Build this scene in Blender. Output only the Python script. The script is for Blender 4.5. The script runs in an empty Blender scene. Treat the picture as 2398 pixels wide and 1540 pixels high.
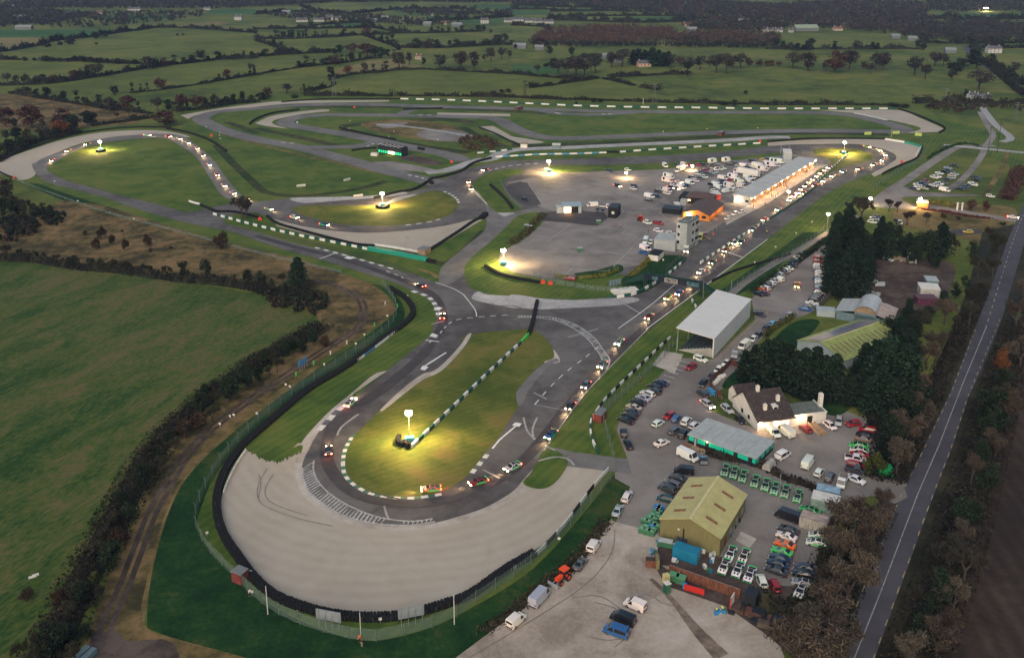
import bpy, bmesh, math, random
import numpy as np
from mathutils import Vector, Matrix
from mathutils.geometry import tessellate_polygon
R = random.Random(7)
NR = np.random.default_rng(7)
SC = bpy.context.scene
COL = SC.collection
# ------------------------------------------------------------ camera model
YH, KK, SL = -130.0, 1/2250.0, 0.00787
TH = math.asin(0.26)
FF = math.cos(TH)/KK
CY = YH + FF*math.tan(TH)
HH = math.cos(TH)/SL
CX = 1199.0
def g(x, y):
    d = y-YH
    return ((x-CX)/(SL*d), 1/(SL*KK*d)-HH*math.tan(TH))
def proj(X, Y, Z):
    dy, dz = Y, Z-HH
    c, s = math.cos(TH), math.sin(TH)
    depth = dy*c - dz*s
    up = dy*s + dz*c
    return CX+FF*X/depth, CY-FF*up/depth
def hgt(x, y, top):
    """height in metres of something based on view point (x,y) whose top is seen at row top"""
    X, Y = g(x, y)
    lo, hi = 0.0, 80.0
    for _ in range(40):
        m = (lo+hi)/2
        if proj(X, Y, m)[1] > top: lo = m
        else: hi = m
    return lo
cam = bpy.data.cameras.new('camera'); camo = bpy.data.objects.new('camera', cam); COL.objects.link(camo)
camo.location = (0, 0, HH); camo.rotation_euler = (math.pi/2-TH, 0, 0)
cam.sensor_width = 36; cam.sensor_fit = 'HORIZONTAL'; cam.lens = 36*FF/2398
cam.shift_y = (CY-770)/2398; cam.clip_start = 1; cam.clip_end = 30000
SC.camera = camo
def T(c, r):
    ox, oy = c*599.5, (0, 385.3, 770.6, 1154.7)[r]
    return lambda u, v: (ox+u*.25021, oy+v*.25021)
def Z(x0, y0, s):           # zoom region: source origin and zoom factor
    return lambda u, v: ((x0+u/s)*.624479, (y0+v/s)*.624479)
def P(s, f=None):
    out = []
    for t in s.split():
        a = t.split(',')
        p = (float(a[0]), float(a[1]))
        out.append(f(*p) if f else p)
    return out
def smooth(pts, n=5, closed=False):
    N = len(pts)
    if N < 3: return list(pts)
    out = []
    rng = range(N if closed else N-1)
    for i in rng:
        q = lambda j: pts[j % N] if closed else pts[max(0, min(N-1, j))]
        p0, p1, p2, p3 = q(i-1), q(i), q(i+1), q(i+2)
        for k in range(n):
            t = k/n
            out.append(tuple(.5*((2*p1[a])+(-p0[a]+p2[a])*t+(2*p0[a]-5*p1[a]+4*p2[a]-p3[a])*t*t+(-p0[a]+3*p1[a]-3*p2[a]+p3[a])*t**3) for a in (0, 1)))
    if not closed: out.append(pts[-1])
    return out
G = lambda pts: [g(*p) for p in pts]
def resample(pts, step):
    """ground polyline at equal steps -> [(x,y,tx,ty)]"""
    d = [0]
    for a, b in zip(pts, pts[1:]): d.append(d[-1]+math.hypot(b[0]-a[0], b[1]-a[1]))
    n = max(1, int(round(d[-1]/step))); out = []; i = 0
    for k in range(n+1):
        s = d[-1]*k/n
        while i < len(d)-2 and d[i+1] < s: i += 1
        a, b = pts[i], pts[i+1]; L = (d[i+1]-d[i]) or 1
        t = (s-d[i])/L
        out.append((a[0]+(b[0]-a[0])*t, a[1]+(b[1]-a[1])*t, (b[0]-a[0])/L, (b[1]-a[1])/L))
    # smooth tangents
    res = []
    for k, (x, y, tx, ty) in enumerate(out):
        a, b = out[max(0, k-1)], out[min(len(out)-1, k+1)]
        tx, ty = b[0]-a[0], b[1]-a[1]; L = math.hypot(tx, ty) or 1
        res.append((x, y, tx/L, ty/L))
    return res
# ------------------------------------------------------------ materials
def mat(name):
    m = bpy.data.materials.new(name); m.use_nodes = True
    nt = m.node_tree; b = nt.nodes['Principled BSDF']
    b.inputs['Specular IOR Level'].default_value = .3
    return m, nt, b
def N(nt, t, **k):
    n = nt.nodes.new(t)
    for a, v in k.items():
        if a.startswith('i_'): n.inputs[a[2:].replace('_', ' ')].default_value = v
        else: setattr(n, a, v)
    return n
def ramp(nt, fac, stops):
    r = N(nt, 'ShaderNodeValToRGB'); e = r.color_ramp.elements
    while len(e) < len(stops): e.new(.5)
    for i, (p, c) in enumerate(stops): e[i].position = p; e[i].color = (*c, 1)
    nt.links.new(fac, r.inputs[0]); return r.outputs[0]
def noise(nt, scale, detail=5, rough=.6, vec=None, dist=0):
    n = N(nt, 'ShaderNodeTexNoise'); n.inputs['Scale'].default_value = scale; n.inputs['Detail'].default_value = detail
    n.inputs['Roughness'].default_value = rough; n.inputs['Distortion'].default_value = dist
    if vec is not None: nt.links.new(vec, n.inputs['Vector'])
    return n.outputs[0]
def mix(nt, a, b, fac, mode='MIX'):
    m = N(nt, 'ShaderNodeMix', data_type='RGBA', blend_type=mode)
    for s, v in ((6, a), (7, b), (0, fac)):
        if isinstance(v, (int, float)): m.inputs[s].default_value = v
        elif isinstance(v, tuple): m.inputs[s].default_value = (*v, 1)
        else: nt.links.new(v, m.inputs[s])
    return m.outputs[2]
def coords(nt, scale=(1, 1, 1), rot=0):
    tc = N(nt, 'ShaderNodeTexCoord'); mp = N(nt, 'ShaderNodeMapping')
    mp.inputs['Scale'].default_value = scale; mp.inputs['Rotation'].default_value = (0, 0, rot)
    nt.links.new(tc.outputs['Object'], mp.inputs[0]); return mp.outputs[0]
def gmat(name, cols, big=.02, med=.15, fine=1.2, fa=.5, stripe=None, contrast=3.0, rough=.95, stretch=None, ctr=None):
    """ground: three scales of noise through a colour ramp"""
    m, nt, b = mat(name)
    v = coords(nt) if stretch is None else coords(nt, (stretch[0], stretch[1], 1), stretch[2])
    if stretch: v.node.vector_type = 'TEXTURE'
    a = noise(nt, big, 4, .55, v); c = noise(nt, med, 5, .65, v, .6); f = noise(nt, fine, 6, .7, v)
    def lin(x, k, o=0):
        q = N(nt, 'ShaderNodeMath', operation='MULTIPLY_ADD'); q.inputs[1].default_value = k; q.inputs[2].default_value = o
        nt.links.new(x, q.inputs[0]); return q.outputs[0]
    def add(x, y):
        q = N(nt, 'ShaderNodeMath', operation='ADD'); nt.links.new(x, q.inputs[0]); nt.links.new(y, q.inputs[1]); return q.outputs[0]
    s = add(add(lin(a, .42*1.6*contrast), lin(c, .33*1.6*contrast)), lin(f, fa*.5*contrast, .5-.5*(1.2*contrast+fa*.5*contrast)))
    if stripe:
        w = N(nt, 'ShaderNodeTexWave', wave_type='BANDS', bands_direction='X', wave_profile='SIN')
        w.inputs['Scale'].default_value = 1/stripe[1]*.314*2; w.inputs['Distortion'].default_value = 2.5; w.inputs['Detail'].default_value = 3
        w.inputs['Detail Scale'].default_value = .6
        nt.links.new(coords(nt, (1, 1, 1), stripe[0]), w.inputs[0])
        s = add(s, lin(w.outputs[1], stripe[2], -stripe[2]/2))
    if ctr:     # raked rings round a centre
        w = N(nt, 'ShaderNodeTexWave', wave_type='RINGS', rings_direction='Z'); w.inputs['Scale'].default_value = .10; w.inputs['Distortion'].default_value = 5; w.inputs['Detail'].default_value = 4; w.inputs['Detail Scale'].default_value = .35
        cc = coords(nt); cc.node.inputs['Location'].default_value = (-ctr[0], -ctr[1], 0); nt.links.new(cc, w.inputs[0]); s = add(s, lin(w.outputs[1], .13, -.065))
    n = len(cols)
    col = ramp(nt, s, [(.12+.76*i/(n-1), c) for i, c in enumerate(cols)])
    nt.links.new(col, b.inputs['Base Color']); b.inputs['Roughness'].default_value = rough
    b.inputs['Specular IOR Level'].default_value = .15
    bp = N(nt, 'ShaderNodeBump'); bp.inputs['Strength'].default_value = .35; bp.inputs['Distance'].default_value = .15
    nt.links.new(f, bp.inputs['Height']); nt.links.new(bp.outputs[0], b.inputs['Normal'])
    return m
def pmat(name, col, rough=.6, metal=0, var=.12, scale=.8, spec=.3, streak=None):
    m, nt, b = mat(name)
    v = coords(nt, streak or (1, 1, 1))
    f = noise(nt, scale, 5, .65, v)
    lo = tuple(max(0, c*(1-var*1.6)) for c in col); hi = tuple(min(1, c*(1+var)) for c in col)
    nt.links.new(ramp(nt, f, [(.3, lo), (.7, hi)]), b.inputs['Base Color'])
    b.inputs['Roughness'].default_value = rough; b.inputs['Metallic'].default_value = metal; b.inputs['Specular IOR Level'].default_value = spec
    return m
def emat(name, col, strength, base=(.8, .8, .8)):
    m, nt, b = mat(name)
    b.inputs['Base Color'].default_value = (*base, 1); b.inputs['Emission Color'].default_value = (*col, 1); b.inputs['Emission Strength'].default_value = strength
    return m
def ocmat(name, rough=.35, spec=.5, var=.06, isl=0, coat=0):
    """colour taken from the object's own colour, with slight dirt; isl: per-leaf variation"""
    m, nt, b = mat(name)
    oi = N(nt, 'ShaderNodeObjectInfo'); c = oi.outputs['Color']
    f = noise(nt, .9 if not isl else .25, 4, .6, coords(nt))
    c = mix(nt, c, ramp(nt, f, [(.3, (1-var*2,)*3), (.7, (1+var*.5,)*3)]), 1.0, 'MULTIPLY')
    if isl:
        gn = N(nt, 'ShaderNodeNewGeometry')
        k = ramp(nt, gn.outputs['Random Per Island'], [(0, (1-isl, 1-isl, 1-isl)), (.6, (1, 1, 1)), (1, (1+isl*.9, 1+isl*.85, 1+isl*.7))])
        c = mix(nt, c, k, 1.0, 'MULTIPLY')
    nt.links.new(c, b.inputs['Base Color']); b.inputs['Roughness'].default_value = rough; b.inputs['Specular IOR Level'].default_value = spec
    b.inputs['Coat Weight'].default_value = coat
    return m
# ------------------------------------------------------------ objects and tags
def tag(o, label=None, cat=None, group=None, kind=None):
    if label: o['label'] = label
    if cat: o['category'] = cat
    if group: o['group'] = group
    if kind: o['kind'] = kind
    return o
def link(name, me, parent=None, col=None):
    o = bpy.data.objects.new(name, me); COL.objects.link(o)
    if parent is not None: o.parent = parent
    if col: o.color = (*col, 1)
    return o
def empty(name, loc, rz=0):
    o = bpy.data.objects.new(name, None); COL.objects.link(o)
    o.location = loc; o.rotation_euler = (0, 0, rz); o.empty_display_size = .5
    return o
REG = []      # things waiting for their distinguishing label: (obj, look, phrase, cat, group, V)
def reg(o, look, phrase, cat, group, v):
    REG.append((o, look, phrase, cat, group, v)); return o
ORD = 'zeroth first second third fourth fifth sixth seventh eighth ninth tenth eleventh twelfth'.split()
def finish_labels():
    d = {}
    for r in REG: d.setdefault((r[1], r[2]), []).append(r)
    for (look, ph), L in d.items():
        if len(L) == 1:
            o, _, _, cat, grp, _ = L[0]; tag(o, f'{look} {ph}', cat, grp); continue
        sx = max(r[5][0] for r in L)-min(r[5][0] for r in L); sy = max(r[5][1] for r in L)-min(r[5][1] for r in L)
        if sx >= sy*.6: L.sort(key=lambda r: r[5][0]); w = ('leftmost', 'rightmost', 'from left')
        else: L.sort(key=lambda r: -r[5][1]); w = ('nearest', 'farthest', 'nearest')
        n = len(L)
        for i, (o, _, _, cat, grp, _) in enumerate(L):
            od = w[0] if i == 0 else w[1] if i == n-1 else (ORD[i+1] if i < 12 else f'{i+1}th').replace('21th','21st').replace('22th','22nd').replace('23th','23rd')+' '+w[2]
            tag(o, f'{look} {ph}, {od}', cat, grp)
class MB:
    """collects faces; build() links them as one mesh object"""
    def __init__(s): s.v = []; s.f = []; s.m = []
    def face(s, pts, mi=0):
        n = len(s.v); s.v += [tuple(p) for p in pts]; s.f.append(tuple(range(n, n+len(pts)))); s.m.append(mi)
    def box(s, x0, x1, y0, y1, z0, z1, mi=0, top=None):
        n = len(s.v)
        s.v += [(x0, y0, z0), (x1, y0, z0), (x1, y1, z0), (x0, y1, z0), (x0, y0, z1), (x1, y0, z1), (x1, y1, z1), (x0, y1, z1)]
        for k, f in enumerate(((0, 3, 2, 1), (4, 5, 6, 7), (0, 1, 5, 4), (1, 2, 6, 5), (2, 3, 7, 6), (3, 0, 4, 7))):
            s.f.append(tuple(n+i for i in f)); s.m.append(top if (top is not None and k == 1) else mi)
        return s
    def cyl(s, p, q, r0, r1=None, n=8, mi=0, cap=True):
        r1 = r0 if r1 is None else r1
        p, q = Vector(p), Vector(q); d = (q-p).normalized()
        a = d.orthogonal().normalized(); b = d.cross(a); k = len(s.v)
        for c, r in ((p, r0), (q, r1)):
            for i in range(n):
                t = 2*math.pi*i/n; s.v.append(tuple(c+(a*math.cos(t)+b*math.sin(t))*r))
        for i in range(n):
            j = (i+1) % n; s.f.append((k+i, k+j, k+n+j, k+n+i)); s.m.append(mi)
        if cap:
            s.f.append(tuple(k+n-1-i for i in range(n))); s.m.append(mi); s.f.append(tuple(k+n+i for i in range(n))); s.m.append(mi)
        return s
    def mesh(s, name, mats):
        me = bpy.data.meshes.new(name); me.from_pydata(s.v, [], s.f)
        for m in (mats if isinstance(mats, (list, tuple)) else [mats]): me.materials.append(m)
        if any(s.m): me.polygons.foreach_set('material_index', s.m)
        me.update(); return me
    def build(s, name, mats, parent=None, col=None): return link(name, s.mesh(name, mats), parent, col)
def npmesh(name, verts, nq, mats, mi=None, k=4):
    """mesh of nq k-gons with unshared vertices"""
    me = bpy.data.meshes.new(name); nv = len(verts)
    me.vertices.add(nv); me.vertices.foreach_set('co', verts.astype(np.float32).ravel())
    me.loops.add(nv); me.loops.foreach_set('vertex_index', np.arange(nv, dtype=np.int32))
    me.polygons.add(nq); me.polygons.foreach_set('loop_start', np.arange(0, nv, k, dtype=np.int32))
    for m in (mats if isinstance(mats, (list, tuple)) else [mats]): me.materials.append(m)
    if mi is not None: me.polygons.foreach_set('material_index', mi.astype(np.int32))
    me.update(calc_edges=True); return me
# ------------------------------------------------------------ ground sheets
CNT = {}
def lz(layer):
    CNT[layer] = CNT.get(layer, 0)+1
    return layer*.02+CNT[layer]*.0006
def sheet(name, vpts, m, layer, ground=None):
    pts = ground or G(vpts); z = lz(layer)
    co = [(x, y, z) for x, y in pts]
    tris = tessellate_polygon([[Vector(c) for c in co]])
    fs = []
    for t in tris:
        a, b, c = (Vector(co[i]) for i in t)
        fs.append(t if (b-a).cross(c-a).z > 0 else (t[0], t[2], t[1]))
    me = bpy.data.meshes.new(name); me.from_pydata(co, [], fs); me.materials.append(m); me.update()
    return tag(link(name, me), kind='structure')
def strip(name, vpts, width, m, layer, sm=True, step=2.0, z=None, off=0, ground=None, w1=None):
    pts = ground or G(smooth(vpts) if sm else vpts)
    rs = resample(pts, step); z = lz(layer) if z is None else z; mb = MB(); n = len(rs)
    for i, (x, y, tx, ty) in enumerate(rs):
        w = width if w1 is None else width+(w1-width)*i/(n-1)
        for s in (off-w/2, off+w/2): mb.v.append((x-ty*s, y+tx*s, z))
    for i in range(n-1): mb.f.append((2*i+1, 2*i, 2*i+2, 2*i+3)); mb.m.append(0)
    return tag(mb.build(name, m), kind='structure')
def dashes(name, vpts, width, on, gap, m, layer=8, sm=True):
    rs = resample(G(smooth(vpts) if sm else vpts), .5); z = lz(layer); mb = MB(); per = (on+gap)/.5; k = 0
    for i in range(len(rs)-1):
        if (i % per) < on/.5:
            q = []
            for (x, y, tx, ty) in (rs[i], rs[i+1]): q.append(((x-ty*width/2, y+tx*width/2, z), (x+ty*width/2, y-tx*width/2, z)))
            mb.face((q[0][0], q[0][1], q[1][1], q[1][0]))
    return tag(mb.build(name, m), kind='structure')
def kerb(vpts, width, block, mats, off=0, h=.05, step=None):
    """raised kerb of alternating painted blocks, one object"""
    rs = resample(G(smooth(vpts)), block); z = .1; mb = MB()
    for i in range(len(rs)-1):
        c = []
        for (x, y, tx, ty) in (rs[i], rs[i+1]):
            for s in (off-width/2, off+width/2): c.append((x-ty*s, y+tx*s))
        k = len(mb.v)
        mb.v += [(*c[0], z), (*c[1], z), (*c[3], z), (*c[2], z), (*c[0], z+h), (*c[1], z+h), (*c[3], z+h), (*c[2], z+h)]
        for f in ((4, 7, 6, 5), (0, 4, 5, 1), (1, 5, 6, 2), (2, 6, 7, 3), (3, 7, 4, 0)): mb.f.append(tuple(k+j for j in f)); mb.m.append(i % len(mats))
    return tag(mb.build('kerb', mats), kind='structure')
# ------------------------------------------------------------ ground materials
GRS = gmat('field_grass', [(0.0393, 0.0599, 0.0133), (0.0655, 0.0899, 0.0178), (0.0983, 0.1148, 0.0237), (0.1376, 0.1309, 0.0333)], .012, .06, .7, .5)
GRS2 = gmat('near_pasture', [(.016,.046,.010), (.036,.066,.013), (.066,.084,.020), (.105,.086,.036)], .018, .12, .8, 1.5, stretch=(1.7, .7, math.radians(68)), contrast=2.9)
GBR = gmat('bright_field', [(0.0238, 0.0682, 0.0197), (0.0333, 0.0859, 0.0239), (0.0428, 0.0968, 0.0268)], .01, .05, .5, .3)
GBE = gmat('stubble_field', [(0.0994, 0.0891, 0.0333), (0.1404, 0.1169, 0.0462), (0.1755, 0.1448, 0.0601)], .01, .05, .5, .3)
GOL = gmat('olive_field', [(0.0590, 0.0773, 0.0163), (0.0891, 0.1061, 0.0222), (0.1245, 0.1309, 0.0296)], .012, .05, .5, .35)
GMW = gmat('mown_grass', [(0.0360, 0.0700, 0.0130), (0.0552, 0.0925, 0.0160), (0.0792, 0.1100, 0.0200), (0.1056, 0.1175, 0.0260)], .03, .12, .9, .5, stripe=(.55, 5, .22), contrast=2.6)
GMW2 = gmat('mown_infield', [(0.0528, 0.0750, 0.0140), (0.0766, 0.0925, 0.0170), (0.1030, 0.1100, 0.0220), (0.1452, 0.1150, 0.0340)], .035, .14, .9, .5, stripe=(1.0, 4.2, .15), contrast=2.8)
GDK = gmat('long_dark_grass', [(0.0046, 0.0220, 0.0060), (0.0069, 0.0330, 0.0080), (0.0138, 0.0440, 0.0100), (0.0391, 0.0550, 0.0140)], .03, .15, .9, 1.0)
GDRY = gmat('dry_grass', [(0.0480, 0.0470, 0.0160), (0.0960, 0.0739, 0.0260), (0.1500, 0.1064, 0.0420), (0.1920, 0.1344, 0.0600)], .04, .2, .8, .8)
GRUF = gmat('rough_ground', [(0.0364, 0.0317, 0.0147), (0.0770, 0.0586, 0.0231), (0.1330, 0.0915, 0.0378), (0.1820, 0.1159, 0.0525)], .05, .2, .6, .8)
PLOU = gmat('ploughed_soil', [(.024,.017,.014), (.036,.025,.020), (.055,.040,.031)], .02, .1, .8, .6, stripe=(.1, 7, .25))
ASP = gmat('track_asphalt', [(0.0618, 0.0560, 0.0551), (0.0845, 0.0770, 0.0760), (0.1081, 0.1000, 0.0969), (0.1288, 0.1200, 0.1140)], .03, .18, 2.5, .5, rough=.85)
ASP2 = gmat('pale_asphalt', [(0.1030, 0.0960, 0.0941), (0.1391, 0.1300, 0.1248), (0.1700, 0.1600, 0.1517)], .03, .18, 2.5, .5, rough=.85)
ASP3 = gmat('dark_asphalt', [(.045,.042,.044), (.062,.058,.060), (.080,.076,.076)], .03, .2, 2.5, .5, rough=.85)
PAD = gmat('paddock_asphalt', [(0.1207, 0.1062, 0.0981), (0.1667, 0.1492, 0.1373), (0.2127, 0.1921, 0.1766), (0.2415, 0.2203, 0.2017)], .018, .09, 1.2, .5, rough=.9)
LOT = gmat('lot_asphalt', [(0.1449, 0.1273, 0.1152), (0.1863, 0.1648, 0.1498), (0.2277, 0.2037, 0.1856)], .03, .12, 1.2, .5, rough=.9)
YARD = gmat('gravel_yard', [(.22,.175,.14), (.29,.24,.195), (.355,.30,.25), (.40,.345,.30)], .03, .12, 1.0, .6)
GRAV = gmat('gravel', [(.285,.24,.19), (.345,.30,.245), (.39,.345,.29)], .03, .16, 3.0, .7, ctr=g(965, 1010), contrast=1.3)
CONC = gmat('concrete', [(.27,.235,.20), (.36,.32,.28), (.42,.38,.34)], .06, .3, 1.5, .6)
WORN = gmat('worn_surface', [(.16,.155,.15), (.30,.29,.285), (.46,.45,.44)], .05, .25, .8, .9, contrast=1.4)
DARKM = gmat('dark_rubble', [(.018,.015,.014), (.035,.030,.027), (.06,.05,.045)], .06, .4, 1.5, .8)
MUD = gmat('mud', [(.040,.028,.024), (.065,.047,.040), (.10,.075,.062)], .06, .3, 1.0, .6)
LANE = gmat('country_road', [(.048,.045,.053), (.062,.058,.067), (.078,.073,.081)], .02, .15, 2.0, .4, rough=.8)
STAIN = gmat('wet_stain', [(0.0938, 0.0671, 0.0540), (0.1625, 0.1220, 0.0960), (0.2500, 0.1952, 0.1560)], .08, .4, 1.0, .7)
WPAINT = pmat('white_paint', (.62, .61, .59), .6, var=.2, scale=1.5)
FPAINT = pmat('faded_paint', (.30, .29, .285), .7, var=.3, scale=.8)
YPAINT = pmat('yellow_paint', (.33, .25, .14), .7, var=.3)
KW = pmat('kerb_white', (.58, .56, .52), .6, var=.2); KG = pmat('kerb_green', (.05, .13, .085), .6, var=.25); KGR = pmat('kerb_grey', (.11, .108, .105), .7, var=.25)
GSKID = pmat('gravel_rut', (.215, .185, .16), .9, var=.3); YRUT = pmat('yard_rut', (.20, .165, .135), .9, var=.3); DVERGE = gmat('dark_verge', [(.014,.015,.009), (.024,.023,.014), (.040,.034,.020)], .05, .2, .6, .8)
SKID = pmat('rubber_mark', (.045, .041, .042), .7, var=.3)
# ------------------------------------------------------------ base and fields
mb = MB(); mb.face([(-14000, -1500, 0), (14000, -1500, 0), (14000, 22000, 0), (-14000, 22000, 0)])
tag(mb.build('ground', GRS), kind='structure')
t00, t10, t20, t30 = (T(i, 0) for i in range(4)); t01, t11, t21, t31 = (T(i, 1) for i in range(4))
t02, t12, t22, t32 = (T(i, 2) for i in range(4)); t03, t13, t23, t33 = (T(i, 3) for i in range(4))
FIELDS = [
 (t00, '-400,290 500,280 1180,278 1300,282 1100,305 900,336 700,350 -400,346', GBR), (t00, '-400,352 620,354 500,386 350,425 -100,480 -400,500', GBE),
 (t00, '-400,520 0,495 500,425 900,383 1500,300 1850,282 2240,312 2396,370 2396,490 1900,490 1300,560 700,545 -400,548', GOL),
 (t00, '-400,580 700,580 1280,606 1240,640 900,680 560,735 300,770 -400,780', GOL),
 (t00, '-300,815 300,800 800,735 1300,665 1800,590 2396,560 2396,690 1900,770 1500,830 1240,860 100,860 -300,850', GOL),
 (t00, '100,880 800,985 1000,1020 1400,1050 1300,1150 700,1230 -300,1200 -300,900', GRUF), (t00, '550,94 740,92 755,112 560,122', GBR), (t00, '990,140 1550,140 1700,170 1300,200 960,185', GBR),
 (t00, '1900,95 2396,90 2396,135 2000,135', GBR), (t00, '1750,160 2200,150 2396,170 2396,200 1650,230', GOL), (t00, '1680,235 2000,206 2170,210 2100,232 1700,250', GBE), (t00, '880,230 1250,220 1300,250 950,262', GOL),
 (t10, '420,60 850,38 1380,80 900,125 600,120', GOL), (t10, '1250,45 1450,33 2020,80 1500,90', GOL), (t10, '2050,55 2396,55 2396,85 2060,85', GBR), (t10, '0,100 330,80 500,120 0,140', GBR),
 (t10, '1200,92 1900,95 2100,125 1400,130', GBR), (t10, '1600,160 1900,140 2020,180 1600,190', GBR), (t10, '1700,215 2100,180 2396,180 2396,210 1900,225', GBR),
 (t10, '0,240 600,245 560,265 0,270', GOL), (t10, '600,215 1000,205 1050,240 640,240', GBR), (t10, '80,300 800,270 1000,275 990,320 500,345 200,340', GOL),
 (t10, '220,380 1000,345 1180,400 1320,450 1200,470 900,440 700,480 260,470', GOL), (t10, '-20,390 100,400 320,500 0,520', GOL), (t10, '1290,320 1800,315 2050,305 2220,370 1900,430 1350,400', GOL),
 (t10, '1190,255 1300,250 1900,255 2060,290 1700,305 1230,300', GOL), (t10, '0,550 700,500 1050,540 600,610 0,690', GOL), (t10, '1050,570 1250,555 1600,630 1300,645 900,690 730,720 760,660', GBE),
 (t10, '0,720 700,640 660,740 740,790 470,850 200,840 0,880', GOL), (t10, '740,760 1250,690 1650,660 2396,700 2396,880 1350,880 760,860 500,885', GOL), (t10, '1300,470 2100,460 2396,560 2300,610 1650,620 1350,590', GOL),
 (t20, '360,85 850,78 1130,105 700,108 360,105', GBR), (t20, '370,125 1200,118 1450,150 400,158', GOL), (t20, '900,165 1690,155 1730,190 1100,185', GBR), (t20, '0,100 340,100 330,140 0,145', GBR), (t20, '0,60 200,62 220,88 0,86', GBR),
 (t20, '1500,10 2100,5 2120,35 1700,38', GBR), (t20, '1700,205 2100,200 2050,230 1760,235', GBR), (t20, '0,285 290,285 270,330 60,340 0,320', GOL), (t20, '400,460 1100,470 1560,450 2396,460 2396,530 1530,520 1050,450 880,470 600,520 420,500', GOL),
 (t20, '0,610 360,620 480,700 0,680', GBR), (t20, '780,650 1240,650 1600,670 1600,690 900,715', GOL), (t20, '0,715 700,745 170,820 0,800', GOL), (t20, '640,770 850,750 1100,810 1400,900 1380,940 900,930 100,890 160,845', GOL),
 (t20, '900,740 1650,715 1700,665 2396,640 2396,960 1450,945 1420,870 1130,800', GRS), (t30, '0,320 520,310 850,315 1150,370 1370,440 900,435 400,440 300,400 0,350', GOL), (t30, '-10,465 1480,480 1480,560 1900,690 1900,760 2200,860 1800,940 1000,960 -10,970', GRS),
 (t30, '900,15 1480,10 1470,45 960,50', GBR), (t30, '1600,220 2500,200 2500,290 2000,280 1620,250', GOL), (t30, '1560,130 2500,125 2500,165 1500,185', GBR), (t30, '1800,420 2500,415 2500,445 1900,450', GBR), (t30, '2100,535 2500,530 2500,670 2200,650', GRS),
]
for i, (f, s, m) in enumerate(FIELDS): sheet('field', P(s, f), m, 1)
sheet('field', P('2292,880 2270,1010 2258,1130 2235,1300 1830,2500 3000,2500 3000,640 2470,640 2420,700'), PLOU, 1)
sheet('field', P('-300,600 0,612 180,625 330,645 480,668 620,690 700,715 742,740 740,765 690,800 620,840 540,892 470,940 400,1000 345,1065 310,1120 270,1190 215,1290 140,1420 60,1560 -350,2300 -2200,2300 -1200,600'), GRS2, 1)
# rough scrub between the pasture and the circuit
sheet('rough_grass', P('-60,560 60,500 150,470 240,480 400,530 560,575 700,606 800,640 870,665 905,690 930,725 900,752 830,800 740,850 650,915 560,985 470,1070 415,1140 380,1220 350,1330 330,1420 338,1475 420,1500 560,1540 560,1900 0,1900 200,1500 260,1330 320,1210 345,1100 420,1010 520,935 640,860 760,770 740,735 640,690 480,662 200,622 -60,605'), GRUF, 1)
# ------------------------------------------------------------ circuit grass
sheet('grass', smooth(P('430,262 600,228 910,228 1500,243 2100,250 2200,275 2290,300 2398,330 2398,400 2220,330 2150,420 2040,470 1960,540 1790,660 1700,745 1560,868 1449,985 1440,1010 1476,1140 1431,1215 1371,1305 1281,1378 1150,1475 900,1800 600,1800 560,1535 420,1500 340,1470 345,1380 375,1240 420,1130 500,1035 640,935 800,830 890,755 915,720 880,675 800,645 660,600 480,555 300,500 120,445 30,420 -60,400 -40,345 150,305 320,292 420,300 440,285'), 3), GMW, 2)
sheet('grass', smooth(P('345,1470 347,1390 370,1270 400,1170 440,1110 520,1025 620,950 720,880 830,805 905,750 925,715 895,680 820,650 760,632 850,660 905,672 935,700 948,735 925,775 800,858 700,925 620,985 548,1055 500,1120 474,1180 462,1232 495,1290 550,1345 610,1400 700,1452 800,1488 880,1500 1000,1472 1100,1425 1250,1330 1380,1185 1440,1110 1475,1140 1430,1215 1370,1305 1280,1378 1150,1478 1040,1560 700,1560 500,1530'), 3), GDK, 2)
sheet('dry_grass', smooth(P('300,1450 330,1330 372,1195 430,1105 520,1012 640,922 740,855 745,862 640,940 525,1030 440,1115 395,1200 360,1320 345,1420 345,1470 430,1500 560,1535 640,1570 400,1600 330,1530')), GDRY, 2)
for s, f in (('55,428 150,470 280,505 420,545 560,585 700,618 820,655 800,648 650,606 480,556 300,500 160,455 90,430', None), ('2300,1215 2260,1050 1000,860 1010,855', None)):
    if s.startswith('55'): sheet('grass', smooth(P(s)), GDK, 2)
# grassy banks and ditches across the infield
BANK = gmat('grass_bank', [(.016,.030,.009), (.026,.042,.012), (.045,.048,.018), (.075,.060,.028)], .05, .2, .8, 1.0)
for q, w in (('505,340 545,382 585,420 615,446 650,456 710,459 780,452 850,440 905,424', 5), ('600,300 660,314 720,326 790,342', 7), ('470,268 520,261 600,252 700,250 820,251 950,252 1100,257 1199,261 1280,266', 9), ('1199,340 1280,341 1400,336 1550,328 1700,319 1800,313 1960,313 2080,316', 10), ('390,440 420,462 440,470', 6), ('600,312 560,296 530,286', 6), ('1080,298 1120,320 1180,345', 8), ('800,296 860,290 960,284 1040,280 1110,288', 12), ('800,304 880,324 960,338 1040,350 1100,358', 9), ('1140,540 1095,585 1060,615', 6), ('940,590 1010,612 1040,618', 5)): strip('grass_bank', P(q), w, BANK, 3)
for q, w in (('470,290 520,312 600,336 700,362 800,384 880,405', 3), ('980,630 1010,640 1025,650', 2)): strip('worn_verge', P(q), w, GDRY, 3)
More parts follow.
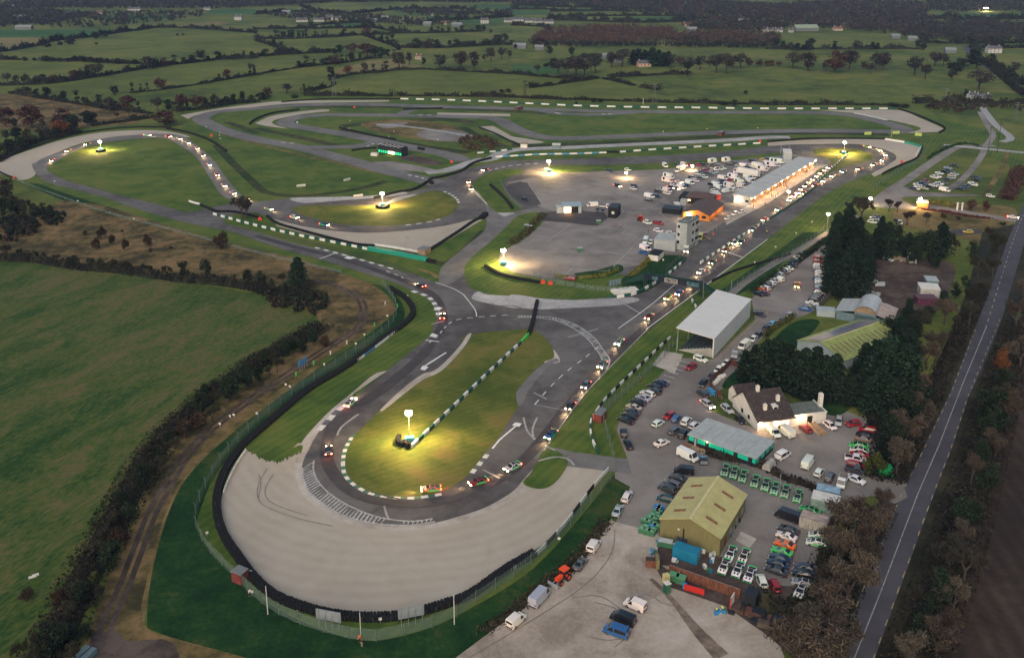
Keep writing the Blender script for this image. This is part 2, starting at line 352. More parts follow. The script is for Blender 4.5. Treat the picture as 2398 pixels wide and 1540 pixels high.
# infield rough patches
sheet('rough_grass', smooth(P('980,1160 1150,1125 1500,1130 1850,1180 1960,1240 2080,1290 1950,1330 1600,1320 1280,1260 1100,1230', t10), closed=True), GDRY, 3)
sheet('worn_ground', smooth(P('1500,1250 1620,1220 1900,1225 2050,1290 1900,1330 1600,1305', t10), closed=True), PAD, 3)
sheet('worn_ground', smooth(P('1120,1165 1250,1155 1420,1150 1300,1195 1180,1195', t10), closed=True), PAD, 3)
strip('track', P('1130,1165 1400,1185 1700,1225 2060,1285', t10), 4, FPAINT, 4)
sheet('worn_ground', smooth(P('1330,1470 1480,1455 1640,1490 1760,1530 1600,1545 1400,1500', t10), closed=True), MUD, 3)
strip('dirt_track', P('1490,-60 1560,40 1640,140 1780,260 1700,300', lambda u, v: t30(u+490, v+1030)), 5, FPAINT, 3)
# ------------------------------------------------------------ gravel traps
GT = [('572,1052 556,1085 535,1120 521,1155 516,1200 522,1245 540,1292 568,1335 602,1368 650,1400 700,1424 760,1440 840,1447 920,1440 1000,1421 1080,1390 1150,1353 1210,1313 1255,1285 1290,1262 1330,1220 1365,1170 1400,1128 1424,1100', '1424,1100 1340,1084 1290,1080 1200,1100 1000,1120 800,1080 720,1040 640,1040'),
 ('-30,382 0,376 75,350 150,327 225,312 300,306 375,306 425,314 447,322', '380,318 300,320 225,328 150,350 95,385 80,412 50,422 15,412 -30,398'),
 ('627,503 787,536 874,542 999,530 1124,512 1118,522', '996,594 974,588 874,575 749,555 649,530'),
 ('1798,334 1923,326.5 2071,326.5 2118,334 2160,345 2143,370 2128,377 2110,386 2048,414', '2040,408 2060,395 2085,382 2098,373 2093,360 2048,345 1973,337 1798,342'),
 ('1918,258.5 2000,258.5 2106,258.5 2150,275 2210,302 2199,309', '2123,312 2156,300 2081,281 1998,265'),
 ('423,270 510,255 599,243 674,236.5 800,235.5 911,235', '911,238.5 700,242.5 599,251 475,267 440,279'),
 ('597,289 637,272 700,262 749,257 772,257', '770,261 720,266 674,274 645,281 637,288 650,295 672,301 649,299 620,295'),
 ('1024,264 1195,267', '1195,273 1110,271 1024,269'), ('1117,298 1155,295', '1199,320 1274,333 1224,337 1199,329 1150,312')]
for a, b in GT: sheet('gravel_trap', smooth(P(a))+smooth(P(b)), GRAV, 3)
sheet('concrete_apron', smooth(P('907,868 874,878 824,920 774,961 724,1013 704,1041 692,1076 691,1108 705,1153 740,1187 785,1215 840,1232 912,1241 975,1240 1050,1230 1125,1207 1199,1170 1232,1145 1262,1090'))+smooth(P('1240,1085 1130,1150 950,1190 800,1150 740,1070 760,1000 830,920')), CONC, 4)
# service road and tracks in the middle distance
strip('service_road', P('2205,362 2165,390 2105,432')+[], 2, PAD, 4) if 0 else None
strip('service_road', P('1118,377 1150,372 1199,352 1350,345 1500,338 1700,329 1798,322 1850,322', None), 9, WORN, 4)
strip('service_road', P('998,405 1050,398 1110,378 1135,372'), 8, WORN, 4)
strip('service_road', P('2330,342 2250,344 2205,366 2160,396 2120,424 2085,446 2050,474'), 5.5, PAD, 4); strip('service_road', P('2275,346 2303,352 2292,375 2270,403 2245,428 2215,447'), 3.6, PAD, 4)
strip('service_road', P('2210,340 2300,348 2398,358'), 6, WORN, 4); strip('dirt_track', P('2360,358 2345,395 2318,440 2305,460'), 2.6, GDRY, 4); strip('dirt_track', P('2295,262 2310,290 2325,318 2305,345'), 4, PAD, 4)
sheet('car_park', smooth(P('2095,440 2120,438 2150,450 2210,452 2300,458 2210,461 2150,461 2115,462 2120,474 2150,484 2130,490 2060,486 2030,482 2055,470'), 3), PAD, 4)
sheet('grass', smooth(P('2180,470 2280,478 2380,492 2340,560 2300,570 2180,540 2110,530 2090,500 2110,484')), GDRY, 3)
strip('road', P('2140,480 2200,487 2280,500 2350,512 2398,520'), 6, LOT, 4)
sheet('car_park', smooth(P('2200,540 2280,536 2300,546 2250,552')), ASP3, 4)
sheet('yard', smooth(P('2040,600 2120,605 2200,610 2235,625 2225,680 2180,735 2060,735 2010,700 2025,650')), MUD, 4)
# ------------------------------------------------------------ asphalt
# main lit circuit : outer edge and inner edge closed polygons
A1 = smooth(P('95,418 80,400 75,385 84,381 107,368 175,343 250,323 313,316.5 370,314 425,318 465,345 490,365 508,385 525,410 560,452 600,474'))+smooth(P('600,497 570,490 535,472 515,453 490,415 472,385 455,365 425,343 383,324 313,326 250,334 200,345 155,365 125,383 113,388 110,398 122,408 155,423'))+smooth(P('155,440 125,432 95,418'))
sheet('race_track', A1, ASP2, 5)
sheet('race_track', smooth(P('122,406 155,423 212,438 285,459 350,474 400,488 435,498'))+P('480,488 537,478 600,474 600,497 530,505')+smooth(P('525,523 599,543 674,566 742,583 785,593 850,610 912,628 975,645 1020,662'))+smooth(P('1024,745 1022,718 1000,690 965,680 912,658 862,643 812,627 740,605 675,588 600,563 550,545 475,530 400,513 300,483 250,464 175,444 112,427 90,412')), ASP, 5)
sheet('race_track', P('590,470')+smooth(P('599.5,473 683,466 800,462 900,456 960,450 1000,437 1017,426'))+smooth(P('1020,424 1050,415 1075,405 1110,392 1160,383 1199,377 1299,374 1416,370 1549,365 1699,355 1798,343 1873,338.5 1973,338.5 2048,345 2093,362 2097,372 2085,383 2063,396 1963,438 1900,480 1798,560 1659,663 1514,771'))
   + smooth(P('1424,861 1359,931 1300,1015 1268,1068 1259,1085 1230,1118 1199,1152 1137,1188 1075,1209 1019,1224 957,1231 875,1226 800,1206 755,1177 730,1155 712,1125 707,1096 714,1070 722,1055 740,1021 775,978 825,933 900,876 910,866 1010,783 1012,770 1024,745'))
   + smooth(P('1023,720 1019.5,662 1030,663'))+smooth(P('1030,650 1030,635 1045,615 1087,580 1130,545 1138,530 1140,515'))+smooth(P('1120,508 1062,525 975,538 875,545.5 787,541.6 700,528 627,508 590,493')), ASP, 5)
# link and pit exit roads
sheet('road', P('1138,478 1165,499 1200,497 1270,484 1300,496 1275,518 1240,545 1190,575 1140,610')+smooth(P('1120,600 1087,640 1060,662 1030,665 1030,635 1045,615 1087,580 1130,545 1138,530 1140,515')), ASP2, 5)
# outer, unlit circuit
OUT = '1025,430 1000,424 900,398 800,371 700,345 599,326 525,306 488,290 471,280 478,272 512,262 599,254.5 700,247 825,244.5 925,246.5 1025,250 1199,254.5 1349,259 1499,261.5 1649,263.5 1798,263.5 1923,265 1998,271 2048,282 2098,295 2116,304 2098,308.5 2023,307.5 1898,306.5 1798,308 1649,312 1499,318 1349,324 1286,323 1236,313 1199,298 1162,279 1099,274 974,271.5 849,269.5 749,270 699,275 670,284 678,293 749,305 849,322 949,343 1049,363 1085,378'
strip('race_track', P(OUT), 12.5, ASP2, 5, step=4)
strip('road', P('700,346 780,345 850,341 885,330'), 10, ASP2, 5); strip('road', P('938,271 950,262 980,254'), 9, ASP2, 5); strip('road', P('1262,258.5 1310,266 1400,269 1455,266 1500,262'), 9, ASP2, 5, step=4)
sheet('road', smooth(P('830,385 905,378 960,385 1010,395 1040,402 1000,404 930,398 870,395')), PAD, 3)
# paddock, pit lane, car parks and yards
sheet('paddock', P('1219,421 1300,405 1420,399 1560,394 1640,382 1720,372 1840,361 1905,364 1945,384 1800,475 1697,525 1632,560 1612,600 1560,642 1521,607 1499,621 1449,628 1424,638 1339,648 1281,650 1199,637 1170,612 1172,595 1199,576 1229,560 1256,535 1274,519 1300,497 1258,482 1225,478 1197,456 1185,438 1189,426'), PAD, 5)
sheet('pit_lane', P('1945,384 1800,475 1697,525 1632,560 1612,600 1560,642 1500,692 1380,730 1380,800 1480,760 1600,690 1720,600 1860,490 1990,400'), ASP, 4)
sheet('pit_apron', P('1798,476 1918,398 1940,386 1905,384 1800,455 1697,512 1700,528'), CONC, 6)
strip('road', P('1878,357 1905,360 1938,372 1945,390 1930,408'), 8, ASP2, 5)
sheet('car_park', P('1925,562 1945,566 1930,690 1905,730 1850,752 1800,780 1770,806 1735,842 1722,872 1700,905 1655,935 1660,960 1720,985 1790,1010 1960,955 2045,985 2065,1040 2050,1115 2120,1128 2125,1170 2040,1160 1990,1180 1960,1220 1930,1330 1880,1400 1790,1400 1760,1480 1500,1240 1440,1228 1476,1140 1440,1120 1440,1085 1469,1073 1444,1008 1449,988 1556,868 1590,838 1668,842 1768,748 1760,700 1798,662'), LOT, 4)
sheet('yard', smooth(P('1440,1222 1510,1240'))+P('1520,1290 1560,1330 1700,1390 1800,1440 1860,1600 1720,1900 800,1900 1040,1560')+smooth(P('1150,1478 1231,1422 1281,1377 1334,1347 1371,1307 1399,1264 1431,1215')), YARD, 4)
sheet('yard', P('1550,1300 1700,1350 1790,1400 1860,1400 1990,1500 1880,1560 1800,1490 1700,1420 1560,1372 1530,1320'), MUD, 5)
sheet('road', P('1250,1072 1265,1082 1330,1092 1440,1105 1480,1112 1470,1075 1340,1058 1300,1048 1275,1050'), ASP2, 5)
sheet('yard', P('1745,1165 1960,1150 1900,1390 1700,1380 1690,1300'), LOT, 5)
sheet('yard', smooth(P('1690,1310 1700,1370 1760,1400 1870,1430 1900,1380 1780,1370')), MUD, 5)
sheet('yard', P('1500,1228 1532,1240 1575,1300 1565,1335 1515,1300'), YARD, 5)
sheet('yard', smooth(P('1552,1258 1580,1266 1640,1288 1690,1304 1700,1318 1685,1345 1650,1350 1570,1326 1545,1322 1532,1296'), 3, True), MUD, 6); sheet('yard', smooth(P('1735,1405 1790,1425 1840,1455 1850,1490 1800,1470 1755,1440'), 3, True), DARKM, 6)
# country road and verge
sheet('verge', smooth(P('2300,545 2270,660 2230,770 2180,880 2130,1000 2080,1120 2030,1230 1960,1400 1480,2500 1840,2500 2260,1300 2320,1000 2360,800 2420,640 2470,500'), 3), DVERGE, 3)
sheet('road', P('1525,2600 1954,1540 2110,1155 2161,1053 2223,925 2283,770 2323,665 2361,560 2383,510 2440,380 2500,360 2480,440 2398,572 2368,673 2347,745 2300,862 2268,930 2228,1053 2188,1155 2049,1540 1666,2600'), LANE, 5)
sheet('road', P('2050,1118 2115,1130 2125,1165 2095,1180 2040,1160'), LOT, 5)
strip('road', P('2260,110 2290,137 2330,168 2398,217 2480,275'), 9, LANE, 5)
strip('road_marking', P('1670,2360 2001,1540 2060,1392 2150,1155 2200,1040 2254,900 2308,770'), .2, FPAINT, 8, sm=False)
dashes('road_marking', P('2308,770 2345,650 2385,530 2430,440'), .25, 3, 4, FPAINT, 8)
for s in ('1630,2350 1957,1540 2112,1155 2163,1053 2225,925 2285,770', '1754,2350 2046,1540 2186,1155 2226,1053 2266,930 2345,740'): dashes('road_marking', P(s), .2, 2.2, 3.2, YPAINT, 8, sm=False)
# two ruts of the farm track
TRK = '120,1900 215,1640 238,1530 245,1490 252,1455 287,1380 320,1295 355,1205 390,1141 437,1066 500,1000 599,927 674,876 749,826 834,771 850,740 848,710 824,687 774,665 739,655'
for o in (-.95, .95): strip('dirt_track', P(TRK), 1.15, MUD, 4, off=o)
sheet('dirt_track', smooth(P('215,1480 275,1480 300,1500 420,1535 330,1900 60,1900 205,1540')), MUD, 4)
# ------------------------------------------------------------ grass islands and verges over asphalt
sheet('grass_island', smooth(P('1094,785 1199,773 1249,773 1274,790 1294,815 1297,838 1259,861 1220,905 1211,930 1214,951 1199,975 1170,1021 1140,1058 1112,1096 1070,1133 1030,1153 975,1164 925,1164 865,1153 832,1133 812,1108 807,1083 812,1053 832,1018 850,1000 900,950 950,908 987,878 1025,863 1075,813'), 4, True), GMW2, 6)
sheet('grass_island', smooth(P('684,488 700,484 750,481 830,482 890,480 930,470 975,455 1024,447 1050,455 1068,470 1072,485 1050,505 1010,518 950,526 890,529 800,526 740,514 700,500'), 4, True), GMW2, 6)
sheet('grass_island', smooth(P('117,393 125,386 160,366 205,347 255,336 313,328 383,326 420,343 448,365 470,395 490,430 520,458 540,470 520,478 470,492 435,497 400,486 350,472 285,457 212,436 155,421 125,406'), 4, True), GMW, 6)
sheet('verge', smooth(P('1105,440 1112,425 1135,409 1165,400 1205,396 1230,402 1200,412 1180,425 1180,440 1190,458 1215,480 1220,490 1199,498 1165,497 1140,478 1118,460'), 4, True), GMW, 6)
sheet('verge', smooth(P('1299,388 1461,385.5 1624,377 1770,363 1840,357 1855,361 1760,372 1640,385 1550,397 1420,401 1320,405 1290,398'), 4, True), GMW, 6)
sheet('verge', smooth(P('1090,650 1088,628 1105,603 1150,565 1190,527 1215,505 1260,497 1270,508 1265,528 1250,540 1225,562 1195,578 1170,597 1168,612 1195,635 1230,645 1290,655 1345,652 1430,642 1470,650 1475,685 1420,696 1350,702 1260,698 1180,694 1130,686 1100,672'), 4, True), GMW, 6)
sheet('verge', smooth(P('1275,1053 1310,1060 1330,1085 1300,1130 1265,1145 1225,1132 1245,1105'), 4, True), GMW, 6)
sheet('verge', smooth(P('1519,605 1550,598 1600,600 1605,612 1555,655 1510,684 1470,690 1455,660 1475,640 1500,622'), 4, True), GDK, 6)
sheet('verge', smooth(P('1912,350 1990,348 2030,357 2046,368 2030,378 1985,390 1955,400 1925,420 1912,400 1945,385 1935,372 1908,362'), 4, True), GMW2, 6)
sheet('verge', smooth(P('580,1053 600,1045 640,1010 690,995 704,1025 680,1055 650,1078 632,1068 605,1062'), 4, True), GMW, 6)
sheet('verge', smooth(P('1345,643 1380,655 1449,640 1460,628 1446,620 1400,632 1350,640'), 4, True), GDK, 6)
sheet('garden', smooth(P('1690,905 1720,870 1770,855 1900,865 2000,930 1960,975 1900,950 1800,905 1720,908'), 3, True), GDK, 6)
sheet('lawn', smooth(P('1810,800 1850,760 1890,748 1920,755 1880,800 1840,825'), 3, True), GDK, 6)
sheet('verge', smooth(P('1505,1290 1520,1310 1540,1370 1530,1400 1490,1340'), 3, True), YARD, 6)
for k in range(16):
    t = k/15; x, y = 582+120*t, 1056+(22*math.sin(t*3.1) if t < .6 else 22-52*(t-.6)); sheet('verge', smooth([(x-R.uniform(6, 10), y-12), (x+R.uniform(6, 10), y-13), (x+R.uniform(1, 5), y+R.uniform(2, 8)), (x+R.uniform(-2, 2), y+R.uniform(-2, 6)), (x-R.uniform(2, 6), y+R.uniform(-4, 2))], 3, True), GMW, 6)
# bank beside the straight and path
sheet('verge', smooth(P('1960,540 1850,600 1790,660 1700,700 1640,720 1660,700 1760,630 1880,545'), 3), GDK, 3)
strip('path', P('2010,505 1940,545 1860,592 1800,625 1740,665 1705,695'), 3.2, PAD, 4)
# ------------------------------------------------------------ worn patches, kerbs and painted lines
for s in ('1120,683 1140,690 1200,694 1324,703 1400,700 1480,697 1495,705 1440,716 1330,722 1230,725 1150,712 1105,700', '1199,690 1260,700 1250,712 1199,705'): sheet('worn_surface', smooth(P(s), 4, True), WORN, 6)
sheet('worn_surface', smooth(P('1199,722 1330,728 1470,722 1440,733 1300,740 1215,737'), 4, True), ASP, 6)
for s in ('683,464 760,462 850,460 905,455 945,450 950,455 890,463 800,470 720,476 690,472', '905,478 930,462 975,455 960,462'): sheet('worn_surface', smooth(P(s), 4, True), WORN, 6)
sheet('worn_surface', smooth(P('690,478 760,470 860,468 960,455 990,447 1000,450 930,470 880,480 750,481'), 4, True), ASP, 7)
sheet('worn_surface', smooth(P('1209,930 1214,911 1260,862 1297,840 1309,846 1285,858 1240,912 1228,940 1215,952'), 4, True), ASP2, 6)
sheet('worn_surface', smooth(P('1274,848 1297,838 1296,818 1312,846 1290,852'), 4, True), CONC, 7)
sheet('worn_surface', smooth(P('987,878 1025,863 1075,813 1094,785 1104,783 1085,815 1035,868 990,890 950,920 900,960 893,958 940,913'), 4, True), CONC, 7)
sheet('worn_surface', P('1164,499 1199,498 1206,500 1180,508'), WORN, 7)
sheet('worn_surface', smooth(P('1104,444 1107,440 1139,474 1137,478'), 2, True), CONC, 7)
kerb(P('803,1088 805,1065 812,1045 828,1018'), 1.0, 1.5, [KW, KG], h=.06); kerb(P('803,1084 806,1108 818,1126 842,1144 872,1157 925,1166 975,1166 1034,1157'), 1.0, 1.6, [KW, KG])
kerb(P('1105,1108 1140,1066 1146,1056'), 1.2, 1.8, [KW, KGR]); kerb(P('746,1008 760,994 790,963 812,945 832,930'), 1.6, 3.0, [KW, KGR])
kerb(P('738,580 790,593 850,610 920,630'), 1.1, 2.6, [KW, KGR]); kerb(P('965,682 1000,694 1018,712 1026,735 1026,745'), 1.6, 2.4, [KW, KGR])
kerb(P('1040,449 1056,456 1071,468 1075,478'), 1.3, 2.2, [KW, KGR]); kerb(P('950,528 980,524 1010,519 1040,511'), .9, 2.6, [KW, KGR]); kerb(P('956,410 985,416 1005,423'), .9, 2.4, [KW, KGR])
kerb(P('1128,404 1165,395 1199,388 1260,383'), .8, 2.6, [KW, KGR]); kerb(P('658,333.5 700,337'), .8, 3, [KW, KGR]); kerb(P('860,343 872,338 876,334'), 1, 3, [KW, KGR]); kerb(P('980,269.5 1020,270.5'), 1, 3, [KW, KGR])
kerb(P('2000,265.5 2040,273 2078,282'), 2.5, 12, [KW]); kerb(P('695,285 697,289'), 1, 3, [KW]); kerb(P('1410,268 1432,266.5'), 1, 3, [KW, KGR]); kerb(P('1300,264 1312,267'), 1, 4, [KW])
HPAINT = pmat('hatch_paint', (.36, .355, .345), .65, var=.35, scale=1.2)
def hatch(a, b, n, m=HPAINT):
    """painted run-off: two border lines and slanting bars"""
    A, B = resample(G(smooth(P(a))), .5), resample(G(smooth(P(b))), .5); z = lz(8); mb = MB()
    ga, gb = [p[:2] for p in A], [p[:2] for p in B]
    pa = lambda t: Vector((*ga[int(t*(len(ga)-1))], z)); pb = lambda t: Vector((*gb[int(t*(len(gb)-1))], z))
    for k in range(n):
        t0, t1 = k/n, (k+.36)/n; s = .7/n
        mb.face([pa(t0), pa(t1), pb(min(1, t1+s)), pb(min(1, t0+s))])
    tag(mb.build('track_marking', m), kind='structure')
    for q in (a, b): strip('track_marking', P(q), .4, m, 8, step=1)
hatch('708,1096 710,1121 724,1152 757,1180 801,1206 875,1225.5 957,1230.5 1018,1222', '735,1079 734,1100 743,1124 768,1153 818,1185 886,1211 960,1221 1013,1215', 46)
hatch('1212,740 1260,741 1305,746 1350,762 1390,790 1417,826 1428,845 1420,868', '1212,744 1258,745 1300,751 1340,768 1375,794 1400,824 1410,846 1404,865', 52)
dashes('track_marking', P('1005,803 1025,787 1060,753 1120,743 1199,738'), .35, 2.0, 2.0, WPAINT)
dashes('track_marking', P('1252,948 1290,905 1330,868 1370,838 1410,805'), .3, 2.6, 3.2, WPAINT)
strip('track_marking', P('1252,948 1330,963'), .3, FPAINT, 8, sm=False); strip('track_marking', P('1085,690 1112,725 1116,742'), .35, WPAINT, 8); strip('track_marking', P('1020,662 1060,676 1085,690'), .35, WPAINT, 8)
strip('track_marking', P('1274,1055 1300,1018 1360,934 1425,864 1515,773'), .3, FPAINT, 8); strip('track_marking', P('1514,771 1659,664 1797,561'), .3, WPAINT, 8)
strip('track_marking', P('1448,770 1520,718 1580,667'), .3, WPAINT, 8)
for s, w in (('1153,1051 1170,1030 1207,999', .5), ('988,862 1045,826', .6), ('748,607 784,594', .5), ('997,797 1028,801', .5)): strip('track_marking', P(s), w, WPAINT, 8, sm=False)
for s in ('1199,997 1206,990 1222,992 1216,1000', '984,866 990,857 1004,860 995,868', '1006,788 1012,781 1025,785 1018,791', '806,605 815,600 830,605 820,608', '1014,727 1026,719 1037,722 1028,727'): sheet('track_marking', P(s), WPAINT, 8)
dashes('track_marking', P('905,636 925,643 945,652'), .4, 2, 2.4, WPAINT)
for s in ('1226,978 1235,1010 1255,1030 1275,1043 1300,1055', '1258,978 1247,1005 1250,1030', '1260,1080 1300,1070 1330,1075 1345,1090'): strip('track_marking', P(s), .55, FPAINT, 7)
for s in ('1240,745 1300,775 1320,820', ): pass
for s in ('606,1110 611,1135 605,1165', '625,1098 607,1130 603,1160 620,1185 700,1215 780,1232', '640,1110 620,1150 640,1180 720,1208'): strip('tyre_mark', P(s), .22, GSKID, 7)
for s in ('1340,1400 1400,1395 1445,1420 1480,1460 1470,1490 1420,1500 1380,1490', '1390,1410 1450,1430 1475,1480 1440,1515', '1440,1240 1430,1300 1370,1370 1250,1450 1100,1540', '1490,1400 1520,1390 1545,1410 1600,1425'): strip('tyre_mark', P(s), .2, YRUT, 7)
strip('wet_stain', P('1523,1356 1555,1384 1590,1424'), .9, STAIN, 7, w1=1.3); strip('wet_stain', P('1590,1424 1635,1480 1690,1538'), 1.3, STAIN, 7, w1=3.2)
for q in ('640,549 720,570 820,594 905,618 975,650', '1000,820 960,860 905,905 850,945', '1180,1120 1250,1055 1330,955 1400,870', '1500,785 1600,690 1700,605 1800,530', '860,1160 950,1180 1060,1172 1130,1140', '1130,730 1190,720 1240,735', '690,512 800,535 900,540 1000,530'): strip('tyre_mark', P(q), .5, SKID, 7, off=1.5); strip('tyre_mark', P(q), .4, SKID, 7, off=-.6)
for q in ('1330,790 1370,780 1400,770', '1010,760 1040,752', '1440,700 1500,735', '1250,920 1280,935', '1130,1100 1170,1120', '900,1185 905,1205 912,1218', '840,970 800,1000 790,1020'): strip('tarmac_joint', P(q), .5, WORN, 7)
# racing-line rubber (darker tarmac where cars run)
RL = gmat('rubbered_asphalt', [(0.0425, 0.0374, 0.0391), (0.0544, 0.0476, 0.0493), (0.0680, 0.0612, 0.0629)], .05, .25, 2.5, .5, rough=.8)
strip('racing_line', P('600,553 700,581 800,606 900,640 980,672 1022,700 1037,740 1030,775 980,840 900,905 820,965 775,1010 765,1060 775,1100 815,1145 880,1172 980,1180 1100,1155 1200,1100 1290,1010 1420,850 1560,730 1700,620'), 3.2, RL, 6)
sheet('paddock', P('300,455 380,440 700,440 860,455 900,500 800,575 700,570 540,548 300,528 200,500', t21), ASP3, 6); sheet('paddock', smooth(P('1185,438 1200,430 1235,428 1262,470 1268,480 1240,482 1215,472 1196,455'), 2, True), ASP3, 6)
# paddock lines
for s, f in (('150,180 270,360 240,380', t21), ('300,200 310,190 370,170 460,170 700,205', t21), ('440,105 540,155 800,150 1200,130 1400,90', t21), ('800,180 1000,170 1400,150', t21), ('780,180 820,195 1150,275 1540,300 2000,90', t21), ('570,345 900,390 1190,412 1270,412 1440,320', t21), ('1400,440 1385,460 1520,550', t21), ('1060,605 1070,610 1035,645', t21), ('560,555 330,720', t21), ('1255,650 965,940 980,955', t21), ('1080,825 1170,840', t21), ('1040,870 1240,905', t21), ('995,910 1200,940', t21), ('560,975 510,1025', t21), ('600,980 870,1000 915,985', t21), ('650,805 1050,840', t21), ('2040,490 1840,620 1700,720', t21), ('1045,430 1010,490 930,530', t21)):
    strip('road_marking', P(s, f), .3, FPAINT, 8)
for i in range(12):       # grid boxes on the straight
    x, y = 1640+i*30, 655-i*24.2
    strip('track_marking', [(x, y), (x+9, y+1.5)], .3, FPAINT, 8, sm=False)
strip('track_marking', P('1700,590 1738,603'), .6, WPAINT, 8, sm=False)
for i in range(6):
    x, y = 1545+i*9.5, 888-i*8.5
    strip('road_marking', [(x, y), (x+26, y+7)], .2, WPAINT, 8, sm=False)
strip('road_marking', P('1680,843 1775,749'), .3, YPAINT, 8, sm=False); strip('road_marking', P('1770,722 1801,729 1788,741'), .3, YPAINT, 8, sm=False)
sheet('yard', P('1528,855 1553,822 1600,830 1580,875'), CONC, 6); sheet('yard', P('1722,1266 1735,1245 1772,1262 1755,1284'), CONC, 6)
sheet('path', P('2003,1078 2003,1078 2010,1085 2000,1090'), CONC, 7)
# ------------------------------------------------------------ vehicles
PAINT = ocmat('car_paint', .32, .5, .05, coat=.4); GLASS = pmat('car_glass', (.012, .014, .018), .12, var=.1, spec=.6); TYRE = pmat('tyre_rubber', (.012, .012, .013), .8)
RIM = pmat('wheel_rim', (.25, .25, .26), .4, .5); HLO = pmat('headlight_off', (.45, .45, .45), .2); TLO = pmat('taillight_off', (.22, .012, .010), .3)
HLON = emat('headlight_on', (1, .70, .36), 45); TLON = emat('taillight_on', (1, .05, .025), 22); BLACKP = pmat('black_plastic', (.018, .018, .02), .6)
WBOX = pmat('white_body_panel', (.66, .63, .59), .45, var=.06); GRN = pmat('race_green', (.04, .50, .12), .35, var=.05); BOARD = pmat('load_bed', (.16, .13, .11), .8)
ORG = pmat('beacon_orange', (.7, .16, .02), .4); CHEQ = pmat('service_yellow', (.62, .66, .05), .45)
def S5(s): return [tuple(float(a) for a in t.split(',')) for t in s.split()]
